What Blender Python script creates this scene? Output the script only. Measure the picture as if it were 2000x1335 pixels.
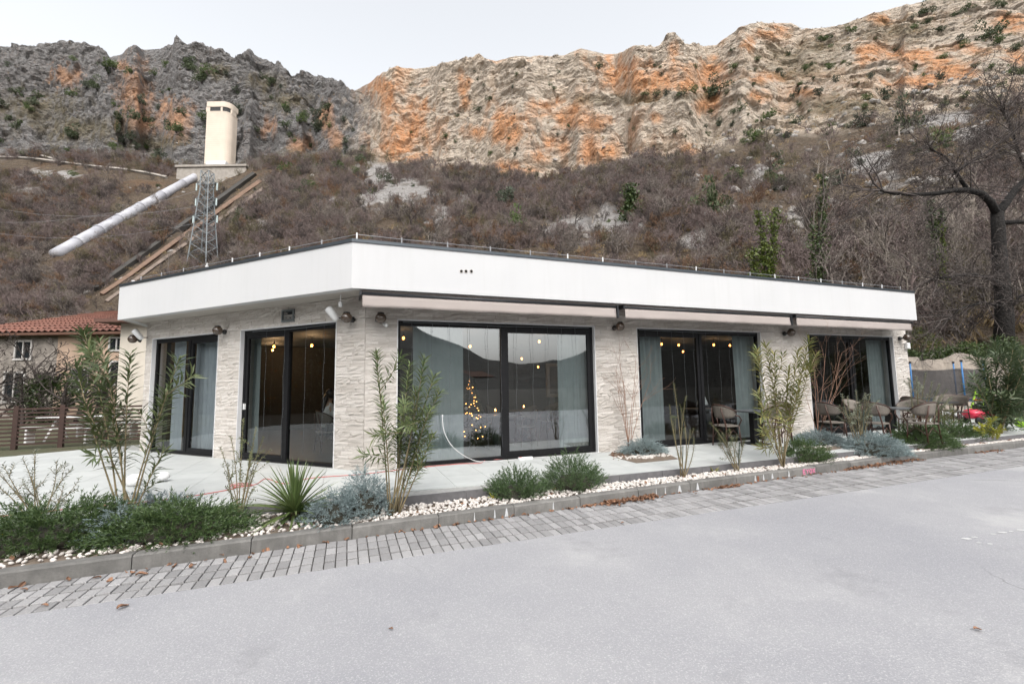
import bpy, math, random
import numpy as np
from mathutils import Vector, Matrix

sc = bpy.context.scene
COL = sc.collection
for o in list(bpy.data.objects):
    bpy.data.objects.remove(o)

# ------------------------------------------------------------------ camera
FPX, PITCH, ROLL, EYE = 862.1, 0.0932, -0.0152, 1.45      # terrace top is z = 0
cam_d = bpy.data.cameras.new('camera')
cam = bpy.data.objects.new('camera', cam_d)
COL.objects.link(cam)
cam_d.sensor_width = 36.0
cam_d.lens = 36.0 * FPX / 2000.0
cam_d.clip_start = 0.05
cam_d.clip_end = 4000
cam.matrix_world = (Matrix.Translation((0, 0, EYE)) @ Matrix.Rotation(math.pi / 2 + PITCH, 4, 'X')
                    @ Matrix.Rotation(ROLL, 4, 'Z'))
sc.camera = cam

# ------------------------------------------------------------------ sky, sun, exposure
SUN_EL, SUN_AZ = math.radians(50), math.radians(172)      # azimuth clockwise from +Y: light from behind the viewer
w = bpy.data.worlds.new('World')
sc.world = w
w.use_nodes = True
nt = w.node_tree
bg = nt.nodes['Background']
sky = nt.nodes.new('ShaderNodeTexSky')
sky.sky_type = 'NISHITA'
sky.sun_disc = False
sky.sun_elevation = SUN_EL
sky.sun_rotation = SUN_AZ
sky.air_density = 1.6
sky.dust_density = 4.5
sky.ozone_density = 1.5
hs = nt.nodes.new('ShaderNodeHueSaturation')
hs.inputs['Saturation'].default_value = 0.16
nt.links.new(sky.outputs[0], hs.inputs['Color'])
nt.links.new(hs.outputs[0], bg.inputs[0])
bg.inputs[1].default_value = 0.15

sun_d = bpy.data.lights.new('sun', 'SUN')
sun_d.energy = 0.5
sun_d.angle = math.radians(35)
sun_d.color = (1.0, 0.94, 0.86)
sun = bpy.data.objects.new('sun', sun_d)
COL.objects.link(sun)
sdir = Vector((math.sin(SUN_AZ) * math.cos(SUN_EL), math.cos(SUN_AZ) * math.cos(SUN_EL), math.sin(SUN_EL)))
sun.rotation_euler = sdir.to_track_quat('Z', 'Y').to_euler()
sun.location = (0, -20, 60)

sc.view_settings.view_transform = 'Standard'
sc.view_settings.look = 'None'
sc.view_settings.exposure = 1.12
sc.view_settings.gamma = 1.0
sc.render.engine = 'CYCLES'
sc.cycles.max_bounces = 8
sc.cycles.transparent_max_bounces = 24
sc.cycles.caustics_reflective = False
sc.cycles.caustics_refractive = False

# ------------------------------------------------------------------ where a photo point lies in the place
def ray(px, py):
    x, y = px - 1000, py - 667.5
    c, s = math.cos(ROLL), math.sin(ROLL)
    x, y = x * c + y * s, -x * s + y * c
    cp, sp = math.cos(PITCH), math.sin(PITCH)
    return np.array([x / FPX, cp + (y / FPX) * sp, sp - (y / FPX) * cp])
def gp(px, py, z=0.0):                      # on a level surface of height z
    r = ray(px, py); t = (z - EYE) / r[2]
    return np.array([r[0] * t, r[1] * t, z])
def dp(px, py, Y):                          # at a depth Y
    r = ray(px, py); t = Y / r[1]
    return np.array([r[0] * t, Y, EYE + r[2] * t])
def topix(P):
    P = np.atleast_2d(P)
    X, Y, Z = P[:, 0], P[:, 1], P[:, 2] - EYE
    cp, sp = math.cos(PITCH), math.sin(PITCH)
    d = np.maximum(Y * cp + Z * sp, 1e-3); u = -Y * sp + Z * cp
    x, y = FPX * X / d, -FPX * u / d
    c, s = math.cos(ROLL), math.sin(ROLL)
    return 1000 + x * c - y * s, 667.5 + x * s + y * c

# ------------------------------------------------------------------ mesh helpers
class MB:
    def __init__(self): self.v = []; self.f = []
    def add(self, vs, fs):
        b = len(self.v); self.v += [tuple(p) for p in vs]; self.f += [tuple(i + b for i in q) for q in fs]
    def hexa(self, p):                      # 4 bottom + 4 top, ccw seen from above
        self.add(p, [(3, 2, 1, 0), (4, 5, 6, 7), (0, 1, 5, 4), (1, 2, 6, 5), (2, 3, 7, 6), (3, 0, 4, 7)])
    def box(self, a, b):
        (x0, y0, z0), (x1, y1, z1) = a, b
        self.hexa([(x0, y0, z0), (x1, y0, z0), (x1, y1, z0), (x0, y1, z0), (x0, y0, z1), (x1, y0, z1), (x1, y1, z1), (x0, y1, z1)])
    def prism(self, poly, z0, z1):
        n = len(poly)
        self.add([(p[0], p[1], z0) for p in poly] + [(p[0], p[1], z1) for p in poly],
                 [tuple(range(n - 1, -1, -1)), tuple(range(n, 2 * n))] + [(i, (i + 1) % n, n + (i + 1) % n, n + i) for i in range(n)])
    def tube(self, path, rad, n=6, cap=True, squash=1.0):
        path = [np.array(p, float) for p in path]
        if not hasattr(rad, '__len__'): rad = [rad] * len(path)
        b = len(self.v); up = None
        for i, p in enumerate(path):
            d = path[min(i + 1, len(path) - 1)] - path[max(i - 1, 0)]
            d = d / (np.linalg.norm(d) + 1e-9)
            if up is None:
                up = np.array([0, 0, 1.]) if abs(d[2]) < .9 else np.array([1., 0, 0])
            s = np.cross(d, up); s /= np.linalg.norm(s) + 1e-9; up = np.cross(s, d)
            for k in range(n):
                a = 2 * math.pi * k / n
                self.v.append(tuple(p + rad[i] * (math.cos(a) * s + squash * math.sin(a) * up)))
        for i in range(len(path) - 1):
            for k in range(n):
                a, c = b + i * n + k, b + i * n + (k + 1) % n
                self.f.append((a, c, c + n, a + n))
        if cap:
            self.f.append(tuple(b + k for k in range(n - 1, -1, -1)))
            e = b + (len(path) - 1) * n
            self.f.append(tuple(e + k for k in range(n)))
    def lathe(self, prof, c=(0, 0, 0), n=16, axis=None):     # profile (r, z)
        b = len(self.v)
        M = np.eye(3) if axis is None else np.array(Vector(axis).to_track_quat('Z', 'Y').to_matrix())
        for r, z in prof:
            for k in range(n):
                a = 2 * math.pi * k / n
                self.v.append(tuple(np.array(c) + M @ np.array([r * math.cos(a), r * math.sin(a), z])))
        for i in range(len(prof) - 1):
            for k in range(n):
                a, d = b + i * n + k, b + i * n + (k + 1) % n
                self.f.append((a, d, d + n, a + n))
        self.f.append(tuple(b + k for k in range(n - 1, -1, -1)))
        e = b + (len(prof) - 1) * n
        self.f.append(tuple(e + k for k in range(n)))
    def ball(self, c, r, n=10, m=6, sq=(1, 1, 1)):
        b = len(self.v)
        self.lathe([(max(1e-4, r * math.sin(math.pi * i / m)), -r * math.cos(math.pi * i / m)) for i in range(m + 1)], (0, 0, 0), n)
        for i in range(b, len(self.v)):
            q = self.v[i]; self.v[i] = (c[0] + q[0] * sq[0], c[1] + q[1] * sq[1], c[2] + q[2] * sq[2])

def npmesh(name, V, F):
    V = np.asarray(V, np.float32); F = np.asarray(F, np.int32)
    me = bpy.data.meshes.new(name)
    me.vertices.add(len(V)); me.vertices.foreach_set('co', V.ravel())
    k = F.shape[1]
    me.loops.add(F.size); me.loops.foreach_set('vertex_index', F.ravel())
    me.polygons.add(len(F)); me.polygons.foreach_set('loop_start', np.arange(len(F), dtype=np.int32) * k)
    me.update(calc_edges=True)
    return me

def props(o, label=None, cat=None, group=None, kind=None):
    if label: o['label'] = label
    if cat: o['category'] = cat
    if group: o['group'] = group
    if kind: o['kind'] = kind
    return o
def link(name, me, mat=None, parent=None, loc=None, smooth=False):
    o = bpy.data.objects.new(name, me); COL.objects.link(o)
    if me is not None:
        if mat is not None and len(me.materials) == 0: me.materials.append(mat)
        if smooth: me.polygons.foreach_set('use_smooth', [True] * len(me.polygons))
    if parent is not None: o.parent = parent
    if loc is not None: o.location = loc
    return o
def obj(name, mb, mat, parent=None, loc=None, smooth=False):
    """mesh built in world coordinates; its origin becomes loc (or the parent's place)"""
    o0 = np.zeros(3)
    if parent is not None:
        q = parent
        while q is not None: o0 = o0 + np.array(q.location); q = q.parent
    elif loc is not None: o0 = np.array(loc, float)
    me = bpy.data.meshes.new(name)
    V = np.array(mb.v) - o0
    me.from_pydata([tuple(p) for p in V], [], mb.f); me.update()
    return link(name, me, mat, parent, None if parent is not None else tuple(o0), smooth)
def thing(name, label, cat, loc=(0, 0, 0), group=None, rz=0):
    o = bpy.data.objects.new(name, None); COL.objects.link(o)
    o.empty_display_size = .1
    o.location = loc; o.rotation_euler = (0, 0, rz)
    return props(o, label, cat, group)
def dup(root, loc, rz=0, label=None, group=None, scale=None):
    r = root.copy(); COL.objects.link(r); r.location = loc; r.rotation_euler = (0, 0, rz)
    if scale is not None: r.scale = scale if hasattr(scale, '__len__') else (scale,) * 3
    if label: r['label'] = label
    if group: r['group'] = group
    for ch in list(root.children):
        c = ch.copy(); COL.objects.link(c); c.parent = r
        for g in list(ch.children):
            e = g.copy(); COL.objects.link(e); e.parent = c
    return r

# ------------------------------------------------------------------ materials
def lin(c):
    return tuple((x / 12.92 if x <= .04045 else ((x + .055) / 1.055) ** 2.4) for x in c)
MATS = {}
def nodes(name):
    m = bpy.data.materials.new(name); m.use_nodes = True
    t = m.node_tree
    return m, t, t.nodes['Principled BSDF']
def N(t, kind, **kw):
    n = t.nodes.new('ShaderNode' + kind)
    for k, v in kw.items():
        if k in n.inputs: n.inputs[k].default_value = v
        else: setattr(n, k, v)
    return n
def mixc(t, fac, a, b, mode='MIX'):
    n = t.nodes.new('ShaderNodeMix'); n.data_type = 'RGBA'; n.blend_type = mode
    for sock, v in ((n.inputs[0], fac), (n.inputs[6], a), (n.inputs[7], b)):
        if hasattr(v, 'links') or hasattr(v, 'is_linked'): t.links.new(v, sock)
        elif hasattr(v, '__len__'): sock.default_value = (*v[:3], 1)
        else: sock.default_value = v
    return n.outputs[2]
def ramp(t, src, p0, p1, c0=(0, 0, 0), c1=(1, 1, 1)):
    n = t.nodes.new('ShaderNodeValToRGB'); e = n.color_ramp.elements
    e[0].position, e[1].position = p0, p1
    e[0].color, e[1].color = (*c0, 1), (*c1, 1)
    t.links.new(src, n.inputs[0]); return n.outputs[0]
def math_(t, op, a, b=0.0):
    n = t.nodes.new('ShaderNodeMath'); n.operation = op
    for i, v in enumerate((a, b)):
        if hasattr(v, 'is_linked'): t.links.new(v, n.inputs[i])
        else: n.inputs[i].default_value = v
    return n.outputs[0]
def noise(t, scale, detail=3, rough=.55, coord='Object', stretch=None):
    tc = N(t, 'TexCoord'); src = tc.outputs[coord]
    if coord == 'World':
        pass
    if stretch:
        mp = N(t, 'Mapping'); mp.inputs['Scale'].default_value = stretch
        t.links.new(src, mp.inputs[0]); src = mp.outputs[0]
    n = N(t, 'TexNoise', Scale=scale, Detail=detail, Roughness=rough)
    t.links.new(src, n.inputs['Vector']); return n.outputs[0]
def bump(t, b, h, strength=.3, dist=.02):
    n = N(t, 'Bump', Strength=strength, Distance=dist)
    t.links.new(h, n.inputs['Height']); t.links.new(n.outputs[0], b.inputs['Normal'])
    return n
def pm(name, c1, c2=None, scale=6, rough=.6, metal=0, bmp=0, bscale=60, bdist=.01, isl=0, objr=0, spec=.5, detail=3, lo=.3, hi=.7):
    """c1/c2 real surface colours mixed by noise; isl/objr vary the value per mesh island / per object"""
    if name in MATS: return MATS[name]
    m, t, b = nodes(name)
    b.inputs['Roughness'].default_value = rough; b.inputs['Metallic'].default_value = metal
    b.inputs['Specular IOR Level'].default_value = spec
    if c2 is None: c2 = tuple(x * .82 for x in c1)
    col = mixc(t, ramp(t, noise(t, scale, detail), lo, hi), c1, c2)
    if isl or objr:
        g = N(t, 'NewGeometry'); oi = N(t, 'ObjectInfo')
        r = math_(t, 'FRACT', math_(t, 'ADD', g.outputs['Random Per Island'], oi.outputs['Random']))
        a = max(isl, objr)
        v = math_(t, 'ADD', math_(t, 'MULTIPLY', r, 2 * a), 1 - a)
        hsv = N(t, 'HueSaturation'); t.links.new(col, hsv.inputs['Color']); t.links.new(v, hsv.inputs['Value'])
        col = hsv.outputs[0]
    t.links.new(col, b.inputs['Base Color'])
    if bmp: bump(t, b, noise(t, bscale, 4), bmp, bdist)
    MATS[name] = m
    return m
def leafmat(name, c1, c2, rough=.5, trans=.25, var=.25):
    if name in MATS: return MATS[name]
    m, t, b = nodes(name)
    g = N(t, 'NewGeometry'); oi = N(t, 'ObjectInfo')
    r = math_(t, 'FRACT', math_(t, 'ADD', g.outputs['Random Per Island'], oi.outputs['Random']))
    col = mixc(t, r, c1, c2)
    hsv = N(t, 'HueSaturation'); t.links.new(col, hsv.inputs['Color'])
    t.links.new(math_(t, 'ADD', math_(t, 'MULTIPLY', oi.outputs['Random'], 2 * var), 1 - var), hsv.inputs['Value'])
    col = hsv.outputs[0]
    t.links.new(col, b.inputs['Base Color'])
    b.inputs['Roughness'].default_value = rough
    tr = N(t, 'BsdfTranslucent'); t.links.new(col, tr.inputs[0])
    mx = N(t, 'MixShader'); mx.inputs[0].default_value = trans
    t.links.new(b.outputs[0], mx.inputs[1]); t.links.new(tr.outputs[0], mx.inputs[2])
    t.links.new(mx.outputs[0], t.nodes['Material Output'].inputs[0])
    MATS[name] = m
    return m
def emit(name, c, s):
    if name in MATS: return MATS[name]
    m, t, b = nodes(name)
    b.inputs['Base Color'].default_value = (*c, 1)
    b.inputs['Emission Color'].default_value = (*c, 1); b.inputs['Emission Strength'].default_value = s
    MATS[name] = m
    return m
def glassmat(name, base, tint):
    m, t, b = nodes(name)
    t.nodes.remove(b)
    tr = N(t, 'BsdfTransparent'); tr.inputs[0].default_value = (*tint, 1)
    gl = N(t, 'BsdfGlossy'); gl.inputs['Roughness'].default_value = 0.0
    gl.inputs[0].default_value = (.93, .97, 1, 1)
    nz = noise(t, 1.3, 2)
    bp_ = N(t, 'Bump', Strength=.02, Distance=.02); t.links.new(nz, bp_.inputs['Height']); t.links.new(bp_.outputs[0], gl.inputs['Normal'])
    lw = N(t, 'LayerWeight', Blend=.35)
    fac = math_(t, 'ADD', math_(t, 'MULTIPLY', lw.outputs['Fresnel'], .55), base)
    mx = N(t, 'MixShader')
    t.links.new(fac, mx.inputs[0]); t.links.new(tr.outputs[0], mx.inputs[1]); t.links.new(gl.outputs[0], mx.inputs[2])
    t.links.new(mx.outputs[0], t.nodes['Material Output'].inputs[0])
    return m

# ------------------------------------------------------------------ numpy noise
def hash3(i, j, k, seed):
    h = (i.astype(np.uint32) * np.uint32(374761393) + j.astype(np.uint32) * np.uint32(668265263)
         + k.astype(np.uint32) * np.uint32(2246822519) + np.uint32(seed * 3266489 + 17))
    h = (h ^ (h >> np.uint32(13))) * np.uint32(1274126177)
    h = h ^ (h >> np.uint32(16))
    return (h & np.uint32(0xffffff)).astype(np.float32) / 16777215.0
def vnoise(P, seed=0):
    i = np.floor(P).astype(np.int64); f = (P - i).astype(np.float32); f = f * f * f * (f * (f * 6 - 15) + 10)
    o = 0
    for a in (0, 1):
        wx = f[:, 0] if a else 1 - f[:, 0]
        for b in (0, 1):
            wy = f[:, 1] if b else 1 - f[:, 1]
            for c in (0, 1):
                wz = f[:, 2] if c else 1 - f[:, 2]
                o = o + wx * wy * wz * hash3(i[:, 0] + a, i[:, 1] + b, i[:, 2] + c, seed)
    return o * 2 - 1
def fbm(P, oct=4, seed=0, gain=.5, ridged=False):
    a, s, o, q = 1., 0., 0., np.array(P, float)
    for k in range(oct):
        n = vnoise(q, seed + k * 7)
        if ridged: n = 1 - 2 * np.abs(n)
        o = o + a * n; s += a; a *= gain; q = q * 2.03 + 11.7
    return o / s

def worley(P, seed=0):
    """value of the nearest random cell and its distance: blocky, fractured rock"""
    i0 = np.floor(P).astype(np.int64); best = np.full(len(P), 9.0, np.float32); val = np.zeros(len(P), np.float32)
    for a in (-1, 0, 1):
        for b in (-1, 0, 1):
            for c in (-1, 0, 1):
                i, j, k = i0[:, 0] + a, i0[:, 1] + b, i0[:, 2] + c
                d = (i + hash3(i, j, k, seed) - P[:, 0]) ** 2 + (j + hash3(i, j, k, seed + 1) - P[:, 1]) ** 2 + (k + hash3(i, j, k, seed + 2) - P[:, 2]) ** 2
                m = d < best; best = np.where(m, d, best); val = np.where(m, hash3(i, j, k, seed + 3), val)
    return val * 2 - 1, np.sqrt(best)
# ------------------------------------------------------------------ growth helpers
def nrm(a):
    a = np.asarray(a, float)
    return a / (np.linalg.norm(a, axis=-1, keepdims=True) + 1e-9)
def frusta(A, B, RA, RB, n):
    A, B, RA, RB = map(lambda x: np.asarray(x, float), (A, B, RA, RB))
    D = nrm(B - A); ref = np.where(np.abs(D[:, 2:3]) < .9, np.array([[0, 0, 1.]]), np.array([[1., 0, 0]]))
    S = nrm(np.cross(D, ref)); U = np.cross(S, D)
    m = len(A)
    if n == 2:
        ph = np.random.RandomState(m).rand(m, 1) * 6.28
        S = np.cos(ph) * S + np.sin(ph) * U
        V = np.stack([A - S * RA[:, None], A + S * RA[:, None], B + S * RB[:, None], B - S * RB[:, None]], 1).reshape(-1, 3)
        b = np.arange(m)[:, None] * 4
        return V, np.concatenate([b + np.array([[0, 1, 2]]), b + np.array([[0, 2, 3]])])
    ang = np.arange(n) * 2 * math.pi / n
    C = np.cos(ang)[None, :, None] * S[:, None, :] + np.sin(ang)[None, :, None] * U[:, None, :]
    V = np.concatenate([A[:, None] + C * RA[:, None, None], B[:, None] + C * RB[:, None, None]], 1).reshape(-1, 3)
    b = np.arange(m)[:, None] * 2 * n
    F = []
    for k in range(n):
        k2 = (k + 1) % n
        F += [b + np.array([[k, k2, n + k2]]), b + np.array([[k, n + k2, n + k]])]
    return V, np.concatenate(F)
def join(*VF):
    V, F, o = [], [], 0
    for v, f in VF:
        if len(v) == 0: continue
        V.append(v); F.append(f + o); o += len(v)
    return np.concatenate(V), np.concatenate(F)
def leaves(P, D, Nn, L, W, fold=.25):
    """lance-shaped leaves: 4 triangles each. P base, D direction, Nn face normal"""
    P, D = np.asarray(P, float), nrm(D)
    Nn = nrm(Nn - (Nn * D).sum(1, keepdims=True) * D); S = np.cross(D, Nn)
    L = np.broadcast_to(L, len(P))[:, None]; W = np.broadcast_to(W, len(P))[:, None]
    mid = P + D * L * .45
    V = np.stack([P, mid + S * W * .5 + Nn * W * fold, mid, mid - S * W * .5 + Nn * W * fold, P + D * L - Nn * L * .08], 1).reshape(-1, 3)
    b = np.arange(len(P))[:, None] * 5
    F = np.concatenate([b + np.array([q]) for q in ((0, 2, 1), (0, 3, 2), (1, 2, 4), (2, 3, 4))])
    return V, F
def grow(rng, p, d, L, r, lev, mx, out, P):
    ns = P['nseg'][lev]; p = np.array(p, float); d = nrm(d); r0 = r
    pts = []
    for i in range(ns):
        d = nrm(d + rng.normal(0, P['wig'][lev], 3) + np.array([0, 0, P['up'][lev]]))
        q = p + d * L / ns
        r1 = r0 * (1 - (1 - P['taper']) * (i + 1) / ns)
        out.append((p, q, r, r1, lev)); p, r = q, r1
        pts.append((q, d, r1, (i + 1) / ns))
    if lev < mx:
        nc = P['nch'][lev]
        for c in range(nc):
            f = P['start'][lev] + (1 - P['start'][lev]) * (c + rng.rand()) / nc
            q, dd, rr, _ = pts[min(ns - 1, int(f * ns))]
            ax = nrm(np.cross(dd, rng.normal(0, 1, 3)))
            a = math.radians(P['ang'][lev]) * rng.uniform(.7, 1.3)
            cd = dd * math.cos(a) + ax * math.sin(a)
            grow(rng, q, cd, L * P['ratio'][lev] * rng.uniform(.7, 1.2) * (1.15 - .4 * f), min(rr * .8, r0 * P['rr'][lev]), lev + 1, mx, out, P)
def segmesh(out, sides=(6, 5, 3, 2, 2, 2), minr=0.0):
    parts = []
    for lv in sorted(set(s[4] for s in out)):
        S = [s for s in out if s[4] == lv]
        parts.append(frusta([s[0] for s in S], [s[1] for s in S], [max(s[2], minr) for s in S], [max(s[3], minr * .7) for s in S], sides[lv]))
    return join(*parts)

def scatter(name, pts, rz, scl, protos, label, cat, tilt=None):
    """uncountable stuff: one object, instances placed by geometry nodes"""
    pc = bpy.data.collections.new(name + '_kinds')
    for p in protos: pc.objects.link(p)
    n = len(pts)
    me = bpy.data.meshes.new(name); me.vertices.add(n); me.vertices.foreach_set('co', np.asarray(pts, np.float32).ravel())
    rot = np.zeros((n, 3), np.float32); rot[:, 2] = rz
    if tilt is not None: rot[:, :2] = tilt
    a = me.attributes.new('rot', 'FLOAT_VECTOR', 'POINT'); a.data.foreach_set('vector', rot.ravel())
    a = me.attributes.new('scl', 'FLOAT', 'POINT'); a.data.foreach_set('value', np.asarray(scl, np.float32))
    a = me.attributes.new('idx', 'INT', 'POINT'); a.data.foreach_set('value', np.random.RandomState(n).randint(0, len(protos), n).astype(np.int32))
    o = link(name, me)
    props(o, label, cat, kind='stuff')
    g = bpy.data.node_groups.new(name, 'GeometryNodeTree')
    g.interface.new_socket('Geometry', in_out='INPUT', socket_type='NodeSocketGeometry')
    g.interface.new_socket('Geometry', in_out='OUTPUT', socket_type='NodeSocketGeometry')
    gi, go = g.nodes.new('NodeGroupInput'), g.nodes.new('NodeGroupOutput')
    ci = g.nodes.new('GeometryNodeCollectionInfo'); ci.inputs[0].default_value = pc
    ci.inputs['Separate Children'].default_value = True; ci.inputs['Reset Children'].default_value = True
    ip = g.nodes.new('GeometryNodeInstanceOnPoints'); ip.inputs['Pick Instance'].default_value = True
    def na(nm, ty):
        x = g.nodes.new('GeometryNodeInputNamedAttribute'); x.data_type = ty; x.inputs[0].default_value = nm
        return x.outputs[0]
    er = g.nodes.new('FunctionNodeEulerToRotation')
    g.links.new(na('rot', 'FLOAT_VECTOR'), er.inputs[0])
    g.links.new(gi.outputs[0], ip.inputs['Points']); g.links.new(ci.outputs[0], ip.inputs['Instance'])
    g.links.new(na('idx', 'INT'), ip.inputs['Instance Index']); g.links.new(er.outputs[0], ip.inputs['Rotation'])
    g.links.new(na('scl', 'FLOAT'), ip.inputs['Scale'])
    g.links.new(ip.outputs[0], go.inputs[0])
    md = o.modifiers.new('scatter', 'NODES'); md.node_group = g
    return o
def proto(name, VF, mat):
    me = npmesh(name, *VF); me.materials.append(mat)
    return bpy.data.objects.new(name, me)
# ================================================================== THE PLACE: frames of the building
AR, AL = 1.2143, 1.1408
dR = np.array([math.sin(AR), math.cos(AR)]); nR = np.array([-dR[1], dR[0]])       # along the front, and into it
dL = np.array([-math.sin(AL), math.cos(AL)]); nL = np.array([dL[1], -dL[0]])
WC = np.array([-2.564, 7.688])                                                    # wall corner
def FR(s, p, z):
    q = WC + dR * s - nR * p; return (q[0], q[1], z)
def LF(s, p, z):
    q = WC + dL * s - nL * p; return (q[0], q[1], z)
def s_of(px, py, fr='R', p=0.0):                                                  # place along a facade
    r = ray(px, py)[:2]; n, d = (nR, dR) if fr == 'R' else (nL, dL)
    t = ((WC - n * p) @ n) / (r @ n); return float((r * t - WC + n * p) @ d)
def fbox(mb, fr, s0, s1, p0, p1, z0, z1):
    q = [fr(s0, p1, z0), fr(s1, p1, z0), fr(s1, p0, z0), fr(s0, p0, z0)]
    area = sum(q[i][0] * q[(i + 1) % 4][1] - q[(i + 1) % 4][0] * q[i][1] for i in range(4))
    if area < 0: q = q[::-1]
    mb.hexa(q + [(a[0], a[1], z1) for a in q])

rng = np.random.RandomState(7)

# ================================================================== GROUND
ZR = -0.225
def asphalt():
    m, t, b = nodes('asphalt')
    big = ramp(t, noise(t, .3, 6, .62), .36, .66)
    mid = ramp(t, noise(t, 2.2, 5, .65), .3, .7)
    fine = noise(t, 95, 2, .7)
    vor = N(t, 'TexVoronoi', Scale=70.0); tc = N(t, 'TexCoord'); t.links.new(tc.outputs['Object'], vor.inputs['Vector'])
    c = mixc(t, big, (.228, .229, .246), (.312, .31, .316))
    c = mixc(t, mid, c, mixc(t, .5, c, (.225, .225, .24)))
    c = mixc(t, math_(t, 'MULTIPLY', ramp(t, fine, .52, .72), .55), c, (.48, .475, .47))
    c = mixc(t, math_(t, 'MULTIPLY', ramp(t, vor.outputs['Distance'], .0, .22, (1, 1, 1), (0, 0, 0)), .35), c, (.17, .17, .18))
    dn = N(t, 'TexNoise', Scale=1.1, Detail=5.0); t.links.new(tc.outputs['Object'], dn.inputs['Vector'])
    vm_ = N(t, 'VectorMath', operation='MULTIPLY_ADD'); t.links.new(dn.outputs['Color'], vm_.inputs[0]); vm_.inputs[1].default_value = (.9, .9, .9); t.links.new(tc.outputs['Object'], vm_.inputs[2])
    ck = N(t, 'TexVoronoi', Scale=.23, feature='DISTANCE_TO_EDGE'); t.links.new(vm_.outputs[0], ck.inputs['Vector'])
    crack = math_(t, 'MULTIPLY', ramp(t, ck.outputs['Distance'], .0, .0035, (1, 1, 1), (0, 0, 0)), ramp(t, noise(t, .45, 3), .5, .62))
    c = mixc(t, math_(t, 'MULTIPLY', crack, .5), c, (.10, .10, .105))
    c = mixc(t, math_(t, 'MULTIPLY', ramp(t, noise(t, 1.15, 5, .7), .60, .74), .5), c, (.165, .165, .175))
    c = mixc(t, math_(t, 'MULTIPLY', ramp(t, noise(t, .62, 6, .65), .58, .72), .45), c, (.41, .405, .40))
    t.links.new(c, b.inputs['Base Color']); b.inputs['Roughness'].default_value = .85
    b.inputs['Specular IOR Level'].default_value = .3
    bump(t, b, mixc(t, .5, fine, vor.outputs['Distance']), .55, .006)
    return m
gm = pm('bare earth', (.04, .036, .026), (.028, .025, .018), 1.5, .95, bmp=.5, bscale=20, bdist=.03)
mb = MB(); mb.add([(-700, -700, -.26), (700, -700, -.26), (700, 700, -.26), (-700, 700, -.26)], [(0, 1, 2, 3)])
props(obj('ground', mb, gm), kind='structure')
def kerb_p(s):                                                                    # kerb face, distance out from the front wall
    return 2.74 - .038 * max(min(s, 10), -6) - .012 * max(0, s - 10) * 0
PAVE = 3.53
mb = MB(); q = [FR(-60, PAVE - .004, 0), FR(70, PAVE - .004, 0), FR(70, 16, 0), FR(-60, 16, 0)]
mb.add([(a[0], a[1], ZR) for a in q], [(3, 2, 1, 0)])
road = props(obj('road', mb, asphalt()), kind='structure')
# white paint remnants on the road
wp = pm('worn road paint', (.52, .52, .52), (.38, .38, .38), 30, .7)
mb = MB()
for px, py, l in ((1888, 1051, .16), (1903, 1048, .1), (1940, 1042, .09), (1958, 1039, .14), (1975, 1037, .07), (1993, 1034, .12), (1912, 1059, .07), (1934, 1061, .08)):
    c = gp(px, py, ZR + .004); n = 7
    l *= .62; mb.add([(c[0] + l * .5 * math.cos(k * 6.283 / n) * (1 + .4 * rng.rand()), c[1] + l * .22 * math.sin(k * 6.283 / n) * (1 + .5 * rng.rand()), c[2]) for k in range(n)], [tuple(range(n))])
obj('paint_mark', mb, wp, road)

# ---- pavers between kerb and road
pav = pm('concrete paver', (.275, .27, .27), (.205, .20, .203), 9, .9, bmp=.35, bscale=90, bdist=.004, isl=.22, objr=.22)
joint = pm('joint dirt', (.035, .032, .03), (.055, .05, .045), 30, .95)
pv = thing('pavement', None, None, FR(0, 3, ZR)); props(pv, kind='structure')
mb = MB(); NS = 70
for k in range(NS):
    s0, s1 = -8 + k * .45, -8 + (k + 1) * .45
    mb.hexa([FR(s0, PAVE, -.258), FR(s1, PAVE, -.258), FR(s1, kerb_p(s1), -.258), FR(s0, kerb_p(s0), -.258),
             FR(s0, PAVE, -.241), FR(s1, PAVE, -.241), FR(s1, kerb_p(s1), -.241), FR(s0, kerb_p(s0), -.241)])
obj('joint_bed', mb, joint, pv)
um = MB(); e = .009
um.add([(-.5, -.5, -.03), (.5, -.5, -.03), (.5, .5, -.03), (-.5, .5, -.03), (-.5, -.5, -.004), (.5, -.5, -.004), (.5, .5, -.004), (-.5, .5, -.004),
        (-.46, -.475, 0), (.46, -.475, 0), (.46, .475, 0), (-.46, .475, 0)],
       [(0, 1, 5, 4), (1, 2, 6, 5), (2, 3, 7, 6), (3, 0, 4, 7), (4, 5, 9, 8), (5, 6, 10, 9), (6, 7, 11, 10), (7, 4, 8, 11), (8, 9, 10, 11)])
pme = bpy.data.meshes.new('paver'); pme.from_pydata(um.v, [], um.f); pme.materials.append(pav)
cells = []
sw = .102
for k in range(-70, 220):
    s = k * sw; a, b = kerb_p(s), PAVE
    for r in range(4):
        p0, p1 = a + (b - a) * r / 4, a + (b - a) * (r + 1) / 4
        cells.append((np.hypot(*(FR(s, (p0 + p1) / 2, 0)[:2])), s, (p0 + p1) / 2, p1 - p0))
cells.sort()
rest = MB(); ang = math.atan2(dR[1], dR[0])
shown = 0
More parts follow.
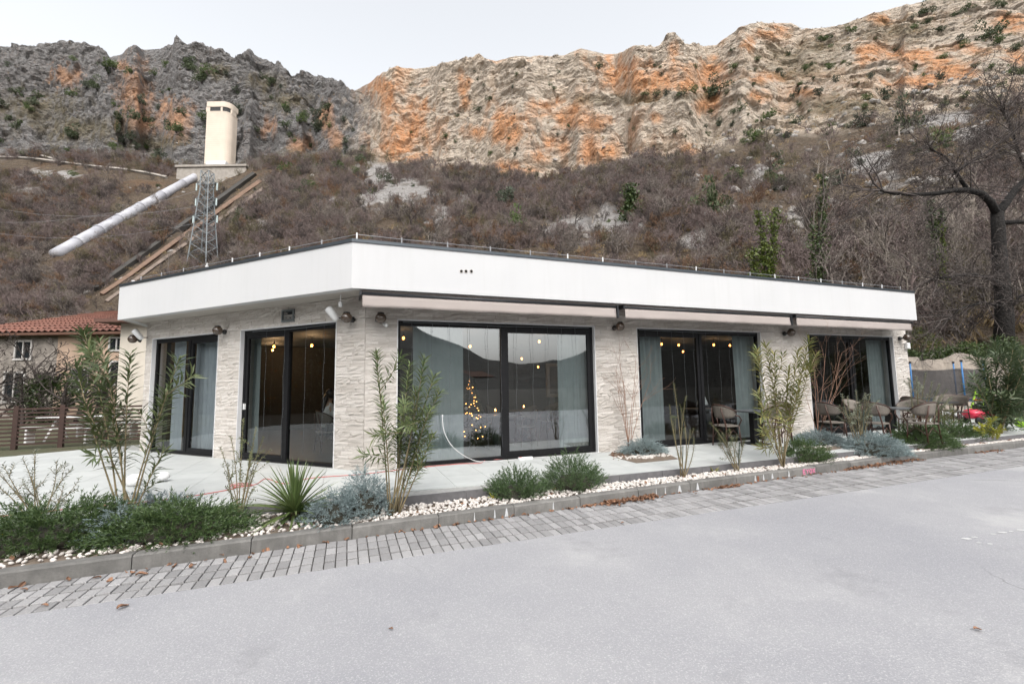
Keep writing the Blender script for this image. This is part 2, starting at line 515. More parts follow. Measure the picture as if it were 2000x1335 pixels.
for d, s, p, w_ in cells:
    c = FR(s, p, 0); px, py = topix(np.array(c))
    vis = -40 < px[0] < 2040
    zj = ZR + rng.uniform(-.004, .004)
    if vis and shown < 300:
        o = link('paver', pme, None, pv); shown += 1
        o.location = np.array([c[0], c[1], zj]) - np.array(pv.location)
        o.rotation_euler = (rng.normal(0, .006), rng.normal(0, .006), ang + rng.normal(0, .008)); o.scale = (sw - e, w_ - .038, 1)
    else:
        q = [FR(s + a * (sw - e) / 2, p + b * (w_ - .038) / 2, 0) for a, b in ((-1, 1), (1, 1), (1, -1), (-1, -1))]
        rest.hexa([(x[0], x[1], zj - .03) for x in q] + [(x[0], x[1], zj) for x in q])
props(obj('far_pavers', rest, pav, pv), kind='stuff')

# ---- kerb stones
def kerbmat():
    m, t, b = nodes('weathered kerb concrete')
    c = mixc(t, ramp(t, noise(t, 5, 5, .65), .3, .72), (.185, .178, .168), (.085, .082, .078))
    c = mixc(t, ramp(t, noise(t, 22, 4, .6, stretch=(1, 1, .12)), .42, .75), c, (.12, .116, .108))
    oi = N(t, 'ObjectInfo'); h = N(t, 'HueSaturation'); t.links.new(c, h.inputs['Color'])
    t.links.new(math_(t, 'ADD', math_(t, 'MULTIPLY', oi.outputs['Random'], .3), .85), h.inputs['Value'])
    t.links.new(h.outputs[0], b.inputs['Base Color']); b.inputs['Roughness'].default_value = .9
    bump(t, b, noise(t, 60, 4), .5, .008)
    return m
KM = kerbmat()
kb = thing('kerb', None, None, FR(0, 2.7, -.26)); props(kb, kind='structure')
ZK = -.10
stones = []
for k in range(-9, 24):
    s0, s1 = k * .97 - .2, (k + 1) * .97 - .2 - .008
    mb = MB(); a0, a1 = kerb_p(s0), kerb_p(s1); dz = rng.uniform(-.006, .006)
    lo = [FR(s0, a0, -.26), FR(s1, a1, -.26), FR(s1, a1 - .13, -.26), FR(s0, a0 - .13, -.26)]
    md_ = [FR(s0, a0 - .004, ZK - .015 + dz), FR(s1, a1 - .004, ZK - .015 + dz), FR(s1, a1 - .13, ZK - .015 + dz), FR(s0, a0 - .13, ZK - .015 + dz)]
    hi = [FR(s0 + .004, a0 - .02, ZK + dz), FR(s1 - .004, a1 - .02, ZK + dz), FR(s1 - .004, a1 - .13, ZK + dz), FR(s0 + .004, a0 - .13, ZK + dz)]
    mb.add(lo + md_ + hi, [(0, 1, 5, 4), (1, 2, 6, 5), (2, 3, 7, 6), (3, 0, 4, 7), (4, 5, 9, 8), (5, 6, 10, 9), (6, 7, 11, 10), (7, 4, 8, 11), (8, 9, 10, 11)])
    stones.append((s0, s1, obj('kerb_stone', mb, KM, kb)))
def kerb_decal(name, px, py, shape, mat):
    """a run of lime or paint on the kerb face; shape: list of (ds, z) outlines"""
    r = gp(px, py, -.17); s = float((r[:2] - WC) @ dR)
    st = [o for a, b, o in stones if a <= s < b + .02]
    if not st: return
    mb = MB()
    for pl in shape:
        mb.add([FR(s + a, kerb_p(s + a) + .004, z) for a, z in pl], [tuple(range(len(pl)))])
    obj(name, mb, mat, st[0])
lime = pm('lime run', (.52, .53, .55), (.36, .36, .36), 30, .8)
rust = pm('rust run', (.22, .08, .04), (.15, .06, .03), 30, .9)
for px, py, wd in ((927, 1009, .010), (966, 1003, .014), (989, 1000, .028), (1081, 988, .014), (1280, 960, .012), (1296, 957, .014), (1323, 953, .045), (1357, 948, .035),
                   (1474, 934, .03), (1491, 932, .022), (1505, 929, .036), (1534, 924, .028)):
    kerb_decal('lime_run', px, py, [[(-wd * .9, -.218), (wd * .9, -.218), (wd * .5, -.16), (wd * .25, -.118), (-wd * .25, -.118), (-wd * .55, -.17)]], lime)
kerb_decal('rust_run', 1478, 933, [[(-.02, -.218), (.025, -.218), (.02, -.14), (-.015, -.125)]], rust)
pink = pm('pink spray paint', (.65, .16, .30), (.55, .2, .3), 30, .8)
def stroke(a, b, w_=.009):
    a, b = np.array(a), np.array(b); d = nrm(b - a); n = np.array([-d[1], d[0]]) * w_
    return [tuple(a - n), tuple(b - n), tuple(b + n), tuple(a + n)]
g_ = []
for x0, segs in ((-.16, [((0, -.2), (0, -.13)), ((0, -.2), (.06, -.2)), ((0, -.165), (.05, -.165)), ((0, -.13), (.06, -.13))]),
                 (-.075, [((.03, -.2), (.03, -.165)), ((.03, -.165), (0, -.13)), ((.03, -.165), (.06, -.13))]),
                 (.01, [((0, -.18), (.02, -.2)), ((.02, -.2), (.05, -.195)), ((.05, -.195), (.06, -.15)), ((.06, -.15), (.03, -.13)), ((.03, -.13), (0, -.15)), ((0, -.15), (0, -.18))]),
                 (.09, [((0, -.2), (.06, -.13)), ((.06, -.2), (0, -.13))])):
    for a, b in segs: g_.append(stroke((x0 + a[0], a[1]), (x0 + b[0], b[1])))
kerb_decal('graffiti', 1570, 918, g_, pink)

# ---- terrace of pale tiles
TE = [(-9.5, 1.0), (-3.84, 1.43), (-1.87, 1.66), (.45, 2.06), (25, 2.08)]          # edge: along, out
def te_p(s):
    for (a, b), (c, d) in zip(TE, TE[1:]):
        if s <= c: return b + (d - b) * (s - a) / (c - a)
    return TE[-1][1]
tile_m = pm('pale terrace tile', (.46, .475, .465), (.40, .415, .41), 3.5, .55, bmp=.1, bscale=150, bdist=.002, isl=.05, objr=.05)
tj = pm('tile joint', (.33, .33, .32), (.25, .25, .24), 20, .9)
edge_m = pm('dark terrace edge stone', (.13, .125, .13), (.09, .088, .092), 12, .7, bmp=.2, bscale=80, bdist=.004)
LB = [gp(-60, 898)[:2], gp(262, 868)[:2]]                                          # where lawn meets the terrace at the left
ter = thing('terrace', None, None, FR(0, 1, 0)); props(ter, kind='structure')
outer = [FR(s, p - .015, 0)[:2] for s, p in TE[1:]]
poly_out = [FR(-9.5, 1.0, 0)[:2]] + outer                                          # along the front edge, left to right
Rb = FR(25, -9, 0)[:2]; Lb = LF(9.5, -3, 0)[:2]
base_poly = poly_out + [Rb, FR(15.2, -9, 0)[:2], FR(15.2, -.2, 0)[:2], FR(0.1, -.25, 0)[:2], LF(6.9, -.2, 0)[:2], LF(6.9, -1.5, 0)[:2], LB[1] + np.array([-.02, .02]), LB[0]]
mb = MB(); mb.prism(base_poly, -.26, -.012); obj('slab', mb, tj, ter)
mb = MB()
for (a, b), (c, d) in zip(TE, TE[1:]):
    n_ = max(1, int((c - a) / .8))
    for k in range(n_):
        s0, s1 = a + (c - a) * k / n_, a + (c - a) * (k + 1) / n_ - .006
        f = lambda s: b + (d - b) * (s - a) / (c - a)
        q = [FR(s0, f(s0), 0), FR(s1, f(s1), 0), FR(s1, f(s1) - .022, 0), FR(s0, f(s0) - .022, 0)]
        mb = MB(); mb.hexa([(x[0], x[1], -.2) for x in q] + [(x[0], x[1], -.001) for x in q])
        obj('edge_stone', mb, edge_m, ter)
def clip(poly, a, b):                                                              # keep the left of a->b
    out = []; a, b = np.array(a), np.array(b); e_ = b - a
    side = lambda p: e_[0] * (p[1] - a[1]) - e_[1] * (p[0] - a[0])
    for i in range(len(poly)):
        p, q = np.array(poly[i]), np.array(poly[(i + 1) % len(poly)]); sp, sq = side(p), side(q)
        if sp >= 0: out.append(p)
        if (sp >= 0) != (sq >= 0): out.append(p + (q - p) * sp / (sp - sq))
    return out
def inside_building(s, p):
    q = np.array(FR(s, p, 0)[:2]) - WC
    front = p < -.02 and s < 15.1
    left = (q @ nL) > .02
    return front and left if s < 0 else (p < -.02 and s < 15.12)
tiles = []
TS, TP = .60, .52
for i in range(-18, 40):
    for j in range(-16, 5):
        s0, s1, p0, p1 = i * TS, (i + 1) * TS - .005, j * TP, (j + 1) * TP - .005
        pl = [np.array(FR(s, p, 0)[:2]) for s, p in ((s0, p1), (s1, p1), (s1, p0), (s0, p0))]
        for (a, b) in zip(poly_out, poly_out[1:]):
            if len(pl) >= 3: pl = clip(pl, a, b)
        if len(pl) >= 3: pl = clip(pl, LB[1], LB[0]) if s1 < 0 else pl
        if len(pl) < 3: continue
        c = np.mean(pl, 0); cs, cp = (c - WC) @ dR, -((c - WC) @ nR)
        if s1 > 0 and inside_building(cs, cp): continue
        if p1 <= 0 and s1 < 15.3 and s0 > -.3: continue
        if s1 <= 1e-6 + 0 and p0 < 0:                                              # left of the corner: cut on the left wall line
            pl = clip(pl, LF(-.05, -.02, 0)[:2], LF(12, -.02, 0)[:2])
            if len(pl) < 3: continue
        A = .5 * abs(sum(pl[k][0] * pl[(k + 1) % len(pl)][1] - pl[(k + 1) % len(pl)][0] * pl[k][1] for k in range(len(pl))))
        if A < .004: continue
        tiles.append((np.hypot(*c), pl, c))
tiles.sort(key=lambda t: t[0])
rest = MB(); cnt = 0
for d, pl, c in tiles:
    px, py = topix(np.array([[c[0], c[1], 0]]))
    if cnt < 300 and -60 < px[0] < 2060 and c[1] > .5:
        mb = MB(); mb.prism(pl, -.011, rng.uniform(-.0008, .0008)); obj('tile', mb, tile_m, ter); cnt += 1
    elif c[1] > .3: rest.prism(pl, -.011, 0)
if rest.v: props(obj('far_tiles', rest, tile_m, ter), kind='stuff')

# ---- planting bed soil between terrace and kerb
soil = pm('bed soil', (.11, .08, .06), (.16, .13, .10), 12, .95, bmp=.5, bscale=40, bdist=.01)
mb = MB()
for k in range(60):
    s0, s1 = -9 + k * .5, -9 + (k + 1) * .5
    mb.add([FR(s0, kerb_p(s0) - .125, -.125), FR(s1, kerb_p(s1) - .125, -.125), FR(s1, te_p(s1) + .0, -.125), FR(s0, te_p(s0) + .0, -.125)], [(0, 1, 2, 3)])
props(obj('planting_bed', mb, soil), kind='structure')
# ---- lawn at the left, behind the terrace
lawn_m = pm('winter lawn', (.055, .065, .028), (.075, .065, .038), 2.5, .95, bmp=.5, bscale=60, bdist=.02)
mb = MB(); mb.add([(-40, 4, -.06), (*LB[0], -.06), (*(LB[1] + np.array([.6, 0.02])), -.06), (-8.0, 22, -.06), (-22, 40, -.06), (-60, 40, -.06)], [(0, 1, 2, 3, 4, 5)])
props(obj('lawn', mb, lawn_m), kind='structure')

# ================================================================== HILLSIDE AND CLIFFS
SIL = [(-700, 60), (-300, 80), (0, 97), (70, 100), (140, 95), (180, 108), (210, 113), (250, 106), (300, 104), (350, 100), (385, 106), (450, 118), (500, 130), (545, 150), (580, 166), (620, 174),
       (690, 180), (718, 166), (750, 147), (830, 139), (900, 130), (935, 113), (970, 121), (1010, 111), (1060, 110), (1100, 108), (1135, 95), (1180, 105), (1240, 107), (1288, 112), (1305, 90),
       (1318, 84), (1340, 103), (1400, 99), (1450, 62), (1500, 51), (1545, 44), (1565, 62), (1600, 56), (1650, 49), (1700, 30), (1750, 15), (1800, 7), (1850, -10), (2000, -60), (2400, -150), (2900, -200)]
BASE = [(-700, 330), (0, 300), (250, 300), (420, 345), (520, 310), (620, 300), (740, 312), (850, 325), (930, 335), (1000, 350), (1100, 345), (1200, 325), (1300, 305), (1400, 285), (1500, 255),
        (1600, 255), (1700, 235), (1800, 215), (2000, 190), (2900, 150)]
DTOP = [(-700, 460), (0, 430), (500, 390), (640, 360), (700, 320), (750, 270), (1000, 225), (1300, 205), (1600, 190), (2000, 170), (2900, 150)]
DBAS = [(-700, 250), (0, 225), (420, 195), (600, 180), (740, 150), (1000, 112), (1300, 104), (1600, 98), (2000, 86), (2900, 80)]
DST = [(-700, 75), (0, 62), (300, 52), (700, 33), (1300, 27), (1700, 24), (1790, 21.5), (2000, 21), (2900, 22)]
ZST = [(-700, -.3), (1650, -.3), (1780, 1.6), (2000, 2.0), (2900, 2.0)]
ip = lambda T, x: np.interp(x, [a for a, _ in T], [b for _, b in T])
NU, N1, N2, N3 = 1000, 180, 400, 20
pxs = np.concatenate([np.linspace(-700, -20, 60)[:-1], np.linspace(-20, 2020, NU - 120), np.linspace(2020, 2900, 62)[1:]])
NU = len(pxs)
jit = fbm(np.stack([pxs / 23., 0 * pxs, 0 * pxs], 1), 4, 5) * np.where(pxs < 700, 1.6, 3.0) * (np.abs(pxs - 1000) < 1100)
STN = fbm(np.stack([pxs / 260., 0 * pxs, 0 * pxs], 1), 2, 51); STP = fbm(np.stack([pxs / 140., 0 * pxs + 3, 0 * pxs], 1), 3, 52)
def ut(px, py):
    r = ray(px, py); return r[0] / r[1], r[2] / r[1]
GX = np.zeros((NU, N1 + N2 + N3)); GY = GX.copy(); GZ = GX.copy(); CL = GX.copy()
for i, px in enumerate(pxs):
    ys, yb = float(ip(SIL, px)) + jit[i], float(ip(BASE, px))
    u1, ts = ut(px, ys); u0, tb = ut(px, yb); uh, _ = ut(px, 740)
    d0, d1, d2, z0 = float(ip(DST, px)), float(ip(DBAS, px)), float(ip(DTOP, px)), float(ip(ZST, px))
    z1, z2 = EYE + tb * d1, EYE + ts * d2
    a = np.linspace(0, 1, N1, endpoint=False)
    b = np.linspace(0, 1, N2, endpoint=False)
    c = np.linspace(0, 1, N3)
    ns_ = 3.3 + .5 * STN[i]; ph = b * ns_ + 1.1 * STP[i] + px * .0018; fl_ = np.floor(ph); fr0 = ph - fl_
    st = fl_ + np.clip((fr0 - .55) / .45, 0, 1); g = (st - st[0]) / max(st[-1] - st[0], .5)
    k_st = float(np.interp(px, [-700, 0, 1350, 1600, 2900], [.6, .68, .68, .22, .2])); g = (1 - k_st) * b + k_st * g
    GY[i] = np.concatenate([d0 + (d1 - d0) * a ** 1.25, d1 + (d2 - d1) * g, d2 + 90 * c])
    GZ[i] = np.concatenate([z0 + (z1 - z0) * (a ** 1.25) ** 1.1, z1 + (z2 - z1) * b, z2 - 45 * c ** 1.3])
    uu = np.concatenate([uh + (u0 - uh) * a, u0 + (u1 - u0) * b, u1 + 0 * c])
    GX[i] = uu * GY[i]
    CL[i] = np.concatenate([np.clip((a - .93) / .07, 0, 1), np.ones(N2), np.ones(N3)])
SHP = GX.shape
P = np.stack([GX.ravel(), GY.ravel(), GZ.ravel()], 1); cl = CL.ravel()
rocky = cl.copy()
# how much cliff (sheer, broken rock) against open slope
edge = np.ones(SHP); tr = np.concatenate([np.zeros(N1), np.linspace(0, 1, N2), np.ones(N3)])
edge[:, :] = np.clip(np.minimum((1 - tr) * 5, 1), .12, 1)[None, :]
edge = edge.ravel()
n_big = fbm(P / 34., 3, 3, ridged=True)
n_mid = -fbm(P * np.array([1, 1, 1.15]) / 12., 4, 21, .55, ridged=True)
n_fin = -fbm(P / 3.6, 3, 41, .55, ridged=True)
tilt = P[:, 2] * .86 + P[:, 0] * .42 + P[:, 1] * .12 + 6 * fbm(P / 40., 2, 60)
lay = tilt / 6.5; fr_ = lay - np.floor(lay); lay2 = tilt / 1.9; fr2 = lay2 - np.floor(lay2)
strata = np.where(fr_ < .75, fr_ / .75, (1 - fr_) / .25) - .5
strat2 = np.where(fr2 < .7, fr2 / .7, (1 - fr2) / .3) - .5
smask = np.clip(.5 + 1.2 * fbm(P / 55., 2, 77), 0, 1)
buttress = fbm(np.stack([P[:, 0] / 13., P[:, 1] / 40., P[:, 2] / 60.], 1), 3, 90, ridged=True)
ca_, sa_ = math.cos(math.radians(24)), math.sin(math.radians(24))
wp_ = P + 3.0 * np.stack([fbm(P / 15., 2, 401), fbm(P / 15., 2, 402), fbm(P / 15., 2, 403)], 1)
Q = np.stack([wp_[:, 0] * ca_ - wp_[:, 2] * sa_, wp_[:, 1], wp_[:, 0] * sa_ + wp_[:, 2] * ca_], 1)
b1, _ = worley(Q / np.array([15., 15., 8.]), 501); b2, _ = worley(Q / np.array([5.6, 5.6, 2.8]), 511); b3, _ = worley(Q / np.array([2.3, 2.3, 1.25]), 521)
disp = np.clip(P[:, 1] / 330, .36, 1) * edge * rocky * (3.2 * n_big + 1.0 * n_mid + .5 * n_fin + 2.3 * b1 + 1.6 * b2 + .85 * b3 + .9 * strata * smask + 1.2 * buttress)
soft = (1 - rocky) * (2.2 * fbm(P / 22., 3, 11) + .5 * fbm(P / 5., 3, 12)) * np.clip((P[:, 1] - 30) / 30, 0, 1)
out = nrm(np.stack([-P[:, 0] / P[:, 1] * .5, -np.ones(len(P)), .38 * np.ones(len(P))], 1))
P = P + out * disp[:, None]; P[:, 2] += soft
GX, GY, GZ = (P[:, k].reshape(SHP) for k in range(3))
TAN = (GZ - EYE) / GY; UU = GX / GY
def hit(px, py, lift=0.0):
    """the point of the hillside seen at a photo point"""
    u, t = ut(px, py)
    i = int(np.argmin(np.abs(pxs - px)))
    for _ in range(3):
        j = int(np.argmax(TAN[i] >= t)) if (TAN[i] >= t).any() else N1 + N2 - 1
        k = int(np.argmin(np.abs(UU[max(0, i - 15):i + 16, j] - u))) + max(0, i - 15)
        if k == i: break
        i = k
    return np.array([GX[i, j], GY[i, j], GZ[i, j] + lift])
def surf(i, j): return np.array([GX[i, j], GY[i, j], GZ[i, j]])

# colour zones of the ground itself
PX, PY = topix(P)
brk = fbm(P / 6., 4, 33); brk2 = fbm(P * np.array([1, 1, .45]) / 4., 3, 37)
def zone(L, wide=1.0):
    m = np.zeros(len(P))
    for x, y, rx, ry in L:
        rx, ry = rx * wide, ry * wide
        m = np.maximum(m, 1.15 - .72 * np.sqrt(((PX - x) / rx) ** 2 + ((PY - y) / ry) ** 2) + .75 * brk + .6 * brk2)
    return np.clip(m, 0, 1)
ORANGE = [(800, 262, 36, 38), (770, 288, 26, 18), (815, 230, 14, 30), (745, 170, 30, 14), (760, 200, 18, 22), (905, 175, 10, 18), (935, 258, 22, 10), (985, 240, 26, 24), (1010, 258, 24, 20), (1065, 205, 30, 9), (1105, 225, 38, 16), (1140, 238, 34, 12),
          (1075, 285, 26, 16), (1060, 305, 18, 14), (985, 325, 26, 9), (1030, 332, 30, 7), (1150, 295, 16, 22), (1190, 300, 24, 10), (1175, 125, 20, 12), (1215, 148, 36, 20), (1255, 165, 46, 16), (1285, 150, 20, 24), (1318, 105, 12, 16),
          (1350, 165, 30, 14), (1385, 140, 26, 16), (1375, 205, 16, 12), (1345, 292, 10, 8), (1280, 230, 14, 8), (1500, 65, 24, 10), (1460, 80, 10, 14), (1700, 98, 22, 12), (1685, 105, 14, 16), (1790, 110, 44, 12), (1830, 125, 50, 18), (1860, 145, 34, 12),
          (1780, 160, 40, 8), (1900, 100, 30, 8), (1970, 45, 26, 12), (1990, 110, 20, 10), (1725, 40, 20, 10), (1480, 190, 30, 8), (1390, 195, 12, 16), (1570, 180, 24, 8), (1500, 150, 24, 8),
          (265, 185, 22, 40), (280, 235, 26, 18), (345, 235, 20, 26), (330, 210, 14, 14), (240, 130, 8, 8), (130, 150, 20, 14), (640, 230, 12, 16), (520, 250, 12, 12), (590, 285, 14, 14), (655, 265, 10, 22), (240, 375, 24, 10), (110, 380, 16, 8)]
GREY = [(740, 345, 26, 30), (800, 375, 46, 24), (740, 390, 30, 14), (860, 425, 20, 30), (1140, 440, 60, 26), (1190, 420, 36, 16), (1080, 455, 40, 12), (1380, 470, 30, 16), (1700, 320, 46, 24), (1740, 345, 30, 16), (1860, 235, 34, 14), (1900, 258, 30, 12),
        (1480, 345, 16, 20), (1545, 440, 16, 24), (1420, 250, 30, 12), (520, 440, 26, 12), (60, 380, 30, 10), (90, 345, 40, 8), (650, 400, 26, 10), (900, 400, 20, 20), (1300, 500, 24, 10), (1590, 470, 20, 10)]
LEDGE = [(1240, 195, 90, 10), (1330, 188, 60, 8), (600, 310, 60, 14), (700, 310, 40, 16), (300, 280, 60, 14), (150, 250, 90, 22), (60, 210, 80, 26), (500, 320, 30, 10), (1550, 120, 60, 30), (1650, 210, 90, 24), (1500, 300, 60, 40), (1750, 60, 60, 20), (1600, 90, 40, 20), (560, 200, 40, 14), (520, 160, 30, 16), (420, 140, 30, 12)]
zO, zG, zL = zone(ORANGE, 1.3) * np.clip(cl * 3, .0, 1), zone(GREY, 1.2), zone(LEDGE)
zO = np.maximum(zO, .8 * np.clip(fbm(P / 30., 4, 141, .55) * 2.4 - .35 + .4 * brk2, 0, 1) * cl * (PX > 700) * np.clip(1.25 - (PX - 1350) / 260, .3, 1))
zG = zG * (1 - cl * .6)
idx = np.arange(SHP[0] * SHP[1]).reshape(SHP)
F = np.stack([idx[:-1, :-1], idx[1:, :-1], idx[1:, 1:], idx[:-1, 1:]], -1).reshape(-1, 4)
me = npmesh('hillside', P, F)
ca = me.color_attributes.new('zones', 'FLOAT_COLOR', 'POINT')
far = np.clip((P[:, 1] - 230) / 120, 0, 1)
ca.data.foreach_set('color', np.stack([cl, zO, zG, zL], 1).astype(np.float32).ravel())
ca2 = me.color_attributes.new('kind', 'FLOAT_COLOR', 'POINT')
ca2.data.foreach_set('color', np.stack([np.clip((740 - PX) / 60 + brk, 0, 1), far, 0 * far, 0 * far + 1], 1).astype(np.float32).ravel())  # red channel masks the left ridge, where shade is painted into the rock
def hillmat():
    m, t, b = nodes('limestone hillside')
    at = N(t, 'Attribute', attribute_name='zones'); sp = N(t, 'SeparateColor'); t.links.new(at.outputs['Color'], sp.inputs[0])
    at2 = N(t, 'Attribute', attribute_name='kind'); sp2 = N(t, 'SeparateColor'); t.links.new(at2.outputs['Color'], sp2.inputs[0])
    n1 = noise(t, .05, 6, .6); n2 = noise(t, .32, 6, .62); n3 = noise(t, 1.6, 5, .65)
    strk = noise(t, .5, 5, .6, stretch=(1, 1, .22))
    rock = mixc(t, ramp(t, n2, .3, .7), (.68, .575, .47), (.55, .455, .365))
    rock = mixc(t, ramp(t, n3, .46, .66), rock, (.64, .57, .49))
    tcl = N(t, 'TexCoord'); mpl = N(t, 'Mapping'); mpl.inputs['Rotation'].default_value = (math.radians(-6), math.radians(25), 0); mpl.inputs['Scale'].default_value = (.05, .05, .55)
    t.links.new(tcl.outputs['Object'], mpl.inputs[0]); lay = N(t, 'TexNoise', Scale=1.0, Detail=6.0, Roughness=.66, Distortion=.1); t.links.new(mpl.outputs[0], lay.inputs['Vector']); lay = lay.outputs[0]
    rock = mixc(t, math_(t, 'MULTIPLY', ramp(t, strk, .5, .7), .45), rock, (.24, .215, .19))
    mpv = N(t, 'Mapping'); mpv.inputs['Rotation'].default_value = (math.radians(-6), math.radians(25), 0); mpv.inputs['Scale'].default_value = (.16, .16, .42)
    dst = N(t, 'TexNoise', Scale=.5, Detail=3.0); t.links.new(tcl.outputs['Object'], dst.inputs['Vector'])
    va = N(t, 'VectorMath', operation='MULTIPLY_ADD'); t.links.new(dst.outputs['Color'], va.inputs[0]); va.inputs[1].default_value = (2.2, 2.2, 2.2); t.links.new(tcl.outputs['Object'], va.inputs[2])
    t.links.new(va.outputs[0], mpv.inputs[0])
    vb = N(t, 'TexVoronoi', Scale=1.0); t.links.new(mpv.outputs[0], vb.inputs['Vector'])
    vs = N(t, 'TexVoronoi', Scale=2.7); t.links.new(mpv.outputs[0], vs.inputs['Vector'])
    ve = N(t, 'TexVoronoi', Scale=1.0, feature='DISTANCE_TO_EDGE'); t.links.new(mpv.outputs[0], ve.inputs['Vector'])
    block = math_(t, 'ADD', vb.outputs['Distance'], math_(t, 'MULTIPLY', vs.outputs['Distance'], .5))
    rock = mixc(t, math_(t, 'MULTIPLY', ramp(t, ve.outputs['Distance'], .0, .07, (1, 1, 1), (0, 0, 0)), .34), rock, (.18, .15, .125))
    vsp = N(t, 'SeparateColor'); t.links.new(vs.outputs['Color'], vsp.inputs[0])
    rock = mixc(t, math_(t, 'MULTIPLY', vsp.outputs[0], .30), rock, (.33, .275, .225))
    rock = mixc(t, math_(t, 'MULTIPLY', ramp(t, lay, .53, .66), .55), rock, (.36, .31, .26))
    rock = mixc(t, math_(t, 'MULTIPLY', ramp(t, lay, .33, .46, (1, 1, 1), (0, 0, 0)), .5), rock, (.66, .58, .49))
    rock = mixc(t, math_(t, 'MULTIPLY', ramp(t, n1, .5, .66), .35), rock, (.60, .43, .29))
    blue = mixc(t, ramp(t, n2, .35, .65), (.18, .185, .20), (.085, .092, .10))          # left ridge: its bluish shade is put into the rock colour
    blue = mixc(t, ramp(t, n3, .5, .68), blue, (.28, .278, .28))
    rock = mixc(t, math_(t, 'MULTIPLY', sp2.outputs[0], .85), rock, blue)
    orange = mixc(t, ramp(t, n3, .35, .65), (.70, .33, .15), (.56, .31, .18))
    orange = mixc(t, math_(t, 'MULTIPLY', ramp(t, strk, .52, .66), .7), orange, (.48, .34, .23))
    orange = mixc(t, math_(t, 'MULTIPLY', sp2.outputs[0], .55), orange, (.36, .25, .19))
    rock = mixc(t, ramp(t, math_(t, 'ADD', sp.outputs[1], math_(t, 'MULTIPLY', math_(t, 'SUBTRACT', strk, .5), 1.1)), .05, 1.15), rock, orange)
    litter = mixc(t, ramp(t, n2, .3, .7), (.15, .11, .08), (.095, .075, .056))
    litter = mixc(t, ramp(t, n3, .5, .7), litter, (.20, .165, .125))
    litter = mixc(t, math_(t, 'MULTIPLY', ramp(t, n1, .55, .7), .5), litter, (.19, .105, .055))
    scree = mixc(t, ramp(t, n3, .35, .65), (.42, .40, .385), (.31, .29, .275))
    ledge = mixc(t, ramp(t, n3, .35, .65), (.21, .155, .095), (.10, .10, .055))
    low = mixc(t, ramp(t, sp.outputs[2], .2, .7), litter, scree)
    geo = N(t, 'NewGeometry'); sx = N(t, 'SeparateXYZ'); t.links.new(geo.outputs['True Normal'], sx.inputs[0])
    flat = ramp(t, math_(t, 'ADD', sx.outputs[2], math_(t, 'MULTIPLY', n3, .3)), .86, 1.02)
    rock = mixc(t, math_(t, 'MULTIPLY', flat, .75), rock, ledge)
    at_a = at.outputs['Alpha']
    rock = mixc(t, math_(t, 'MULTIPLY', at_a, .75), rock, ledge)
    c = mixc(t, sp.outputs[0], low, rock)
    t.links.new(c, b.inputs['Base Color']); b.inputs['Roughness'].default_value = .95
    b.inputs['Specular IOR Level'].default_value = .15
    bb = bump(t, b, math_(t, 'SUBTRACT', mixc(t, .14, mixc(t, .55, n2, n3), lay), math_(t, 'MULTIPLY', block, .55)), 1.0, 3.6)
    return m
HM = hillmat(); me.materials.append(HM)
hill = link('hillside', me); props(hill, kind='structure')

# ---- the other side of the valley, behind the viewer (seen in the panes)
az = np.radians(np.linspace(-120, 120, 150)); rr = np.linspace(110, 420, 40)
def el(a):
    a = math.degrees(a)
    return np.interp(a, [-120, -95, -60, -20, 5, 20, 27, 33, 38, 45, 50, 57, 66, 80, 95, 120], [24, 22, 17, 13, 14, 12, 9.5, 6, 3.6, 3.0, 3.6, 7.5, 11, 16, 22, 26])
V = []
for a in az:
    e_ = math.tan(math.radians(float(el(a))))
    for r in rr:
        h = e_ * 330 * min(1, max(0, (r - 110) / 220)) ** 1.2 if r < 330 else e_ * 330 - (r - 330) * .1
        V.append((math.sin(a) * r, -math.cos(a) * r, h - .3))
V = np.array(V); V[:, 2] += np.clip((np.hypot(V[:, 0], V[:, 1]) - 110) / 100, 0, 1) * (5 * fbm(V / 40., 4, 201) + 2.0 * fbm(V / 9., 2, 202))
idx = np.arange(len(V)).reshape(len(az), len(rr))
F = np.stack([idx[:-1, :-1], idx[1:, :-1], idx[1:, 1:], idx[:-1, 1:]], -1).reshape(-1, 4)
fm = pm('wooded far slope', (.013, .015, .012), (.024, .022, .017), .05, .95, bmp=1, bscale=.4, bdist=3)  # albedo cut well below foliage: backlit shade put into the colour
o = link('valley_hills', npmesh('valley_hills', V, F), fm, smooth=False); props(o, kind='structure')
# ================================================================== THE RESTAURANT
def rendermat():
    m, t, b = nodes('white render')
    c = mixc(t, ramp(t, noise(t, .8, 5), .3, .7), (.53, .53, .535), (.495, .498, .505))
    c = mixc(t, math_(t, 'MULTIPLY', ramp(t, noise(t, 9, 4, .6, stretch=(1, 1, .05)), .5, .78), .28), c, (.44, .44, .43))
    t.links.new(c, b.inputs['Base Color']); b.inputs['Roughness'].default_value = .8
    bump(t, b, noise(t, 140, 3), .15, .002)
    return m
white_r = rendermat()
soffit_m = pm('soffit render', (.42, .39, .35), (.36, .33, .30), 2, .8)
reveal_m = pm('white reveal', (.62, .62, .63), (.57, .57, .58), 4, .7)
coping_m = pm('dark sheet metal', (.055, .065, .075), (.075, .085, .095), 3, .38, metal=.6, spec=.5)
frame_m = pm('black aluminium', (.006, .006, .007), (.009, .009, .01), 8, .5, spec=.2)
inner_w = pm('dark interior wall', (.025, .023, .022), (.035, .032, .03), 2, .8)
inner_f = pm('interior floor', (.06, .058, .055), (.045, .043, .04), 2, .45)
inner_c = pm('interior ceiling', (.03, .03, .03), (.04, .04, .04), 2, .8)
GL = glassmat('window glass', .22, (.78, .84, .84)); GLD = glassmat('dark window glass pane', .055, (.66, .70, .70))
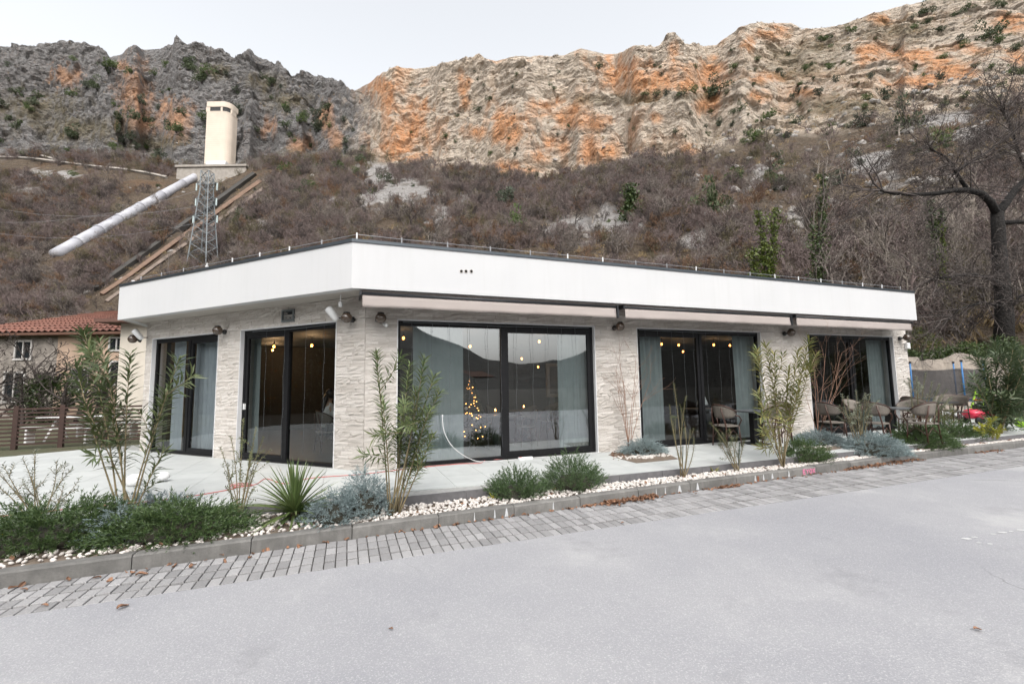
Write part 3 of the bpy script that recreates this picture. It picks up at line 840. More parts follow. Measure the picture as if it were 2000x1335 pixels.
ZW, ZS, ZT = 2.63, 3.025, 3.79
OFF = .605
bld = thing('restaurant_building', 'low flat-roofed restaurant with white roof band, split-stone pillars and glass doors', 'building', (WC[0], WC[1], 0))
W2r = s_of(1490, 740); W3l = s_of(1581, 740)
W1 = (.54, 4.60); W2 = (5.66, W2r); W3 = (W3l, 14.50); SEND = 15.13
D2 = (.68, 3.35); D1 = (4.07, 6.55); LEND = 6.82
LRf, LLf = 14.8142, 7.0522
Cf = np.array([-2.5885, 7.0339])
Rf, Lf_ = Cf + dR * LRf, Cf + dL * LLf
back = 9.0
Rfb, Lfb = Rf + nR * back, Lf_ + nR * 6.0
# roof band
def band(poly_o, th, z0, z1, mat, name):
    mb = MB()
    a, b, c = Lf_, Cf, Rf
    def off(d):                                   # points moved inward by d
        A = np.stack([nR, nL])
        return [Lf_ + nL * d, Cf + np.linalg.solve(A, np.array([d, d])), Rf + nR * d]
    o_, i_ = off(poly_o), off(poly_o + th)
    for k in range(2):
        q = [o_[k], o_[k + 1], i_[k + 1], i_[k]]
        mb.hexa([(x[0], x[1], z0) for x in q] + [(x[0], x[1], z1) for x in q])
    return obj(name, mb, mat, bld)
fas = band(0, .16, ZS, ZT, white_r, 'roof_band')
band(-.018, .22, ZT + .002, ZT + .055, coping_m, 'coping')
for a, b in ((Rf, Rfb), (Lf_, Lfb)):
    d = nrm(b - a); n_ = np.array([d[1], -d[0]]) * (.16 if a is Lf_ else -.16)
    q = [a + nR * .17, b, b + n_, a + nR * .17 + n_]
    if a is Lf_: q = [a + nL * .17 + dL * -.02, b, b + n_, a + nL * .17 + n_]
    ar = sum(q[i][0] * q[(i + 1) % 4][1] - q[(i + 1) % 4][0] * q[i][1] for i in range(4))
    if ar < 0: q = q[::-1]
    mb = MB(); mb.hexa([(x[0], x[1], ZS) for x in q] + [(x[0], x[1], ZT) for x in q]); obj('roof_band_return', mb, white_r, bld)
inn = [Lf_ + nL * .05, Cf + np.linalg.solve(np.stack([nR, nL]), np.array([.05, .05])), Rf + nR * .05, Rfb, Lfb]
mb = MB(); mb.prism(inn[::1], ZS + .004, ZS + .06); obj('soffit', mb, soffit_m, bld)
gravel_roof = pm('roof membrane', (.2, .2, .2), (.15, .15, .15), 5, .9)
inn2 = [Lf_ + nL * .2, Cf + np.linalg.solve(np.stack([nR, nL]), np.array([.2, .2])), Rf + nR * .2, Rfb, Lfb]
mb = MB(); mb.prism(inn2, ZT - .12, ZT - .05); obj('roof', mb, gravel_roof, bld)
# three drain holes in the band
hole_m = pm('drain hole', (.006, .006, .006), (.01, .01, .01), 5, .9)
ring_m = pm('drain sleeve', (.5, .45, .4), (.4, .36, .32), 5, .6)
for px in (901, 910, 920.5):
    s = s_of(px, 529.7, 'R', OFF); r = ray(px, 529.7); q = np.array(FR(s, OFF, 0)); t = q[1] / r[1]; z = EYE + r[2] * t
    mb = MB(); mb.lathe([(.026, 0), (.031, .0), (.031, .008), (.026, .008)], FR(s, OFF + .0005, z), 12, axis=(-nR[0], -nR[1], 0)); sl = obj('drain_sleeve', mb, ring_m, bld)
    mb = MB(); mb.lathe([(.025, 0), (.025, .006)], FR(s, OFF + .004, z), 12, axis=(-nR[0], -nR[1], 0)); obj('drain_hole', mb, hole_m, bld)
# wall cores (piers) behind the stone
core_m = pm('pier core', (.5, .47, .43), (.42, .4, .37), 4, .9)
mb = MB()
TH = .30
for a, b in ((-.02, W1[0]), (W1[1], W2[0]), (W2[1], W3[0]), (W3[1], SEND)): fbox(mb, FR, a, b, -TH, -.012, -.05, ZS)
for a, b in ((W1[0], W1[1]), (W2[0], W2[1]), (W3[0], W3[1])): fbox(mb, FR, a, b, -TH, -.012, ZW, ZS)
for a, b in ((.1, D2[0]), (D2[1], D1[0]), (D1[1], LEND)): fbox(mb, LF, a, b, -TH, -.012, -.05, ZS)
for a, b in (D2, D1): fbox(mb, LF, a, b, -TH, -.012, ZW, ZS)
obj('wall', mb, core_m, bld)
# plastered reveals
mb = MB()
for fr, a, b in ((FR, *W1), (FR, *W2), (FR, *W3), (LF, *D2), (LF, *D1)):
    fbox(mb, fr, a - .004, a + .012, -.2, .016, 0.002, ZW); fbox(mb, fr, b - .012, b + .004, -.2, .016, 0.002, ZW)
    fbox(mb, fr, a + .013, b - .013, -.2, .010, ZW - .014, ZW + .004)
obj('reveal', mb, reveal_m, bld)
# ---- split-face stone cladding
def stonemat():
    m, t, b = nodes('split-face limestone')
    g = N(t, 'NewGeometry'); oi = N(t, 'ObjectInfo')
    r = math_(t, 'FRACT', math_(t, 'ADD', g.outputs['Random Per Island'], oi.outputs['Random']))
    c = mixc(t, r, (.44, .405, .37), (.575, .54, .505))
    c = mixc(t, math_(t, 'MULTIPLY', ramp(t, noise(t, 14, 5, .65), .45, .72), .5), c, (.37, .32, .275))
    t.links.new(c, b.inputs['Base Color']); b.inputs['Roughness'].default_value = .9
    bump(t, b, noise(t, 38, 5, .65), .8, .014)
    return m
SM = stonemat()
def stone_shape(seed):
    r = np.random.RandomState(seed); nx, nz = 4, 3
    V, F = [], []
    for k in range(nz):
        for i in range(nx):
            e_ = (i in (0, nx - 1)) or (k in (0, nz - 1))
            V.append((i / (nx - 1) - .5, (-.35 if e_ else 0) * 1.0 - (0 if e_ else r.uniform(.15, .75)) + (r.uniform(-.15, .2) if e_ else 0), k / (nz - 1) - .5))
    for k in range(nz - 1):
        for i in range(nx - 1):
            a = k * nx + i; F.append((a, a + 1, a + 1 + nx, a + nx))
    # sides to the wall
    loop = list(range(nx)) + [nx * (k + 1) + nx - 1 for k in range(nz - 1)][0:] + [nx * (nz - 1) + i for i in range(nx - 2, -1, -1)] + [nx * k for k in range(nz - 2, 0, -1)]
    b0 = len(V)
    for i in loop: V.append((V[i][0], .6, V[i][2]))
    n = len(loop)
    for i in range(n): F.append((loop[i], b0 + i, b0 + (i + 1) % n, loop[(i + 1) % n]))
    return V, F
SH = [stone_shape(k) for k in range(8)]
SME = []
for V, F in SH:
    me = bpy.data.meshes.new('cladding_stone'); me.from_pydata(V, [], F); me.materials.append(SM); SME.append(me)
stl = []
def clad(fr, s0, s1, z0, z1):
    z = z0; 
    while z < z1 - .01:
        h = min(rng.choice([.055, .07, .085]), z1 - z)
        if z1 - (z + h) < .03: h = z1 - z
        s = s0
        while s < s1 - .005:
            l = rng.uniform(.12, .42)
            if s1 - (s + l) < .09: l = s1 - s
            stl.append((fr, s + l / 2, z + h / 2, l, h, rng.uniform(.018, .048)))
            s += l
        z += h
for a, b in ((0.0, W1[0] - .004), (W1[1] + .004, W2[0] - .004), (W2[1] + .004, W3[0] - .004), (W3[1] + .004, SEND)): clad(FR, a, b, 0.0, ZW)
clad(FR, 0, SEND, ZW + .004, ZS)
for a, b in ((0.0, D2[0] - .004), (D2[1] + .004, D1[0] - .004), (D1[1] + .004, LEND)): clad(LF, a, b, 0.0, ZW)
clad(LF, 0, LEND, ZW + .004, ZS)
stl.sort(key=lambda t: (np.hypot(*t[0](t[1], 0, 0)[:2])) / (1 if t[2] < 2.65 else .6))
restv, restf = [], []; base = 0
for k, (fr, s, z, l, h, dep) in enumerate(stl):
    c = np.array(fr(s, 0, z)); d = dR if fr is FR else dL; n_ = nR if fr is FR else nL
    ax = np.array([d[0], d[1], 0]) * (1 if fr is FR else -1); ay = np.array([n_[0], n_[1], 0])
    if k < 300:
        o = link('cladding_stone', SME[k % 8], None, bld)
        o.location = c - np.array(bld.location)
        o.rotation_euler = (0, 0, math.atan2(ax[1], ax[0])); o.scale = (l - .003, dep, h - .003)
    else:
        V, F = SH[k % 8]
        V = np.array(V) * np.array([l - .003, dep, h - .003])
        restv += [tuple(c + v[0] * ax + v[1] * ay + np.array([0, 0, v[2]])) for v in V]
        restf += [tuple(i + base for i in f) for f in F]; base += len(V)
mb = MB(); mb.v, mb.f = restv, restf
props(obj('stone_cladding', mb, SM, bld), kind='stuff')

# ---- glazed doors and windows (parts of the building)
PG = -.10
def glazing(fr, a, b, mull, slide, gl=None):
    """frame, mullion and two panes; the sliding leaf has a deeper frame of its own"""
    wn = bpy.data.objects.new('glass_door', None); COL.objects.link(wn); wn.parent = bld; wn.empty_display_size = .1
    c = np.array(fr((a + b) / 2, PG, 0)) - np.array(bld.location); wn.location = c
    z0, z1 = .012, ZW - .016
    fw = .05
    mb = MB()
    fbox(mb, fr, a + .013, a + .013 + fw, PG - .04, PG + .03, z0, z1); fbox(mb, fr, b - .013 - fw, b - .013, PG - .04, PG + .03, z0, z1)
    fbox(mb, fr, a + .014 + fw, b - .014 - fw, PG - .04, PG + .03, z1 - .09, z1); fbox(mb, fr, a + .014 + fw, b - .014 - fw, PG - .04, PG + .03, z0, z0 + .05)
    obj('frame', mb, frame_m, wn)
    mb = MB(); fbox(mb, fr, mull - .04, mull + .04, PG - .05, PG + .035, z0 + .051, z1 - .091); obj('mullion', mb, frame_m, wn)
    la, lb = (mull + .041, b - .064) if slide == 'hi' else (a + .064, mull - .041)
    mb = MB(); t = .075
    fbox(mb, fr, la, la + t, PG - .03, PG + .02, z0 + .052, z1 - .092); fbox(mb, fr, lb - t, lb, PG - .03, PG + .02, z0 + .052, z1 - .092)
    fbox(mb, fr, la + t + .001, lb - t - .001, PG - .03, PG + .02, z0 + .052, z0 + .052 + t); fbox(mb, fr, la + t + .001, lb - t - .001, PG - .03, PG + .02, z1 - .092 - t, z1 - .092)
    obj('sliding_leaf', mb, frame_m, wn)
    for p0, p1, zz0, zz1 in ((a + .055, mull - .03, z0 + .04, z1 - .08), (mull + .03, b - .055, z0 + .04, z1 - .08)):
        mb = MB(); mb.add([fr(p0, PG - .006, zz0), fr(p1, PG - .006, zz0), fr(p1, PG - .006, zz1), fr(p0, PG - .006, zz1)], [(0, 1, 2, 3) if fr is FR else (3, 2, 1, 0)])
        obj('pane', mb, gl or GL, wn)
    return wn
glazing(FR, *W1, s_of(982, 760, 'R', PG), 'hi')
glazing(FR, *W2, s_of(1371, 760, 'R', PG), 'lo', GLD)
glazing(FR, *W3, s_of(1668, 760, 'R', PG), 'lo', GLD)
g2 = glazing(LF, *D2, s_of(562, 760, 'L', PG), 'hi', GLD)
glazing(LF, *D1, s_of(369, 760, 'L', PG), 'lo', GLD)
mb = MB(); fbox(mb, LF, D2[1] - .115, D2[1] - .085, PG + .02, PG + .06, 1.0, 1.12); obj('handle', mb, pm('white plastic', (.75, .75, .75), (.7, .7, .7), 4, .4), g2)

# ---- interior shell
rb = [np.array(LF(LEND - .2, -TH, 0)[:2]), np.array(FR(.15, -TH, 0)[:2]), np.array(FR(SEND - .2, -TH, 0)[:2]), np.array(FR(SEND - .2, -7.5, 0)[:2]), np.array(LF(LEND - .2, -TH, 0)[:2]) + nR * 4.2]
floor_poly = [np.array(LF(LEND, -.05, 0)[:2]), np.array(FR(.02, -.05, 0)[:2]), np.array(FR(SEND, -.05, 0)[:2]), np.array(FR(SEND, -7.6, 0)[:2]), np.array(LF(LEND, -.05, 0)[:2]) + nR * 4.4]
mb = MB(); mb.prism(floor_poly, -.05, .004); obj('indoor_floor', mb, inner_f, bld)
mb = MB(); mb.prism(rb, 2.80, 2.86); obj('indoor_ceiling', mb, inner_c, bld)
for k in (2, 3, 4):
    a, b = rb[k], rb[(k + 1) % 5]; n_ = nrm(np.array([-(b - a)[1], (b - a)[0]])) * .12
    mb = MB(); q = [a, b, b + n_, a + n_]
    ar = sum(q[i][0] * q[(i + 1) % 4][1] - q[(i + 1) % 4][0] * q[i][1] for i in range(4))
    if ar < 0: q = q[::-1]
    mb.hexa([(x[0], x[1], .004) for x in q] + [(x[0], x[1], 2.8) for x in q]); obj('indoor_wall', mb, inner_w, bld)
# back side outer walls so that the house is closed
mb = MB(); fbox(mb, FR, SEND - .18, SEND, -8.0, -TH - .002, -.05, ZS); obj('side_wall', mb, core_m, bld)

# picture frame on the back wall, bright wall niches
pf = thing('picture_frame', 'large pale-framed picture hanging on the dark wall behind the middle window', 'picture', FR(7.7, -7.4, .9))
mb = MB(); fbox(mb, FR, 6.9, 8.5, -7.5, -7.42, .9, 2.2); obj('frame', mb, pm('pale wood', (.35, .33, .28), None, 8, .6), pf)
mb = MB(); fbox(mb, FR, 7.03, 8.37, -7.42, -7.40, 1.03, 2.07); obj('canvas', mb, pm('dim canvas', (.09, .09, .08), (.16, .15, .12), 2, .8), pf)

# ---- vent grille on the left wall
sv = s_of(561, 603, 'L', .05)
vg = thing('vent_grille', 'grey louvred vent grille in the stone above the left glass door', 'vent', LF(sv, .03, 2.72))
vm = pm('grey vent metal', (.22, .24, .25), None, 5, .4, metal=.5)
mb = MB()
for a, b, z0, z1 in ((-.17, -.14, 2.70, 2.94), (.14, .17, 2.70, 2.94), (-.14, .14, 2.70, 2.73), (-.14, .14, 2.91, 2.94)): fbox(mb, LF, sv + a, sv + b, .0, .045, z0, z1)
obj('frame', mb, vm, vg)
mb = MB(); fbox(mb, LF, sv - .14, sv + .14, .0, .008, 2.73, 2.91); obj('backing', mb, frame_m, vg)
for k in range(4):
    mb = MB(); z = 2.745 + k * .044
    mb.hexa([LF(sv + .139, .04, z), LF(sv - .139, .04, z), LF(sv - .139, .012, z + .018), LF(sv + .139, .012, z + .018), LF(sv + .139, .04, z + .004), LF(sv - .139, .04, z + .004), LF(sv - .139, .012, z + .022), LF(sv + .139, .012, z + .022)])
    obj('louvre', mb, vm, vg)

# ---- awnings
aw_m = pm('taupe awning cloth', (.36, .315, .295), (.33, .29, .27), 1.5, .85, bmp=.25, bscale=9, bdist=.01)
bar_m = pm('anthracite bar', (.018, .02, .024), (.03, .032, .036), 4, .4, metal=.3)
for n_aw, (pa, pb, word) in enumerate(((706, 1204, 'longest taupe awning, above the wide window beside the building corner'), (1219, 1543, 'taupe awning above the middle window, between two black arms'), (1553, 1778, 'taupe awning at the far right end of the building'))):
    p = .555; s0, s1 = s_of(pa, 600, 'R', p), s_of(pb, 620, 'R', p)
    a = thing('awning', word, 'awning', FR((s0 + s1) / 2, p, 2.95), 'awnings under the roof band')
    zt = 2.955
    mb = MB(); mb.tube([FR(s0, p, zt), FR(s1, p, zt)], .026, 10); obj('front_bar', mb, bar_m, a, smooth=True)
    # valance with hung folds
    n = int((s1 - s0) / .06); rows = 5; V = []
    for i in range(n + 1):
        for k in range(rows):
            s = s0 + .012 + (s1 - s0 - .024) * i / n; t = k / (rows - 1)
            wob = .012 * t * (vnoise(np.array([[s * 1.7, t, n_aw]]), 4)[0] + .6 * vnoise(np.array([[s * 5, t * 2, n_aw]]), 5)[0])
            V.append(FR(s, p + .004 + wob + .01 * t, zt - .02 - (.205 + .006 * vnoise(np.array([[s * 2.2, 0, 3]]), 8)[0]) * t))
    F = [(i * rows + k, i * rows + k + 1, (i + 1) * rows + k + 1, (i + 1) * rows + k) for i in range(n) for k in range(rows - 1)]
    mb = MB(); mb.add(V, F); va = obj('valance', mb, aw_m, a, smooth=True)
    va.modifiers.new('thick', 'SOLIDIFY').thickness = .003
    mb = MB(); V = []
    for i in range(n + 1):
        for k in range(4):
            s = s0 + .012 + (s1 - s0 - .024) * i / n; t = k / 3
            V.append(FR(s, .10 + (p - .10) * t, 2.995 + .012 * math.sin(t * 3)))
    mb.add(V, [(i * 4 + k, i * 4 + k + 1, (i + 1) * 4 + k + 1, (i + 1) * 4 + k) for i in range(n) for k in range(3)])
    cl_ = obj('cloth', mb, aw_m, a, smooth=True)
    cl_.modifiers.new('thick', 'SOLIDIFY').thickness = .003
    mb = MB(); fbox(mb, FR, s0, s1, .035, .10, 2.935, 3.02); obj('cassette', mb, aw_m, a)
    mb = MB(); mb.tube([FR(s0 + .01, p - .03, 2.998), FR(s1 - .01, p - .03, 2.998)], .022, 8); obj('cloth_roll', mb, aw_m, a, smooth=True)
    for s in np.arange(s0 + .25, s1 - .1, .62):
        mb = MB(); fbox(mb, FR, s - .03, s + .03, .42, .5, 3.015, 3.024); obj('soffit_bracket', mb, bar_m, a)
    if n_aw < 2:
        mb = MB(); fbox(mb, FR, s1 + .012, s1 + .055, p - .04, p + .02, 2.74, 2.924); obj('end_bracket', mb, bar_m, a)
    for s in (s0 - .02, s1 + .02):
        mb = MB(); fbox(mb, FR, s - .016, s + .016, .036, p + .03, 2.925, 2.99); obj('arm', mb, bar_m, a)

# ---- wall lamps: smoked globes on black brackets
bronze = pm('smoked glass globe', (.05, .035, .025), (.075, .05, .035), 3, .12, spec=.8)
lampw = pm('lamp bracket black', (.01, .01, .011), None, 4, .4)
def wall_lamp(fr, s, z, label, sgn):
    l = thing('wall_lamp', label, 'wall lamp', fr(s, .03, z), 'smoked globe wall lamps')
    mb = MB(); n_ = nR if fr is FR else nL
    mb.lathe([(.055, 0), (.055, .03), (.03, .045), (.02, .1)], fr(s, .025, z), 12, axis=(-n_[0], -n_[1], 0)); obj('bracket', mb, lampw, l, smooth=True)
    c = fr(s + sgn * .03, .2, z + .01)
    mb = MB(); mb.ball(c, .095, 16, 10); obj('globe', mb, bronze, l, smooth=True)
    mb = MB(); mb.lathe([(.05, -.012), (.062, 0), (.05, .014), (.02, .02)], (c[0], c[1], c[2] + .085), 12); obj('cap', mb, lampw, l, smooth=True)
wall_lamp(LF, s_of(683, 610, 'L', .1), 2.62, 'smoked globe wall lamp beside the white floodlight at the corner pillar', -1)
wall_lamp(LF, s_of(433, 640, 'L', .1), 2.62, 'smoked globe wall lamp between the two left glass doors', -1)
wall_lamp(LF, s_of(268, 655, 'L', .1), 2.62, 'smoked globe wall lamp at the far left end of the building', -1)
wall_lamp(FR, s_of(740, 616, 'R', .15), 2.60, 'smoked globe wall lamp under the left end of the longest awning', 1)
wall_lamp(FR, s_of(1206, 634, 'R', .15), 2.60, 'smoked globe wall lamp between the widest and the middle window', 1)
wall_lamp(FR, s_of(1540, 649, 'R', .15), 2.60, 'smoked globe wall lamp between the middle and the right window', 1)
wall_lamp(FR, s_of(1766, 658, 'R', .15), 2.58, 'smoked globe wall lamp at the right end of the front', 1)
# ---- white floodlights / speakers
wpl = pm('white plastic', (.75, .75, .75), (.7, .7, .7), 4, .4)
def speaker(fr, s, z, label, r=1):
    l = thing('loudspeaker', label, 'loudspeaker', fr(s, .06, z - .1), 'white outdoor loudspeakers')
    mb = MB(); n_ = nR if fr is FR else nL
    ax = nrm(np.array([-dR[0] * .35 - n_[0] * .35, -dR[1] * .35 - n_[1] * .35, .8]))
    c = np.array(fr(s, .22, z))
    mb.tube([c - ax * .14, c - ax * .12, c - ax * .1, c + ax * .1, c + ax * .125, c + ax * .14], [.03, .06, .072, .085, .07, .03], 10, squash=.8); obj('housing', mb, wpl, l, smooth=True)
    mb = MB(); mb.tube([fr(s, .02, z - .05), fr(s, .1, z - .06), tuple(c - ax * .06)], .012, 6); obj('bracket', mb, lampw, l)
speaker(LF, s_of(651, 606, 'L', .2), 2.72, 'white outdoor loudspeaker at the stone corner pillar')
speaker(LF, s_of(272, 645, 'L', .2), 2.72, 'white outdoor loudspeaker at the far left end of the building')
sn = thing('motion_sensor', 'small white sensor hanging from the soffit at the corner', 'sensor', LF(s_of(665, 585, 'L', .3), .3, 2.86))
q = np.array(sn.location)
mb = MB(); mb.lathe([(.032, -.05), (.035, 0), (.03, .03), (.015, .04)], q, 10); obj('head', mb, wpl, sn, smooth=True)
mb = MB(); mb.tube([q + np.array([0, 0, .04]), q + np.array([0, 0, .168])], .008, 6); obj('stem', mb, wpl, sn)
cam_t = thing('security_camera', 'small white security camera beside the lamp under the longest awning', 'camera', FR(s_of(752, 626, 'R', .1), .06, 2.5))
q = np.array(cam_t.location)
mb = MB(); mb.tube([q + np.array([-.03, .03, .04]), q + np.array([.05, -.07, -.01])], .03, 10); obj('body', mb, wpl, cam_t, smooth=True)
mb = MB(); mb.tube([FR(s_of(752, 626, 'R', .1), .02, 2.56), q + np.array([0, 0, .04])], .012, 6); obj('mount', mb, wpl, cam_t)
bx_ = thing('junction_box', 'white junction box on the right end of the front wall', 'box', FR(15.0, .05, 2.28))
mb = MB(); fbox(mb, FR, 14.98, 15.12, .03, .1, 2.28, 2.45); obj('body', mb, wpl, bx_); mb = MB(); fbox(mb, FR, 14.995, 15.105, .101, .108, 2.30, 2.43); obj('lid', mb, wpl, bx_)

# ---- lightning wire along the roof edge
lw_ = thing('lightning_wire', 'thin lightning wire on short posts along the roof edge', 'wire', (Cf[0], Cf[1], ZT + .055))
galv = pm('galvanised wire', (.35, .35, .36), None, 10, .4, metal=.6)
path = []
for k in range(int(LLf / .8), -1, -1):
    path.append(Cf + dL * min(LLf, k * .8) + nL * .1)
for k in range(1, int(LRf / .8) + 1):
    path.append(Cf + dR * k * .8 + nR * .1)
zw = ZT + .055
mb = MB(); mb.tube([(p[0], p[1], zw + .1) for p in path], .006, 5); obj('wire', mb, galv, lw_)
for p in path:
    mb = MB(); mb.tube([(p[0], p[1], zw), (p[0], p[1], zw + .13)], .013, 6); obj('post', mb, wpl if rng.rand() < .5 else galv, lw_)
an = thing('vent_pipe', 'thin white vent pipe standing on the roof', 'pipe', dp(971, 480, 9.6)); q = np.array(an.location); q[2] = ZT - .05
an.location = q
mb = MB(); mb.tube([q, (q[0], q[1], 4.05)], .018, 8); obj('pipe', mb, wpl, an); mb = MB(); mb.lathe([(.03, 0), (.03, .04), (.01, .05)], (q[0], q[1], 4.05), 8); obj('cap', mb, wpl, an)
for px, Y, word in ((262, 10.6, 'left'), (404, 9.4, 'middle')):
    p = dp(px, 520, Y); mb = MB()
    a_ = thing('roof_post', 'short white post on the %s of the left roof edge' % word, 'post', (p[0], p[1], ZT - .05))
    mb.tube([(p[0], p[1], ZT - .05), (p[0], p[1], ZT + .28)], .025, 8); obj('post', mb, wpl, a_); mb = MB(); mb.lathe([(.035, 0), (.035, .02)], (p[0], p[1], ZT + .28), 8); obj('cap', mb, wpl, a_)

# ---- curtains
sheer = pm('sheer curtain', (.35, .385, .385), (.28, .315, .32), 3, .9)
sheer_w = pm('white sheer curtain', (.58, .61, .66), (.48, .51, .56), 3, .9)
def curtain(fr, a, b, label, mat, p=-.32, z0=.03, z1=2.6, flare=.0):
    n = max(10, int(abs(b - a) / .022)); V = []; rows = 8
    ph = rng.rand() * 9
    for i in range(n + 1):
        for k in range(rows):
            t = k / (rows - 1); s = a + (b - a) * i / n + flare * (1 - t) ** 2 * (1 if b > a else -1) * i / n
            w_ = .035 * math.sin(s * 42 + ph + .5 * math.sin(3 * t + s * 9)) * (.6 + .4 * vnoise(np.array([[s * 3, t, ph]]), 3)[0])
            V.append(fr(s, p + w_, z0 + (z1 - z0) * t))
    mb = MB(); mb.add(V, [(i * rows + k, (i + 1) * rows + k, (i + 1) * rows + k + 1, i * rows + k + 1) for i in range(n) for k in range(rows - 1)])
    t_ = thing('curtain', label, 'curtain', fr((a + b) / 2, p, z0), 'curtains behind the glass')
    obj('cloth', mb, mat, t_, smooth=True)
    mb = MB(); mb.tube([fr(a, p, z1 + .03), fr(b, p, z1 + .03)], .012, 6); obj('rail', mb, frame_m, t_)
sr = lambda x: s_of(x, 760, 'R', -.32); sl = lambda x: s_of(x, 760, 'L', -.32)
curtain(FR, sr(806), sr(905), 'grey-green sheer curtain behind the left pane of the widest window', sheer)
curtain(FR, sr(1090), sr(1152), 'grey-green sheer curtain at the right end of the widest window', sheer)
curtain(FR, sr(1246), sr(1296), 'grey-green curtain at the left end of the middle window', sheer)
curtain(FR, sr(1436), sr(1490), 'grey-green curtain at the right end of the middle window', sheer)
curtain(FR, sr(1700), sr(1745), 'dim sheer curtain at the right end of the right window', sheer, flare=0)
curtain(LF, sl(424), sl(380), 'white sheer curtain behind the right pane of the far left glass door', sheer_w)
curtain(LF, sl(362), sl(336), 'white sheer curtain in the middle of the far left glass door', sheer_w)
curtain(LF, sl(322), sl(296), 'pale grey curtain at the left end of the far left glass door', sheer)
curtain(LF, sl(505), sl(488), 'narrow grey curtain at the left side of the second glass door', sheer)

# ---- fairy-light strings hung in front of the panes
fl_m = pm('clear fairy-light cable', (.13, .14, .15), (.10, .11, .12), 5, .5)
bulb_off = pm('unlit fairy bulb', (.75, .78, .8), None, 5, .3)
def fairy(fr, a, b, label, gap=.33):
    t_ = thing('fairy_light_curtain', label, 'string lights', fr((a + b) / 2, -.03, 2.5), 'unlit fairy-light curtains in the windows')
    mb = MB(); mb.tube([fr(a, -.035, 2.585), fr((a + b) / 2, -.035, 2.565), fr(b, -.035, 2.585)], .005, 4); obj('top_cable', mb, fl_m, t_)
    s = a + gap * .5
    while s < b:
        L_ = rng.uniform(2.2, 2.52); mb = MB(); pts = []
        for k in range(9):
            pts.append(fr(s + .012 * math.sin(k * 1.9 + s * 7), -.035 + .006 * math.sin(k * 2.3), 2.58 - L_ * k / 8))
        mb.tube(pts, .0024, 3, cap=False)
        for k in range(1, 16): mb.ball(np.array(pts[k // 2]) + np.array([.004, 0, -L_ / 16 * (k % 2)]), .0055, 4, 3)
        obj('light_string', mb, fl_m, t_); s += gap * rng.uniform(.8, 1.2)
fairy(FR, W1[0] + .1, W1[1] - .1, 'unlit fairy-light strings hanging in the widest window')
fairy(FR, W2[0] + .1, W2[1] - .1, 'unlit fairy-light strings hanging in the middle window')
fairy(FR, W3[0] + .1, W3[1] - .1, 'unlit fairy-light strings hanging in the right window', .32)
fairy(LF, D2[0] + .1, D2[1] - .3, 'unlit fairy-light strings hanging in the second glass door', .5)

# ---- pendant bulbs inside
glow = emit('warm bulb', (1.0, .36, .08), 5)
cord_m = lampw
for px, py, Y, word in ((535, 676, 12.5, 'above the left pane of the second glass door'), (533, 667, 14, 'deepest behind the second glass door'), (609, 674, 12, 'behind the right pane of the second glass door'), (788, 659, 11, 'at the left edge of the widest window'), (918, 676, 12, 'in the left pane of the widest window'),
                        (1053, 657, 12.5, 'at the top of the right pane of the widest window'), (1019, 700, 15, 'low in the right pane of the widest window'), (1051, 716, 16, 'lowest behind the widest window'),
                        (1292, 669, 14, 'beside the left curtain of the middle window'), (1325, 663, 14.5, 'second from the left in the middle window'), (1334, 686, 16, 'lowest in the middle window'), (1394, 673, 14.6, 'right of the mullion of the middle window'), (1425, 667, 15, 'beside the right curtain of the middle window'),
                        (1594, 681, 16.2, 'left of two in the right window'), (1631, 680, 16.5, 'right of two in the right window')):
    c = dp(px, py, Y); c[2] = min(c[2], 2.62)
    t_ = thing('pendant_bulb', 'lit bare pendant bulb ' + word, 'pendant lamp', tuple(c), 'lit pendant bulbs indoors')
    mb = MB(); mb.ball(c, .034, 10, 6, (1, 1, 1.15)); obj('bulb', mb, glow, t_, smooth=True)
    mb = MB(); mb.tube([c + np.array([0, 0, .045]), (c[0], c[1], 2.8)], .006, 5); obj('cord', mb, cord_m, t_)
    mb = MB(); mb.lathe([(.022, 0), (.022, .05), (.008, .06)], c + np.array([0, 0, .045]), 8); obj('socket', mb, cord_m, t_)
    ld = bpy.data.lights.new('bulb_light', 'POINT'); ld.energy = 16 if px < 700 else 2.5; ld.color = (1, .6, .3); ld.shadow_soft_size = .04
    lo_ = bpy.data.objects.new('bulb_light', ld); COL.objects.link(lo_); lo_.parent = t_; lo_.location = (0, 0, -.06)

# ---- Christmas tree behind the widest window
ct = gp(920, 893, 0.0); ct = np.array([*(ct[:2] * 1.16), .004])
xt = thing('christmas_tree', 'Christmas tree with warm lights and white baubles behind the widest window', 'christmas tree', tuple(ct))
r = np.random.RandomState(3); n = 1500
h = r.rand(n) ** .8; rad = (1 - h) * .42 * np.sqrt(r.rand(n)); a = r.rand(n) * 6.283
Pp = np.stack([rad * np.cos(a), rad * np.sin(a), .2 + h * 1.35], 1); Dd = np.stack([np.cos(a), np.sin(a), -.25 + .6 * h], 1)
V, F = leaves(Pp, Dd + r.normal(0, .3, (n, 3)), r.normal(0, 1, (n, 3)), .13, .035)
link('branches', npmesh('branches', V, F), leafmat('fir green', (.012, .03, .015), (.02, .045, .02)), xt)
mb = MB(); mb.tube([(0, 0, 0), (0, 0, 1.2)], [.03, .01], 6); link('trunk', None) if False else None
tr_ = bpy.data.meshes.new('trunk'); tr_.from_pydata(mb.v, [], mb.f); link('trunk', tr_, pm('bark', (.07, .05, .04), None, 20, .9), xt)
mb = MB()
for k in range(70):
    hh = r.rand() ** .7; aa = -1.57 + r.uniform(-1.6, 1.6); rr_ = (1 - hh) * .42 + .02
    mb.ball((rr_ * math.cos(aa), rr_ * math.sin(aa), .2 + hh * 1.35), .012, 6, 4)
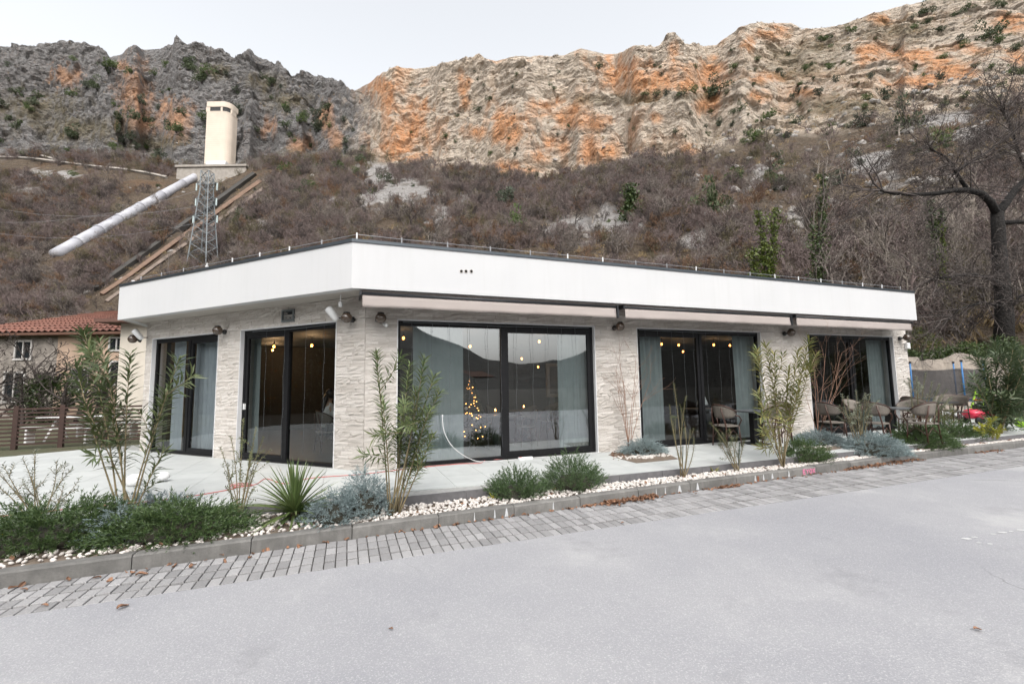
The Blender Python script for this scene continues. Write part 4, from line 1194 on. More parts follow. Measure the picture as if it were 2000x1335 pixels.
lm_ = bpy.data.meshes.new('lights'); lm_.from_pydata(mb.v, [], mb.f); link('lights', lm_, emit('fairy light', (1, .42, .1), 5), xt)
for k, (aa, hh) in enumerate(((-2.1, .12), (-1.0, .13), (-1.4, .02), (-1.9, .5), (-1.2, .33))):
    mb = MB(); rr_ = (1 - hh) * .42 + .04; mb.ball((rr_ * math.cos(aa), rr_ * math.sin(aa), .22 + hh * 1.35), .04, 12, 8)
    bm_ = bpy.data.meshes.new('bauble'); bm_.from_pydata(mb.v, [], mb.f); link('bauble', bm_, pm('white bauble', (.8, .8, .78), None, 5, .25), xt, smooth=True)
# ================================================================== TERRACE FURNITURE
cane = pm('woven cane', (.19, .165, .14), (.12, .105, .09), 60, .75, bmp=.4, bscale=120, bdist=.004)
bamb = pm('brown bamboo tube', (.04, .018, .012), (.07, .03, .02), 18, .45)
tblk = pm('black table metal', (.01, .01, .011), (.015, .015, .016), 5, .5, spec=.25)
ttop = pm('grey table top', (.06, .065, .07), (.08, .085, .09), 5, .4)
def local(name, mb, mat, parent, smooth=False):
    me = bpy.data.meshes.new(name); me.from_pydata([tuple(p) for p in mb.v], [], mb.f); me.update()
    return link(name, me, mat, parent, smooth=smooth)
def make_chair():
    t = thing('cane_armchair', '', 'chair', (0, 0, 0), 'cane armchairs at the tables')
    mb = MB(); n = 20                                               # seat, rounded square
    ring = [(.225 * np.sign(math.cos(a)) * abs(math.cos(a)) ** .55, .215 * np.sign(math.sin(a)) * abs(math.sin(a)) ** .55) for a in np.arange(n) * 2 * math.pi / n]
    mb.prism(ring, .435, .46); local('seat', mb, cane, t)
    mb = MB(); V = []; nt_, nz = 15, 5                              # curved oval backrest (behind = -y)
    for i in range(nt_):
        th = math.radians(-88 + 176 * i / (nt_ - 1)); e_ = math.cos(th * .96) ** .5
        for k in range(nz):
            f = k / (nz - 1); z = .70 + (f - .5) * .30 * max(e_, .12) + .06 * math.cos(th)
            r_ = .235 + .05 * f
            V.append((r_ * math.sin(th) * 1.05, -r_ * math.cos(th) * .95 + .03, z))
    mb.add(V, [(i * nz + k, (i + 1) * nz + k, (i + 1) * nz + k + 1, i * nz + k + 1) for i in range(nt_ - 1) for k in range(nz - 1)])
    b_ = local('backrest', mb, cane, t, True); b_.modifiers.new('thick', 'SOLIDIFY').thickness = .014
    mb = MB()
    mb.tube([V[i * nz + nz - 1] for i in range(nt_)] , .013, 6); local('top_rail', mb, bamb, t, True)
    for s in (-1, 1):
        mb = MB(); mb.tube([(s * .2, -.2, .0), (s * .185, -.17, .43), (s * .16, -.215, .66), (s * .13, -.24, .84)], .015, 6); local('leg', mb, bamb, t, True)
        mb = MB(); mb.tube([(s * .215, .205, .0), (s * .2, .185, .24), (s * .195, .175, .44)], .015, 6); local('leg', mb, bamb, t, True)
        mb = MB(); mb.tube([(s * .245, .0, .69), (s * .26, .13, .66), (s * .25, .2, .58), (s * .2, .17, .45)], .014, 6); local('arm', mb, bamb, t, True)
        mb = MB(); mb.tube([(s * .19, -.18, .2), (s * .2, 0, .36), (s * .205, .19, .2)], .009, 5); local('brace', mb, bamb, t, True)
    for y in (-.185, .19):
        mb = MB(); mb.tube([(-.195, y, .18), (0, y, .37), (.195, y, .18)], .009, 5); local('brace', mb, bamb, t, True)
    mb = MB(); mb.tube([(0, -.21, .44), (0, -.235, .62)], .012, 5); local('back_post', mb, bamb, t, True)
    return t
def make_table():
    t = thing('pedestal_table', '', 'table', (0, 0, 0), 'dark pedestal tables')
    mb = MB(); mb.prism([(-.36, -.36), (.36, -.36), (.36, .36), (-.36, .36)], .72, .75); local('table_top', mb, ttop, t)
    mb = MB(); mb.prism([(-.06, -.06), (.06, -.06), (.06, .06), (-.06, .06)], .02, .72); local('column', mb, tblk, t)
    mb = MB(); mb.prism([(-.23, -.23), (.23, -.23), (.23, .23), (-.23, .23)], .001, .02); local('base_plate', mb, tblk, t)
    return t
chair0, table0 = make_chair(), make_table()
first = {'c': True, 't': True}
def put(kind, pos, rz, label, group=None, z=0.0):
    src = chair0 if kind == 'c' else table0
    if first[kind]:
        first[kind] = False; src.location = (pos[0], pos[1], z); src.rotation_euler = (0, 0, rz); src['label'] = label
        if group: src['group'] = group
        return src
    return dup(src, (pos[0], pos[1], z), rz, label, group)
RA = math.atan2(dR[1], dR[0])
def face(p, q): return math.atan2(q[1] - p[1], q[0] - p[0]) - math.pi / 2
def setting(tpos, chairs, tlabel, rot=RA):
    put('t', tpos, rot, tlabel)
    for c, lab in chairs: put('c', c, face(c, tpos) + rng.uniform(-.15, .15), lab)
G = lambda x, y: gp(x, y, 0)[:2]
T1 = G(1474, 866)
setting(T1, [(T1 + dR * -.80 - nR * -.02, 'cane armchair left of the table before the middle window'), (T1 + dR * -.12 - nR * .68, 'cane armchair with its back to the road at the table before the middle window'), (T1 + dR * .78 + nR * .05, 'cane armchair right of the table before the middle window, partly behind the oleander')],
        'dark pedestal table before the middle window')
T2 = G(1741, 858)
setting(T2, [(T2 + dR * -.95 - nR * .25, 'leftmost cane armchair of the table before the right window'), (T2 + dR * -.15 - nR * .72, 'cane armchair with its back to the road at the table before the right window'), (T2 + dR * .82 - nR * .02, 'cane armchair at the right end of the table before the right window'), (T2 + dR * .02 + nR * .74, 'cane armchair tucked behind the table before the right window'), (T2 + dR * -1.5 + nR * .35, 'cane armchair close to the glass left of the right table')],
        'dark pedestal table before the right window')
T3 = G(1832, 836)
setting(T3, [(T3 + dR * .75 - nR * .1, 'cane armchair right of the table past the building end'), (T3 + dR * -.1 + nR * .75, 'cane armchair behind the table past the building end'), (T3 + dR * -.78 + nR * .1, 'cane armchair left of the table past the building end'), (T3 + dR * 1.35 + nR * .35, 'cane armchair standing free right of the table past the building end')],
        'dark pedestal table just past the right end of the building')
T3b = T3 + dR * .74 ; 
T4 = G(2010, 822)
setting(T4, [(T4 + dR * -.85, 'cane armchair at the table by the right edge of the view'), (T4 + dR * -.1 - nR * .75, 'cane armchair with its back to the road by the right edge of the view')], 'dark pedestal table at the right edge of the view')
# small table lamp inside the middle window
tl = FR(8.1, -.75, 0)
put('t', tl, RA, 'indoor table with the white-shaded lamp close to the middle window', 'indoor tables')
lp = thing('table_lamp', 'small table lamp with white shade behind the middle window', 'table lamp', (tl[0], tl[1], .752))
mb = MB(); mb.lathe([(.14, .09), (.13, .13), (.07, .3), (.06, .31)], tuple(lp.location), 14); obj('shade', mb, wpl, lp, smooth=True)
mb = MB(); mb.lathe([(.06, 0), (.06, .012), (.012, .02), (.012, .12)], tuple(lp.location), 10); obj('base', mb, tblk, lp, smooth=True)
# indoor tables, chairs and candles
flame = emit('candle flame', (1, .38, .08), 25); wax = pm('candle glass', (.5, .3, .15), None, 5, .3)
ind = [(1.6, -2.2), (2.9, -1.6), (4.0, -2.6), (6.6, -2.6), (10.6, -1.8), (12.6, -2.4)]
names = ['at the left of the widest window', 'in the middle of the widest window', 'at the right of the widest window', 'behind the middle window', 'at the left of the right window', 'deep in the right window']
for (s, p), w_ in zip(ind, names):
    t0 = np.array(FR(s, p, 0)[:2])
    put('t', t0, RA, 'indoor table ' + w_, 'indoor tables', .004)
    put('c', t0 + dR * .75, face(t0 + dR * .75, t0), 'indoor cane chair right of the table ' + w_, 'indoor cane chairs', .004)
    put('c', t0 - dR * .75, face(t0 - dR * .75, t0), 'indoor cane chair left of the table ' + w_, 'indoor cane chairs', .004)
    cpos = (t0[0], t0[1], .754)
    cn = thing('candle', 'lit candle in a glass on the table ' + w_, 'candle', cpos, 'lit candles indoors')
    mb = MB(); mb.lathe([(.035, 0), (.04, .07), (.03, .075)], cpos, 10); obj('holder', mb, wax, cn, smooth=True)
    mb = MB(); mb.lathe([(.004, .075), (.014, .09), (.004, .125)], cpos, 6); obj('flame', mb, flame, cn, smooth=True)
tD = np.array(LF(2.1, -1.9, 0)[:2])
put('t', tD, 0.3, 'indoor table beside the seated person', 'indoor tables', .004)
# ---- seated person seen from behind through the second glass door
pp = dp(640, 800, 9.9); pp = np.array([pp[0], pp[1], .004])
put('c', pp[:2], face(pp[:2], tD), 'chair under the seated person', 'indoor cane chairs', .004)
per = thing('person', 'seated person with long dark hair and a white top behind the second glass door', 'person', tuple(pp))
fd = nrm(tD - pp[:2]); sd = np.array([-fd[1], fd[0]])
def L3(f, s, z): q = fd * f + sd * s; return (q[0], q[1], z)
sk = {'pel': (L3(-.02, 0, .53), .15), 'belly': (L3(-.03, 0, .70), .135), 'chest': (L3(-.01, 0, .92), .15), 'neck': (L3(.02, 0, 1.10), .06), 'head0': (L3(.04, 0, 1.18), .075), 'head1': (L3(.06, 0, 1.29), .085),
      'shl': (L3(0, .17, 1.02), .065), 'ell': (L3(.08, .23, .78), .05), 'wrl': (L3(.30, .14, .79), .035), 'hal': (L3(.38, .11, .79), .03), 'shr': (L3(0, -.17, 1.02), .065), 'elr': (L3(.08, -.23, .78), .05), 'wrr': (L3(.30, -.14, .79), .035), 'har': (L3(.38, -.11, .79), .03),
      'hil': (L3(.03, .1, .52), .09), 'knl': (L3(.45, .11, .50), .065), 'anl': (L3(.42, .11, .09), .045), 'tol': (L3(.55, .12, .04), .035), 'hir': (L3(.03, -.1, .52), .09), 'knr': (L3(.45, -.11, .50), .065), 'anr': (L3(.42, -.11, .09), .045), 'tor': (L3(.55, -.12, .04), .035)}
ks = list(sk); ed = [('pel', 'belly'), ('belly', 'chest'), ('chest', 'neck'), ('neck', 'head0'), ('head0', 'head1'), ('chest', 'shl'), ('shl', 'ell'), ('ell', 'wrl'), ('wrl', 'hal'), ('chest', 'shr'), ('shr', 'elr'), ('elr', 'wrr'), ('wrr', 'har'),
      ('pel', 'hil'), ('hil', 'knl'), ('knl', 'anl'), ('anl', 'tol'), ('pel', 'hir'), ('hir', 'knr'), ('knr', 'anr'), ('anr', 'tor')]
def skin(name, keys, edges, mat, grow_=1.0, root=None, par=None):
    kk = [k for k in ks if k in keys]; me = bpy.data.meshes.new(name)
    me.from_pydata([sk[k][0] for k in kk], [(kk.index(a), kk.index(b)) for a, b in edges if a in kk and b in kk], [])
    o = link(name, me, mat, par)
    o.modifiers.new('skin', 'SKIN')
    for i, k in enumerate(kk):
        sv = me.skin_vertices[0].data[i]; sv.radius = (sk[k][1] * grow_,) * 2; sv.use_root = (k == root)
    s_ = o.modifiers.new('sub', 'SUBSURF'); s_.levels = 2; s_.render_levels = 2
    return o
skin('body', ks, ed, pm('skin', (.45, .28, .2), None, 5, .5), 1, 'pel', per)
skin('top', ['pel', 'belly', 'chest', 'shl', 'ell', 'wrl', 'shr', 'elr', 'wrr'], ed, pm('white knit', (.72, .70, .67), (.6, .58, .55), 8, .9), 1.14, 'chest', per)
skin('trousers', ['pel', 'hil', 'knl', 'anl', 'hir', 'knr', 'anr'], ed, pm('dark trousers', (.02, .02, .025), None, 8, .9), 1.12, 'pel', per)
mb = MB(); b0 = L3(.05, 0, 1.27)
mb.ball(b0, .108, 12, 8, (1, 1, 1.15)); mb.tube([L3(.0, 0, 1.28), L3(-.07, 0, 1.15), L3(-.11, 0, .98), L3(-.12, 0, .84)], [.09, .105, .09, .04], 10, squash=.55); local('hair', mb, pm('dark hair', (.02, .013, .01), (.03, .02, .014), 30, .5), per, True)

# ---- cables
def cable(name, label, pts, r, mat, z=.008):
    P_ = [gp(x, y, z) if len(q) == 0 else np.array(q) for x, y, *q in pts]
    P_ = np.array(P_); out = []
    for i in range(len(P_) - 1):
        for k in range(4):
            t = k / 4; p0, p1, p2, p3 = P_[max(i - 1, 0)], P_[i], P_[i + 1], P_[min(i + 2, len(P_) - 1)]
            out.append(.5 * (2 * p1 + (p2 - p0) * t + (2 * p0 - 5 * p1 + 4 * p2 - p3) * t * t + (3 * p1 - p0 - 3 * p2 + p3) * t ** 3))
    out.append(P_[-1])
    mb = MB(); mb.tube(out, r, 5); o = obj(name, mb, mat, loc=tuple(out[0]), smooth=True)
    return props(o, label, 'cable')
redc = pm('red cable', (.50, .12, .10), (.45, .1, .09), 5, .5); whc = pm('white cable', (.7, .7, .7), None, 5, .5)
cable('extension_cable', 'thin red cable lying across the terrace to the widest window', [(-60, 1010), (60, 1003), (140, 992), (330, 974), (440, 957), (466, 950), (500, 945), (520, 934), (556, 944), (600, 934), (640, 930), (700, 926), (770, 918), (830, 911), (900, 905), (940, 903), (952, 893), (964, 897), (985, 895)], .006, redc)
cl_ = []
cc = gp(471, 949, .012)
for k in range(34): cl_.append((0, 0, cc[0] + (.13 + .03 * math.sin(k * .7)) * math.cos(k * .52), cc[1] + (.09 + .03 * math.cos(k * .9)) * math.sin(k * .52), .01 + .0009 * k))
mbp = [(0, 0, *q[2:]) for q in cl_]
mb = MB(); mb.tube([q[2:] for q in cl_], .0045, 5); props(obj('cable_coil', mb, redc, loc=(cc[0], cc[1], .004)), 'red cable coil lying on the pale terrace tiles', 'cable coil')
cable('white_cable', 'white cable hanging down the pane and along the foot of the widest window', [(0, 0, *FR(1.35, .03, .9)), (0, 0, *FR(1.38, .04, .6)), (0, 0, *FR(1.55, .05, .3)), (0, 0, *FR(1.9, .07, .06)), (0, 0, *FR(2.2, .09, .012)), (0, 0, *FR(2.7, .12, .012)), (0, 0, *FR(3.05, .1, .015)), (0, 0, *FR(3.6, .09, .012)), (0, 0, *FR(4.3, .05, .012)), (0, 0, *FR(4.62, .06, .012))], .007, whc)
cable('white_cable', 'white cable lying along the foot of the middle window', [(0, 0, *FR(6.1 + k * .3, .08 + .05 * math.sin(k * 2.1), .012)) for k in range(13)], .008, whc)
ps = thing('power_strip', 'white power strip at the foot of the widest window', 'power strip', FR(2.95, .14, .004))
mb = MB(); fbox(mb, FR, 2.78, 3.06, .11, .17, .004, .05); obj('body', mb, wpl, ps)
mb = MB(); fbox(mb, FR, 2.80, 2.84, .12, .16, .05, .056); obj('switch', mb, redc, ps)
for k, (x, y) in enumerate(((262, 948), (318, 940))):
    c = gp(x, y, 0); mb = MB(); mb.ball((c[0], c[1], .085), .105 - .02 * k, 12, 8, (1.1, 1, .85))
    V = np.array(mb.v); V += .018 * fbm(V * 9, 2, 5 + k)[:, None]; mb.v = [tuple(q) for q in V]
    props(obj('white_boulder', mb, pm('white boulder', (.75, .75, .74), (.65, .65, .65), 8, .8), loc=tuple(c), smooth=True), 'white rounded boulder %s behind the left oleander' % ('to the left' if k == 0 else 'to the right'), 'boulder', 'white boulders')

# ================================================================== PLANTS IN THE BED
bark_o = pm('pale green-brown stem', (.22, .17, .10), (.15, .13, .07), 14, .85)
def path_to(a, b, bow, rng_, n=9):
    a, b = np.array(a), np.array(b); m = (a + b) / 2 + bow
    return [(1 - t) ** 2 * a + 2 * t * (1 - t) * m + t * t * b for t in np.linspace(0, 1, n)]
def stemmed(name, label, cat, base, tips, mat, seed, leafL=.13, leafW=.022, step=.028, start=.3, whorl=3, rad=.011, up=.6, stem_m=None, side=0, droop=.25, group=None, sidestart=.35):
    """upright stems with leaves set along them; tips are points in space"""
    r = np.random.RandomState(seed); base = np.array(base); t_ = thing(name, label, cat, tuple(base), group)
    mb = MB(); LP, LD, LN = [], [], []
    def leafy(path, st):
        path = np.array(path); seg = np.linalg.norm(np.diff(path, axis=0), axis=1); tot = seg.sum(); cum = np.concatenate([[0], np.cumsum(seg)])
        d = tot * st; ph = r.rand() * 6
        while d < tot:
            q = np.array([np.interp(d, cum, path[:, k]) for k in range(3)]); q2 = np.array([np.interp(min(d + .02, tot), cum, path[:, k]) for k in range(3)])
            ax = nrm(q2 - q) if np.linalg.norm(q2 - q) > 1e-6 else nrm(path[-1] - path[-2])
            f = d / tot
            ref = np.array([1., 0, 0]) if abs(ax[0]) < .8 else np.array([0, 1., 0])
            s1 = nrm(np.cross(ax, ref)); s2 = np.cross(ax, s1)
            for k in range(whorl):
                if r.rand() < .25 * (1 - f): continue
                a = ph + 6.283 * k / whorl + r.normal(0, .25)
                o_ = math.cos(a) * s1 + math.sin(a) * s2
                LP.append(q); LD.append(nrm(o_ + ax * (up * (.5 + f)) + np.array([0, 0, -droop * (1 - f) + r.normal(0, .15)]))); LN.append(ax + .2 * r.normal(0, 1, 3))
            ph += 1.05; d += step * r.uniform(.7, 1.3) * (1.5 - .7 * f)
    for tp in tips:
        tp = np.array(tp); bow = r.normal(0, .05, 3) * np.array([1, 1, .3]); bow[2] += .03
        b2 = base + np.array([r.normal(0, .035), r.normal(0, .035), -.03])
        pth = path_to(b2, tp, bow + (np.array([0, 0, .18]) * np.linalg.norm((tp - base)[:2])), r)
        mb.tube(pth, [rad * (1 - .75 * k / 8) for k in range(9)], 6)
        leafy(pth, start)
        for k in range(side):
            f = r.uniform(sidestart, .85); q = pth[int(f * 8)]; L_ = np.linalg.norm(tp - base) * r.uniform(.15, .3)
            dirn = nrm(nrm(tp - base) * .8 + r.normal(0, .45, 3)); e_ = q + dirn * L_
            sp_ = path_to(q, e_, r.normal(0, .02, 3), r, 5); mb.tube(sp_, [rad * .5, rad * .42, rad * .34, rad * .25, rad * .12], 5); leafy(sp_, .2)
    obj('stems', mb, stem_m or bark_o, t_, smooth=True)
    LP, LD, LN = np.array(LP), np.array(LD), np.array(LN)
    V, F = leaves(LP - base, LD, LN, leafL * r.uniform(.65, 1.15, len(LP)), leafW * r.uniform(.8, 1.15, len(LP)))
    o = link('leaves', npmesh('leaves', V, F), mat, t_); o['kind'] = 'stuff'
    return t_
ol1 = leafmat('oleander leaf', (.075, .115, .04), (.14, .165, .065), .45, .2)
ol2 = leafmat('yellowing oleander leaf', (.12, .155, .05), (.26, .23, .075), .5, .25)
ol3 = leafmat('dark oleander leaf', (.06, .10, .045), (.11, .14, .07), .45, .2)
ZB = -.11
B_ = lambda x, y: gp(x, y, ZB)
def tips_at(L, Y, jit=.12, seed=1):
    r = np.random.RandomState(seed); return [dp(x, y, Y + r.uniform(-jit, jit)) for x, y in L]
b = B_(250, 1020)
stemmed('oleander', 'tall oleander in front of the far left glass door', 'oleander', b, tips_at([(165, 650), (150, 715), (195, 668), (255, 690), (215, 800), (350, 700), (325, 765), (165, 790), (320, 880)], b[1] + .05, .2), ol1, 11, side=1, start=.45, leafL=.19, leafW=.027, step=.034)
b = B_(768, 1003)
stemmed('oleander', 'tall bushy oleander before the left edge of the widest window', 'oleander', b, tips_at([(735, 690), (748, 790), (800, 712), (828, 702), (848, 735), (812, 760), (838, 800), (858, 765), (785, 800), (845, 850), (815, 900)], b[1], .22, 2), ol1, 12, side=1, start=.40, leafL=.165, leafW=.022, step=.026)
b = B_(1530, 912)
stemmed('oleander', 'tall yellowing oleander between the middle and the right window', 'oleander', b, tips_at([(1478, 682), (1495, 672), (1512, 690), (1560, 685), (1580, 662), (1594, 690), (1482, 770), (1562, 750), (1492, 840), (1540, 720)], b[1], .25, 3), ol2, 13, side=1, start=.42, leafL=.20, leafW=.025, step=.032)
b = B_(1950, 855)
stemmed('oleander', 'broad dark oleander near the right edge of the view', 'oleander', b, tips_at([(1905, 690), (1922, 700), (1945, 668), (1965, 690), (1930, 740), (1980, 672), (1998, 690), (2020, 680), (1900, 735), (1975, 740), (2010, 740), (1955, 770), (1990, 800), (1920, 790), (1940, 820), (2030, 720)], b[1] + .1, .5, 4), ol3, 14, side=3, start=.25, leafL=.24, leafW=.038, step=.034, rad=.016)
sap = leafmat('small sapling leaf', (.085, .11, .045), (.14, .15, .07), .5, .2)
pine = leafmat('pine-green sapling leaf', (.06, .085, .03), (.11, .125, .045), .5, .2)
oliv = leafmat('olive leaf', (.13, .15, .10), (.21, .23, .17), .5, .2)
b = B_(468, 1008)
stemmed('sapling', 'slender small-leaved sapling before the second glass door', 'sapling', b, tips_at([(475, 818), (450, 850), (500, 835), (515, 852), (430, 872), (490, 880), (446, 905), (505, 900), (440, 950), (498, 950)], b[1], .15, 5), sap, 15, leafL=.035, leafW=.014, step=.02, start=.3, whorl=2, rad=.007, side=3)
b = B_(1332, 932)
stemmed('sapling', 'thin staked conifer sapling before the middle window', 'sapling', b, tips_at([(1316, 748), (1340, 772), (1328, 790), (1308, 790), (1348, 840), (1355, 855), (1310, 815)], b[1], .08, 6), pine, 16, leafL=.045, leafW=.006, step=.014, start=.3, whorl=3, rad=.009, side=1, sidestart=.6)
b = B_(1440, 920)
stemmed('sapling', 'low staked sapling with drooping green sprays before the middle window table', 'sapling', b, tips_at([(1388, 826), (1400, 840), (1425, 838), (1440, 850), (1455, 858), (1445, 868), (1412, 846), (1405, 856)], b[1], .1, 7), pine, 17, leafL=.06, leafW=.008, step=.014, start=.45, whorl=3, rad=.008, side=2)
b = B_(1683, 885)
stemmed('olive_tree', 'young grey-green olive tree before the right window', 'olive tree', b, tips_at([(1655, 775), (1672, 762), (1690, 768), (1702, 790), (1650, 800), (1680, 790), (1645, 770), (1700, 770), (1668, 800), (1690, 808)], b[1], .18, 8), oliv, 18, leafL=.055, leafW=.013, step=.018, start=.5, whorl=3, rad=.012, side=3, sidestart=.5)
b = B_(1795, 862)
stemmed('olive_tree', 'young grey-green olive tree right of the building end', 'olive tree', b, tips_at([(1790, 735), (1808, 728), (1820, 745), (1835, 750), (1780, 770), (1850, 760), (1860, 775), (1812, 770), (1840, 770), (1775, 740), (1825, 775), (1845, 790)], b[1], .25, 9), oliv, 19, leafL=.06, leafW=.014, step=.019, start=.45, whorl=3, rad=.013, side=3, sidestart=.45)
b = B_(1860, 850)
stemmed('shrub', 'upright olive-green shrub beside the free-standing cane armchair', 'shrub', b, tips_at([(1845, 795), (1858, 790), (1850, 810), (1868, 800), (1840, 815), (1872, 820), (1835, 800)], b[1], .2, 10), leafmat('olive shrub leaf', (.12, .13, .04), (.2, .19, .06)), 20, leafL=.06, leafW=.012, step=.016, start=.2, whorl=3, rad=.008, side=3)
b = B_(1928, 862)
stemmed('shrub', 'yellow-green young shrub at the foot of the broad dark oleander', 'shrub', b, tips_at([(1915, 828), (1932, 818), (1945, 815), (1955, 830), (1940, 838), (1905, 835), (1962, 838), (1950, 850)], b[1], .15, 21), leafmat('yellow-green leaf', (.22, .24, .03), (.32, .30, .04)), 21, leafL=.07, leafW=.026, step=.02, start=.35, whorl=3, rad=.007, side=2)
b = B_(80, 1022)
stemmed('olive_shrub', 'sparse olive shrub with thin arching twigs at the left edge of the view', 'shrub', b, tips_at([(5, 905), (45, 895), (70, 880), (110, 900), (140, 915), (-20, 940), (20, 950), (125, 945), (150, 955), (60, 930), (-30, 900)], b[1], .25, 22), oliv, 22, leafL=.05, leafW=.012, step=.022, start=.35, whorl=2, rad=.008, side=3)
bare_stem = pm('reddish bare twig', (.22, .12, .08), (.28, .17, .12), 14, .8)
def bare_shrub(label, base, tips, seed):
    r = np.random.RandomState(seed); base = np.array(base); out = []
    Pm = dict(nseg=[7, 5, 4], wig=[.05, .1, .15], up=[.02, .05, .05], taper=.35, nch=[4, 3, 0], start=[.35, .3, .3], ang=[28, 32, 30], ratio=[.4, .5, .5], rr=[.55, .6, .6])
    for tp in tips:
        d = np.array(tp) - base; grow(r, base + r.normal(0, .02, 3) * np.array([1, 1, 0]), d, np.linalg.norm(d), .008, 0, 2, out, Pm)
    V, F = segmesh(out, (5, 4, 3), .0016)
    t_ = thing('bare_shrub', label, 'shrub', tuple(base), 'leafless shrubs against the piers')
    link('twigs', npmesh('twigs', V - base, F), bare_stem, t_)
    mb = MB(); mb.lathe([(.07, -.03), (.05, .02), (.01, .05)], (0, 0, 0), 8); local('root_crown', mb, bare_stem, t_)
b = gp(1229, 884, .0); bare_shrub('leafless reddish shrub against the pier left of the middle window', b, tips_at([(1197, 700), (1208, 720), (1222, 690), (1235, 700), (1245, 730), (1255, 740), (1215, 760)], b[1], .1, 23), 23)
b = gp(1596, 862, .0); bare_shrub('leafless reddish shrub at the left edge of the right window', b, tips_at([(1585, 720), (1600, 700), (1625, 740), (1645, 720), (1575, 760), (1612, 690), (1640, 690)], b[1], .1, 24), 24)

# ---- ground-hugging junipers
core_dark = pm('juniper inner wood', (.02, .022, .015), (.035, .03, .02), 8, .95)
def juniper(label, base, w, d, h, mat, seed, nspr=420, need=.028, slen=.15, up=.5, rz=RA, rugged=.35, kind='juniper', nn=22):
    r = np.random.RandomState(seed); t_ = thing(kind, label, 'juniper' if kind == 'juniper' else 'rosemary', tuple(base), 'low conifer shrubs in the beds', rz)
    a = r.rand(nspr) * 6.283; rho = np.sqrt(r.rand(nspr))
    C = np.stack([rho * np.cos(a) * w, rho * np.sin(a) * d, np.zeros(nspr)], 1)
    bump_ = 1 + rugged * vnoise(np.stack([C[:, 0] * 5, C[:, 1] * 5, np.full(nspr, seed * 3.3)], 1), 2)
    C[:, 2] = h * np.clip(1 - rho ** 2.2, .03, 1) * bump_ * r.uniform(.55, 1.05, nspr)
    D = nrm(np.stack([np.cos(a) * (.3 + rho), np.sin(a) * (.3 + rho), np.full(nspr, up)], 1) + r.normal(0, .35, (nspr, 3)))
    L_ = slen * r.uniform(.6, 1.3, nspr)
    LP, LD = [], []
    for k in range(nn):
        f = (k + .5) / nn
        q = C + D * (L_ * f)[:, None] + np.array([0, 0, -.05]) * (f * f * L_ / .15)[:, None] * .4
        o_ = nrm(r.normal(0, 1, (nspr, 3)))
        LP.append(q); LD.append(nrm(o_ * (1.0 - .5 * f) + D * .9))
    LP, LD = np.concatenate(LP), np.concatenate(LD)
    V, F = leaves(LP, LD, r.normal(0, 1, LP.shape), need * r.uniform(.7, 1.3, len(LP)), need * .22, .1)
    o = link('foliage', npmesh('foliage', V, F), mat, t_); o['kind'] = 'stuff'
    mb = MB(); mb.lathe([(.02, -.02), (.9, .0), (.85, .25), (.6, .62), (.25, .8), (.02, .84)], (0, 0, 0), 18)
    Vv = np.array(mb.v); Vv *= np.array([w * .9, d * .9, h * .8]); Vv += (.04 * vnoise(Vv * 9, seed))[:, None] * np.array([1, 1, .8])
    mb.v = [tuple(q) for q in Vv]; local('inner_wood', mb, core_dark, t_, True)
    return t_
jb = leafmat('blue juniper needle', (.15, .20, .20), (.23, .28, .285), .6, .1, .12)
jg = leafmat('green juniper needle', (.035, .07, .022), (.075, .115, .035), .5, .12, .15)
jd = leafmat('dark green rosemary needle', (.04, .075, .028), (.07, .11, .04), .5, .12, .15)
juniper('large dark green juniper at the left edge spilling over the kerb', B_(95, 1058), .95, .42, .27, jg, 31, 900, .045, .24, .55, nn=24)
juniper('green juniper around the foot of the left oleander', B_(345, 1045), .62, .34, .26, jg, 32, 650, .042, .22, .5, nn=24)
juniper('blue-grey juniper tuft peeping between the two left green junipers', B_(228, 1048), .26, .3, .25, jb, 33, 200, .03)
juniper('blue-grey juniper behind the foot of the left oleander', B_(300, 1005), .5, .22, .24, jb, 30, 300, .03)
juniper('blue-grey juniper mound beside the spiky yucca', B_(655, 1012), .30, .34, .26, jb, 34, 420, .03)
juniper('tall blue-grey juniper leaning beside the bushy oleander', B_(712, 1003), .26, .26, .42, jb, 35, 420, .03, .16, .8)
juniper('low dark green rosemary-like juniper before the widest window, left one', B_(1008, 968), .34, .26, .20, jd, 36, 380, .035, .2, 1.1, rugged=.5, nn=24)
juniper('taller dark green juniper before the widest window, right one', B_(1120, 953), .40, .28, .30, jd, 37, 460, .035, .22, 1.2, rugged=.5, nn=24)
juniper('blue-grey juniper at the pier left of the middle window', gp(1257, 884, .01), .42, .30, .20, jb, 38, 460, .032)
juniper('blue-grey juniper at the pier left of the right window', gp(1600, 866, .01), .60, .34, .24, jb, 39, 620, .034)
juniper('small dark green juniper at the foot of the yellowing oleander', B_(1574, 900), .40, .28, .24, jg, 40, 420, .038, .2, .9, rugged=.6)
juniper('big blue-grey juniper spilling over the kerb before the right window', B_(1708, 886), .62, .48, .36, jb, 41, 850, .036)
juniper('big dark green juniper spilling over the kerb right of the blue one', B_(1800, 872), .66, .50, .38, jg, 42, 850, .042, .2, .7)
juniper('small green juniper nearest the right end of the planting bed', B_(1868, 860), .50, .42, .30, jg, 43, 520, .042, .2, .9, rugged=.7)
juniper('tiny grey-green juniper under the broad dark oleander', B_(1985, 848), .4, .3, .12, jg, 44, 160, .03)
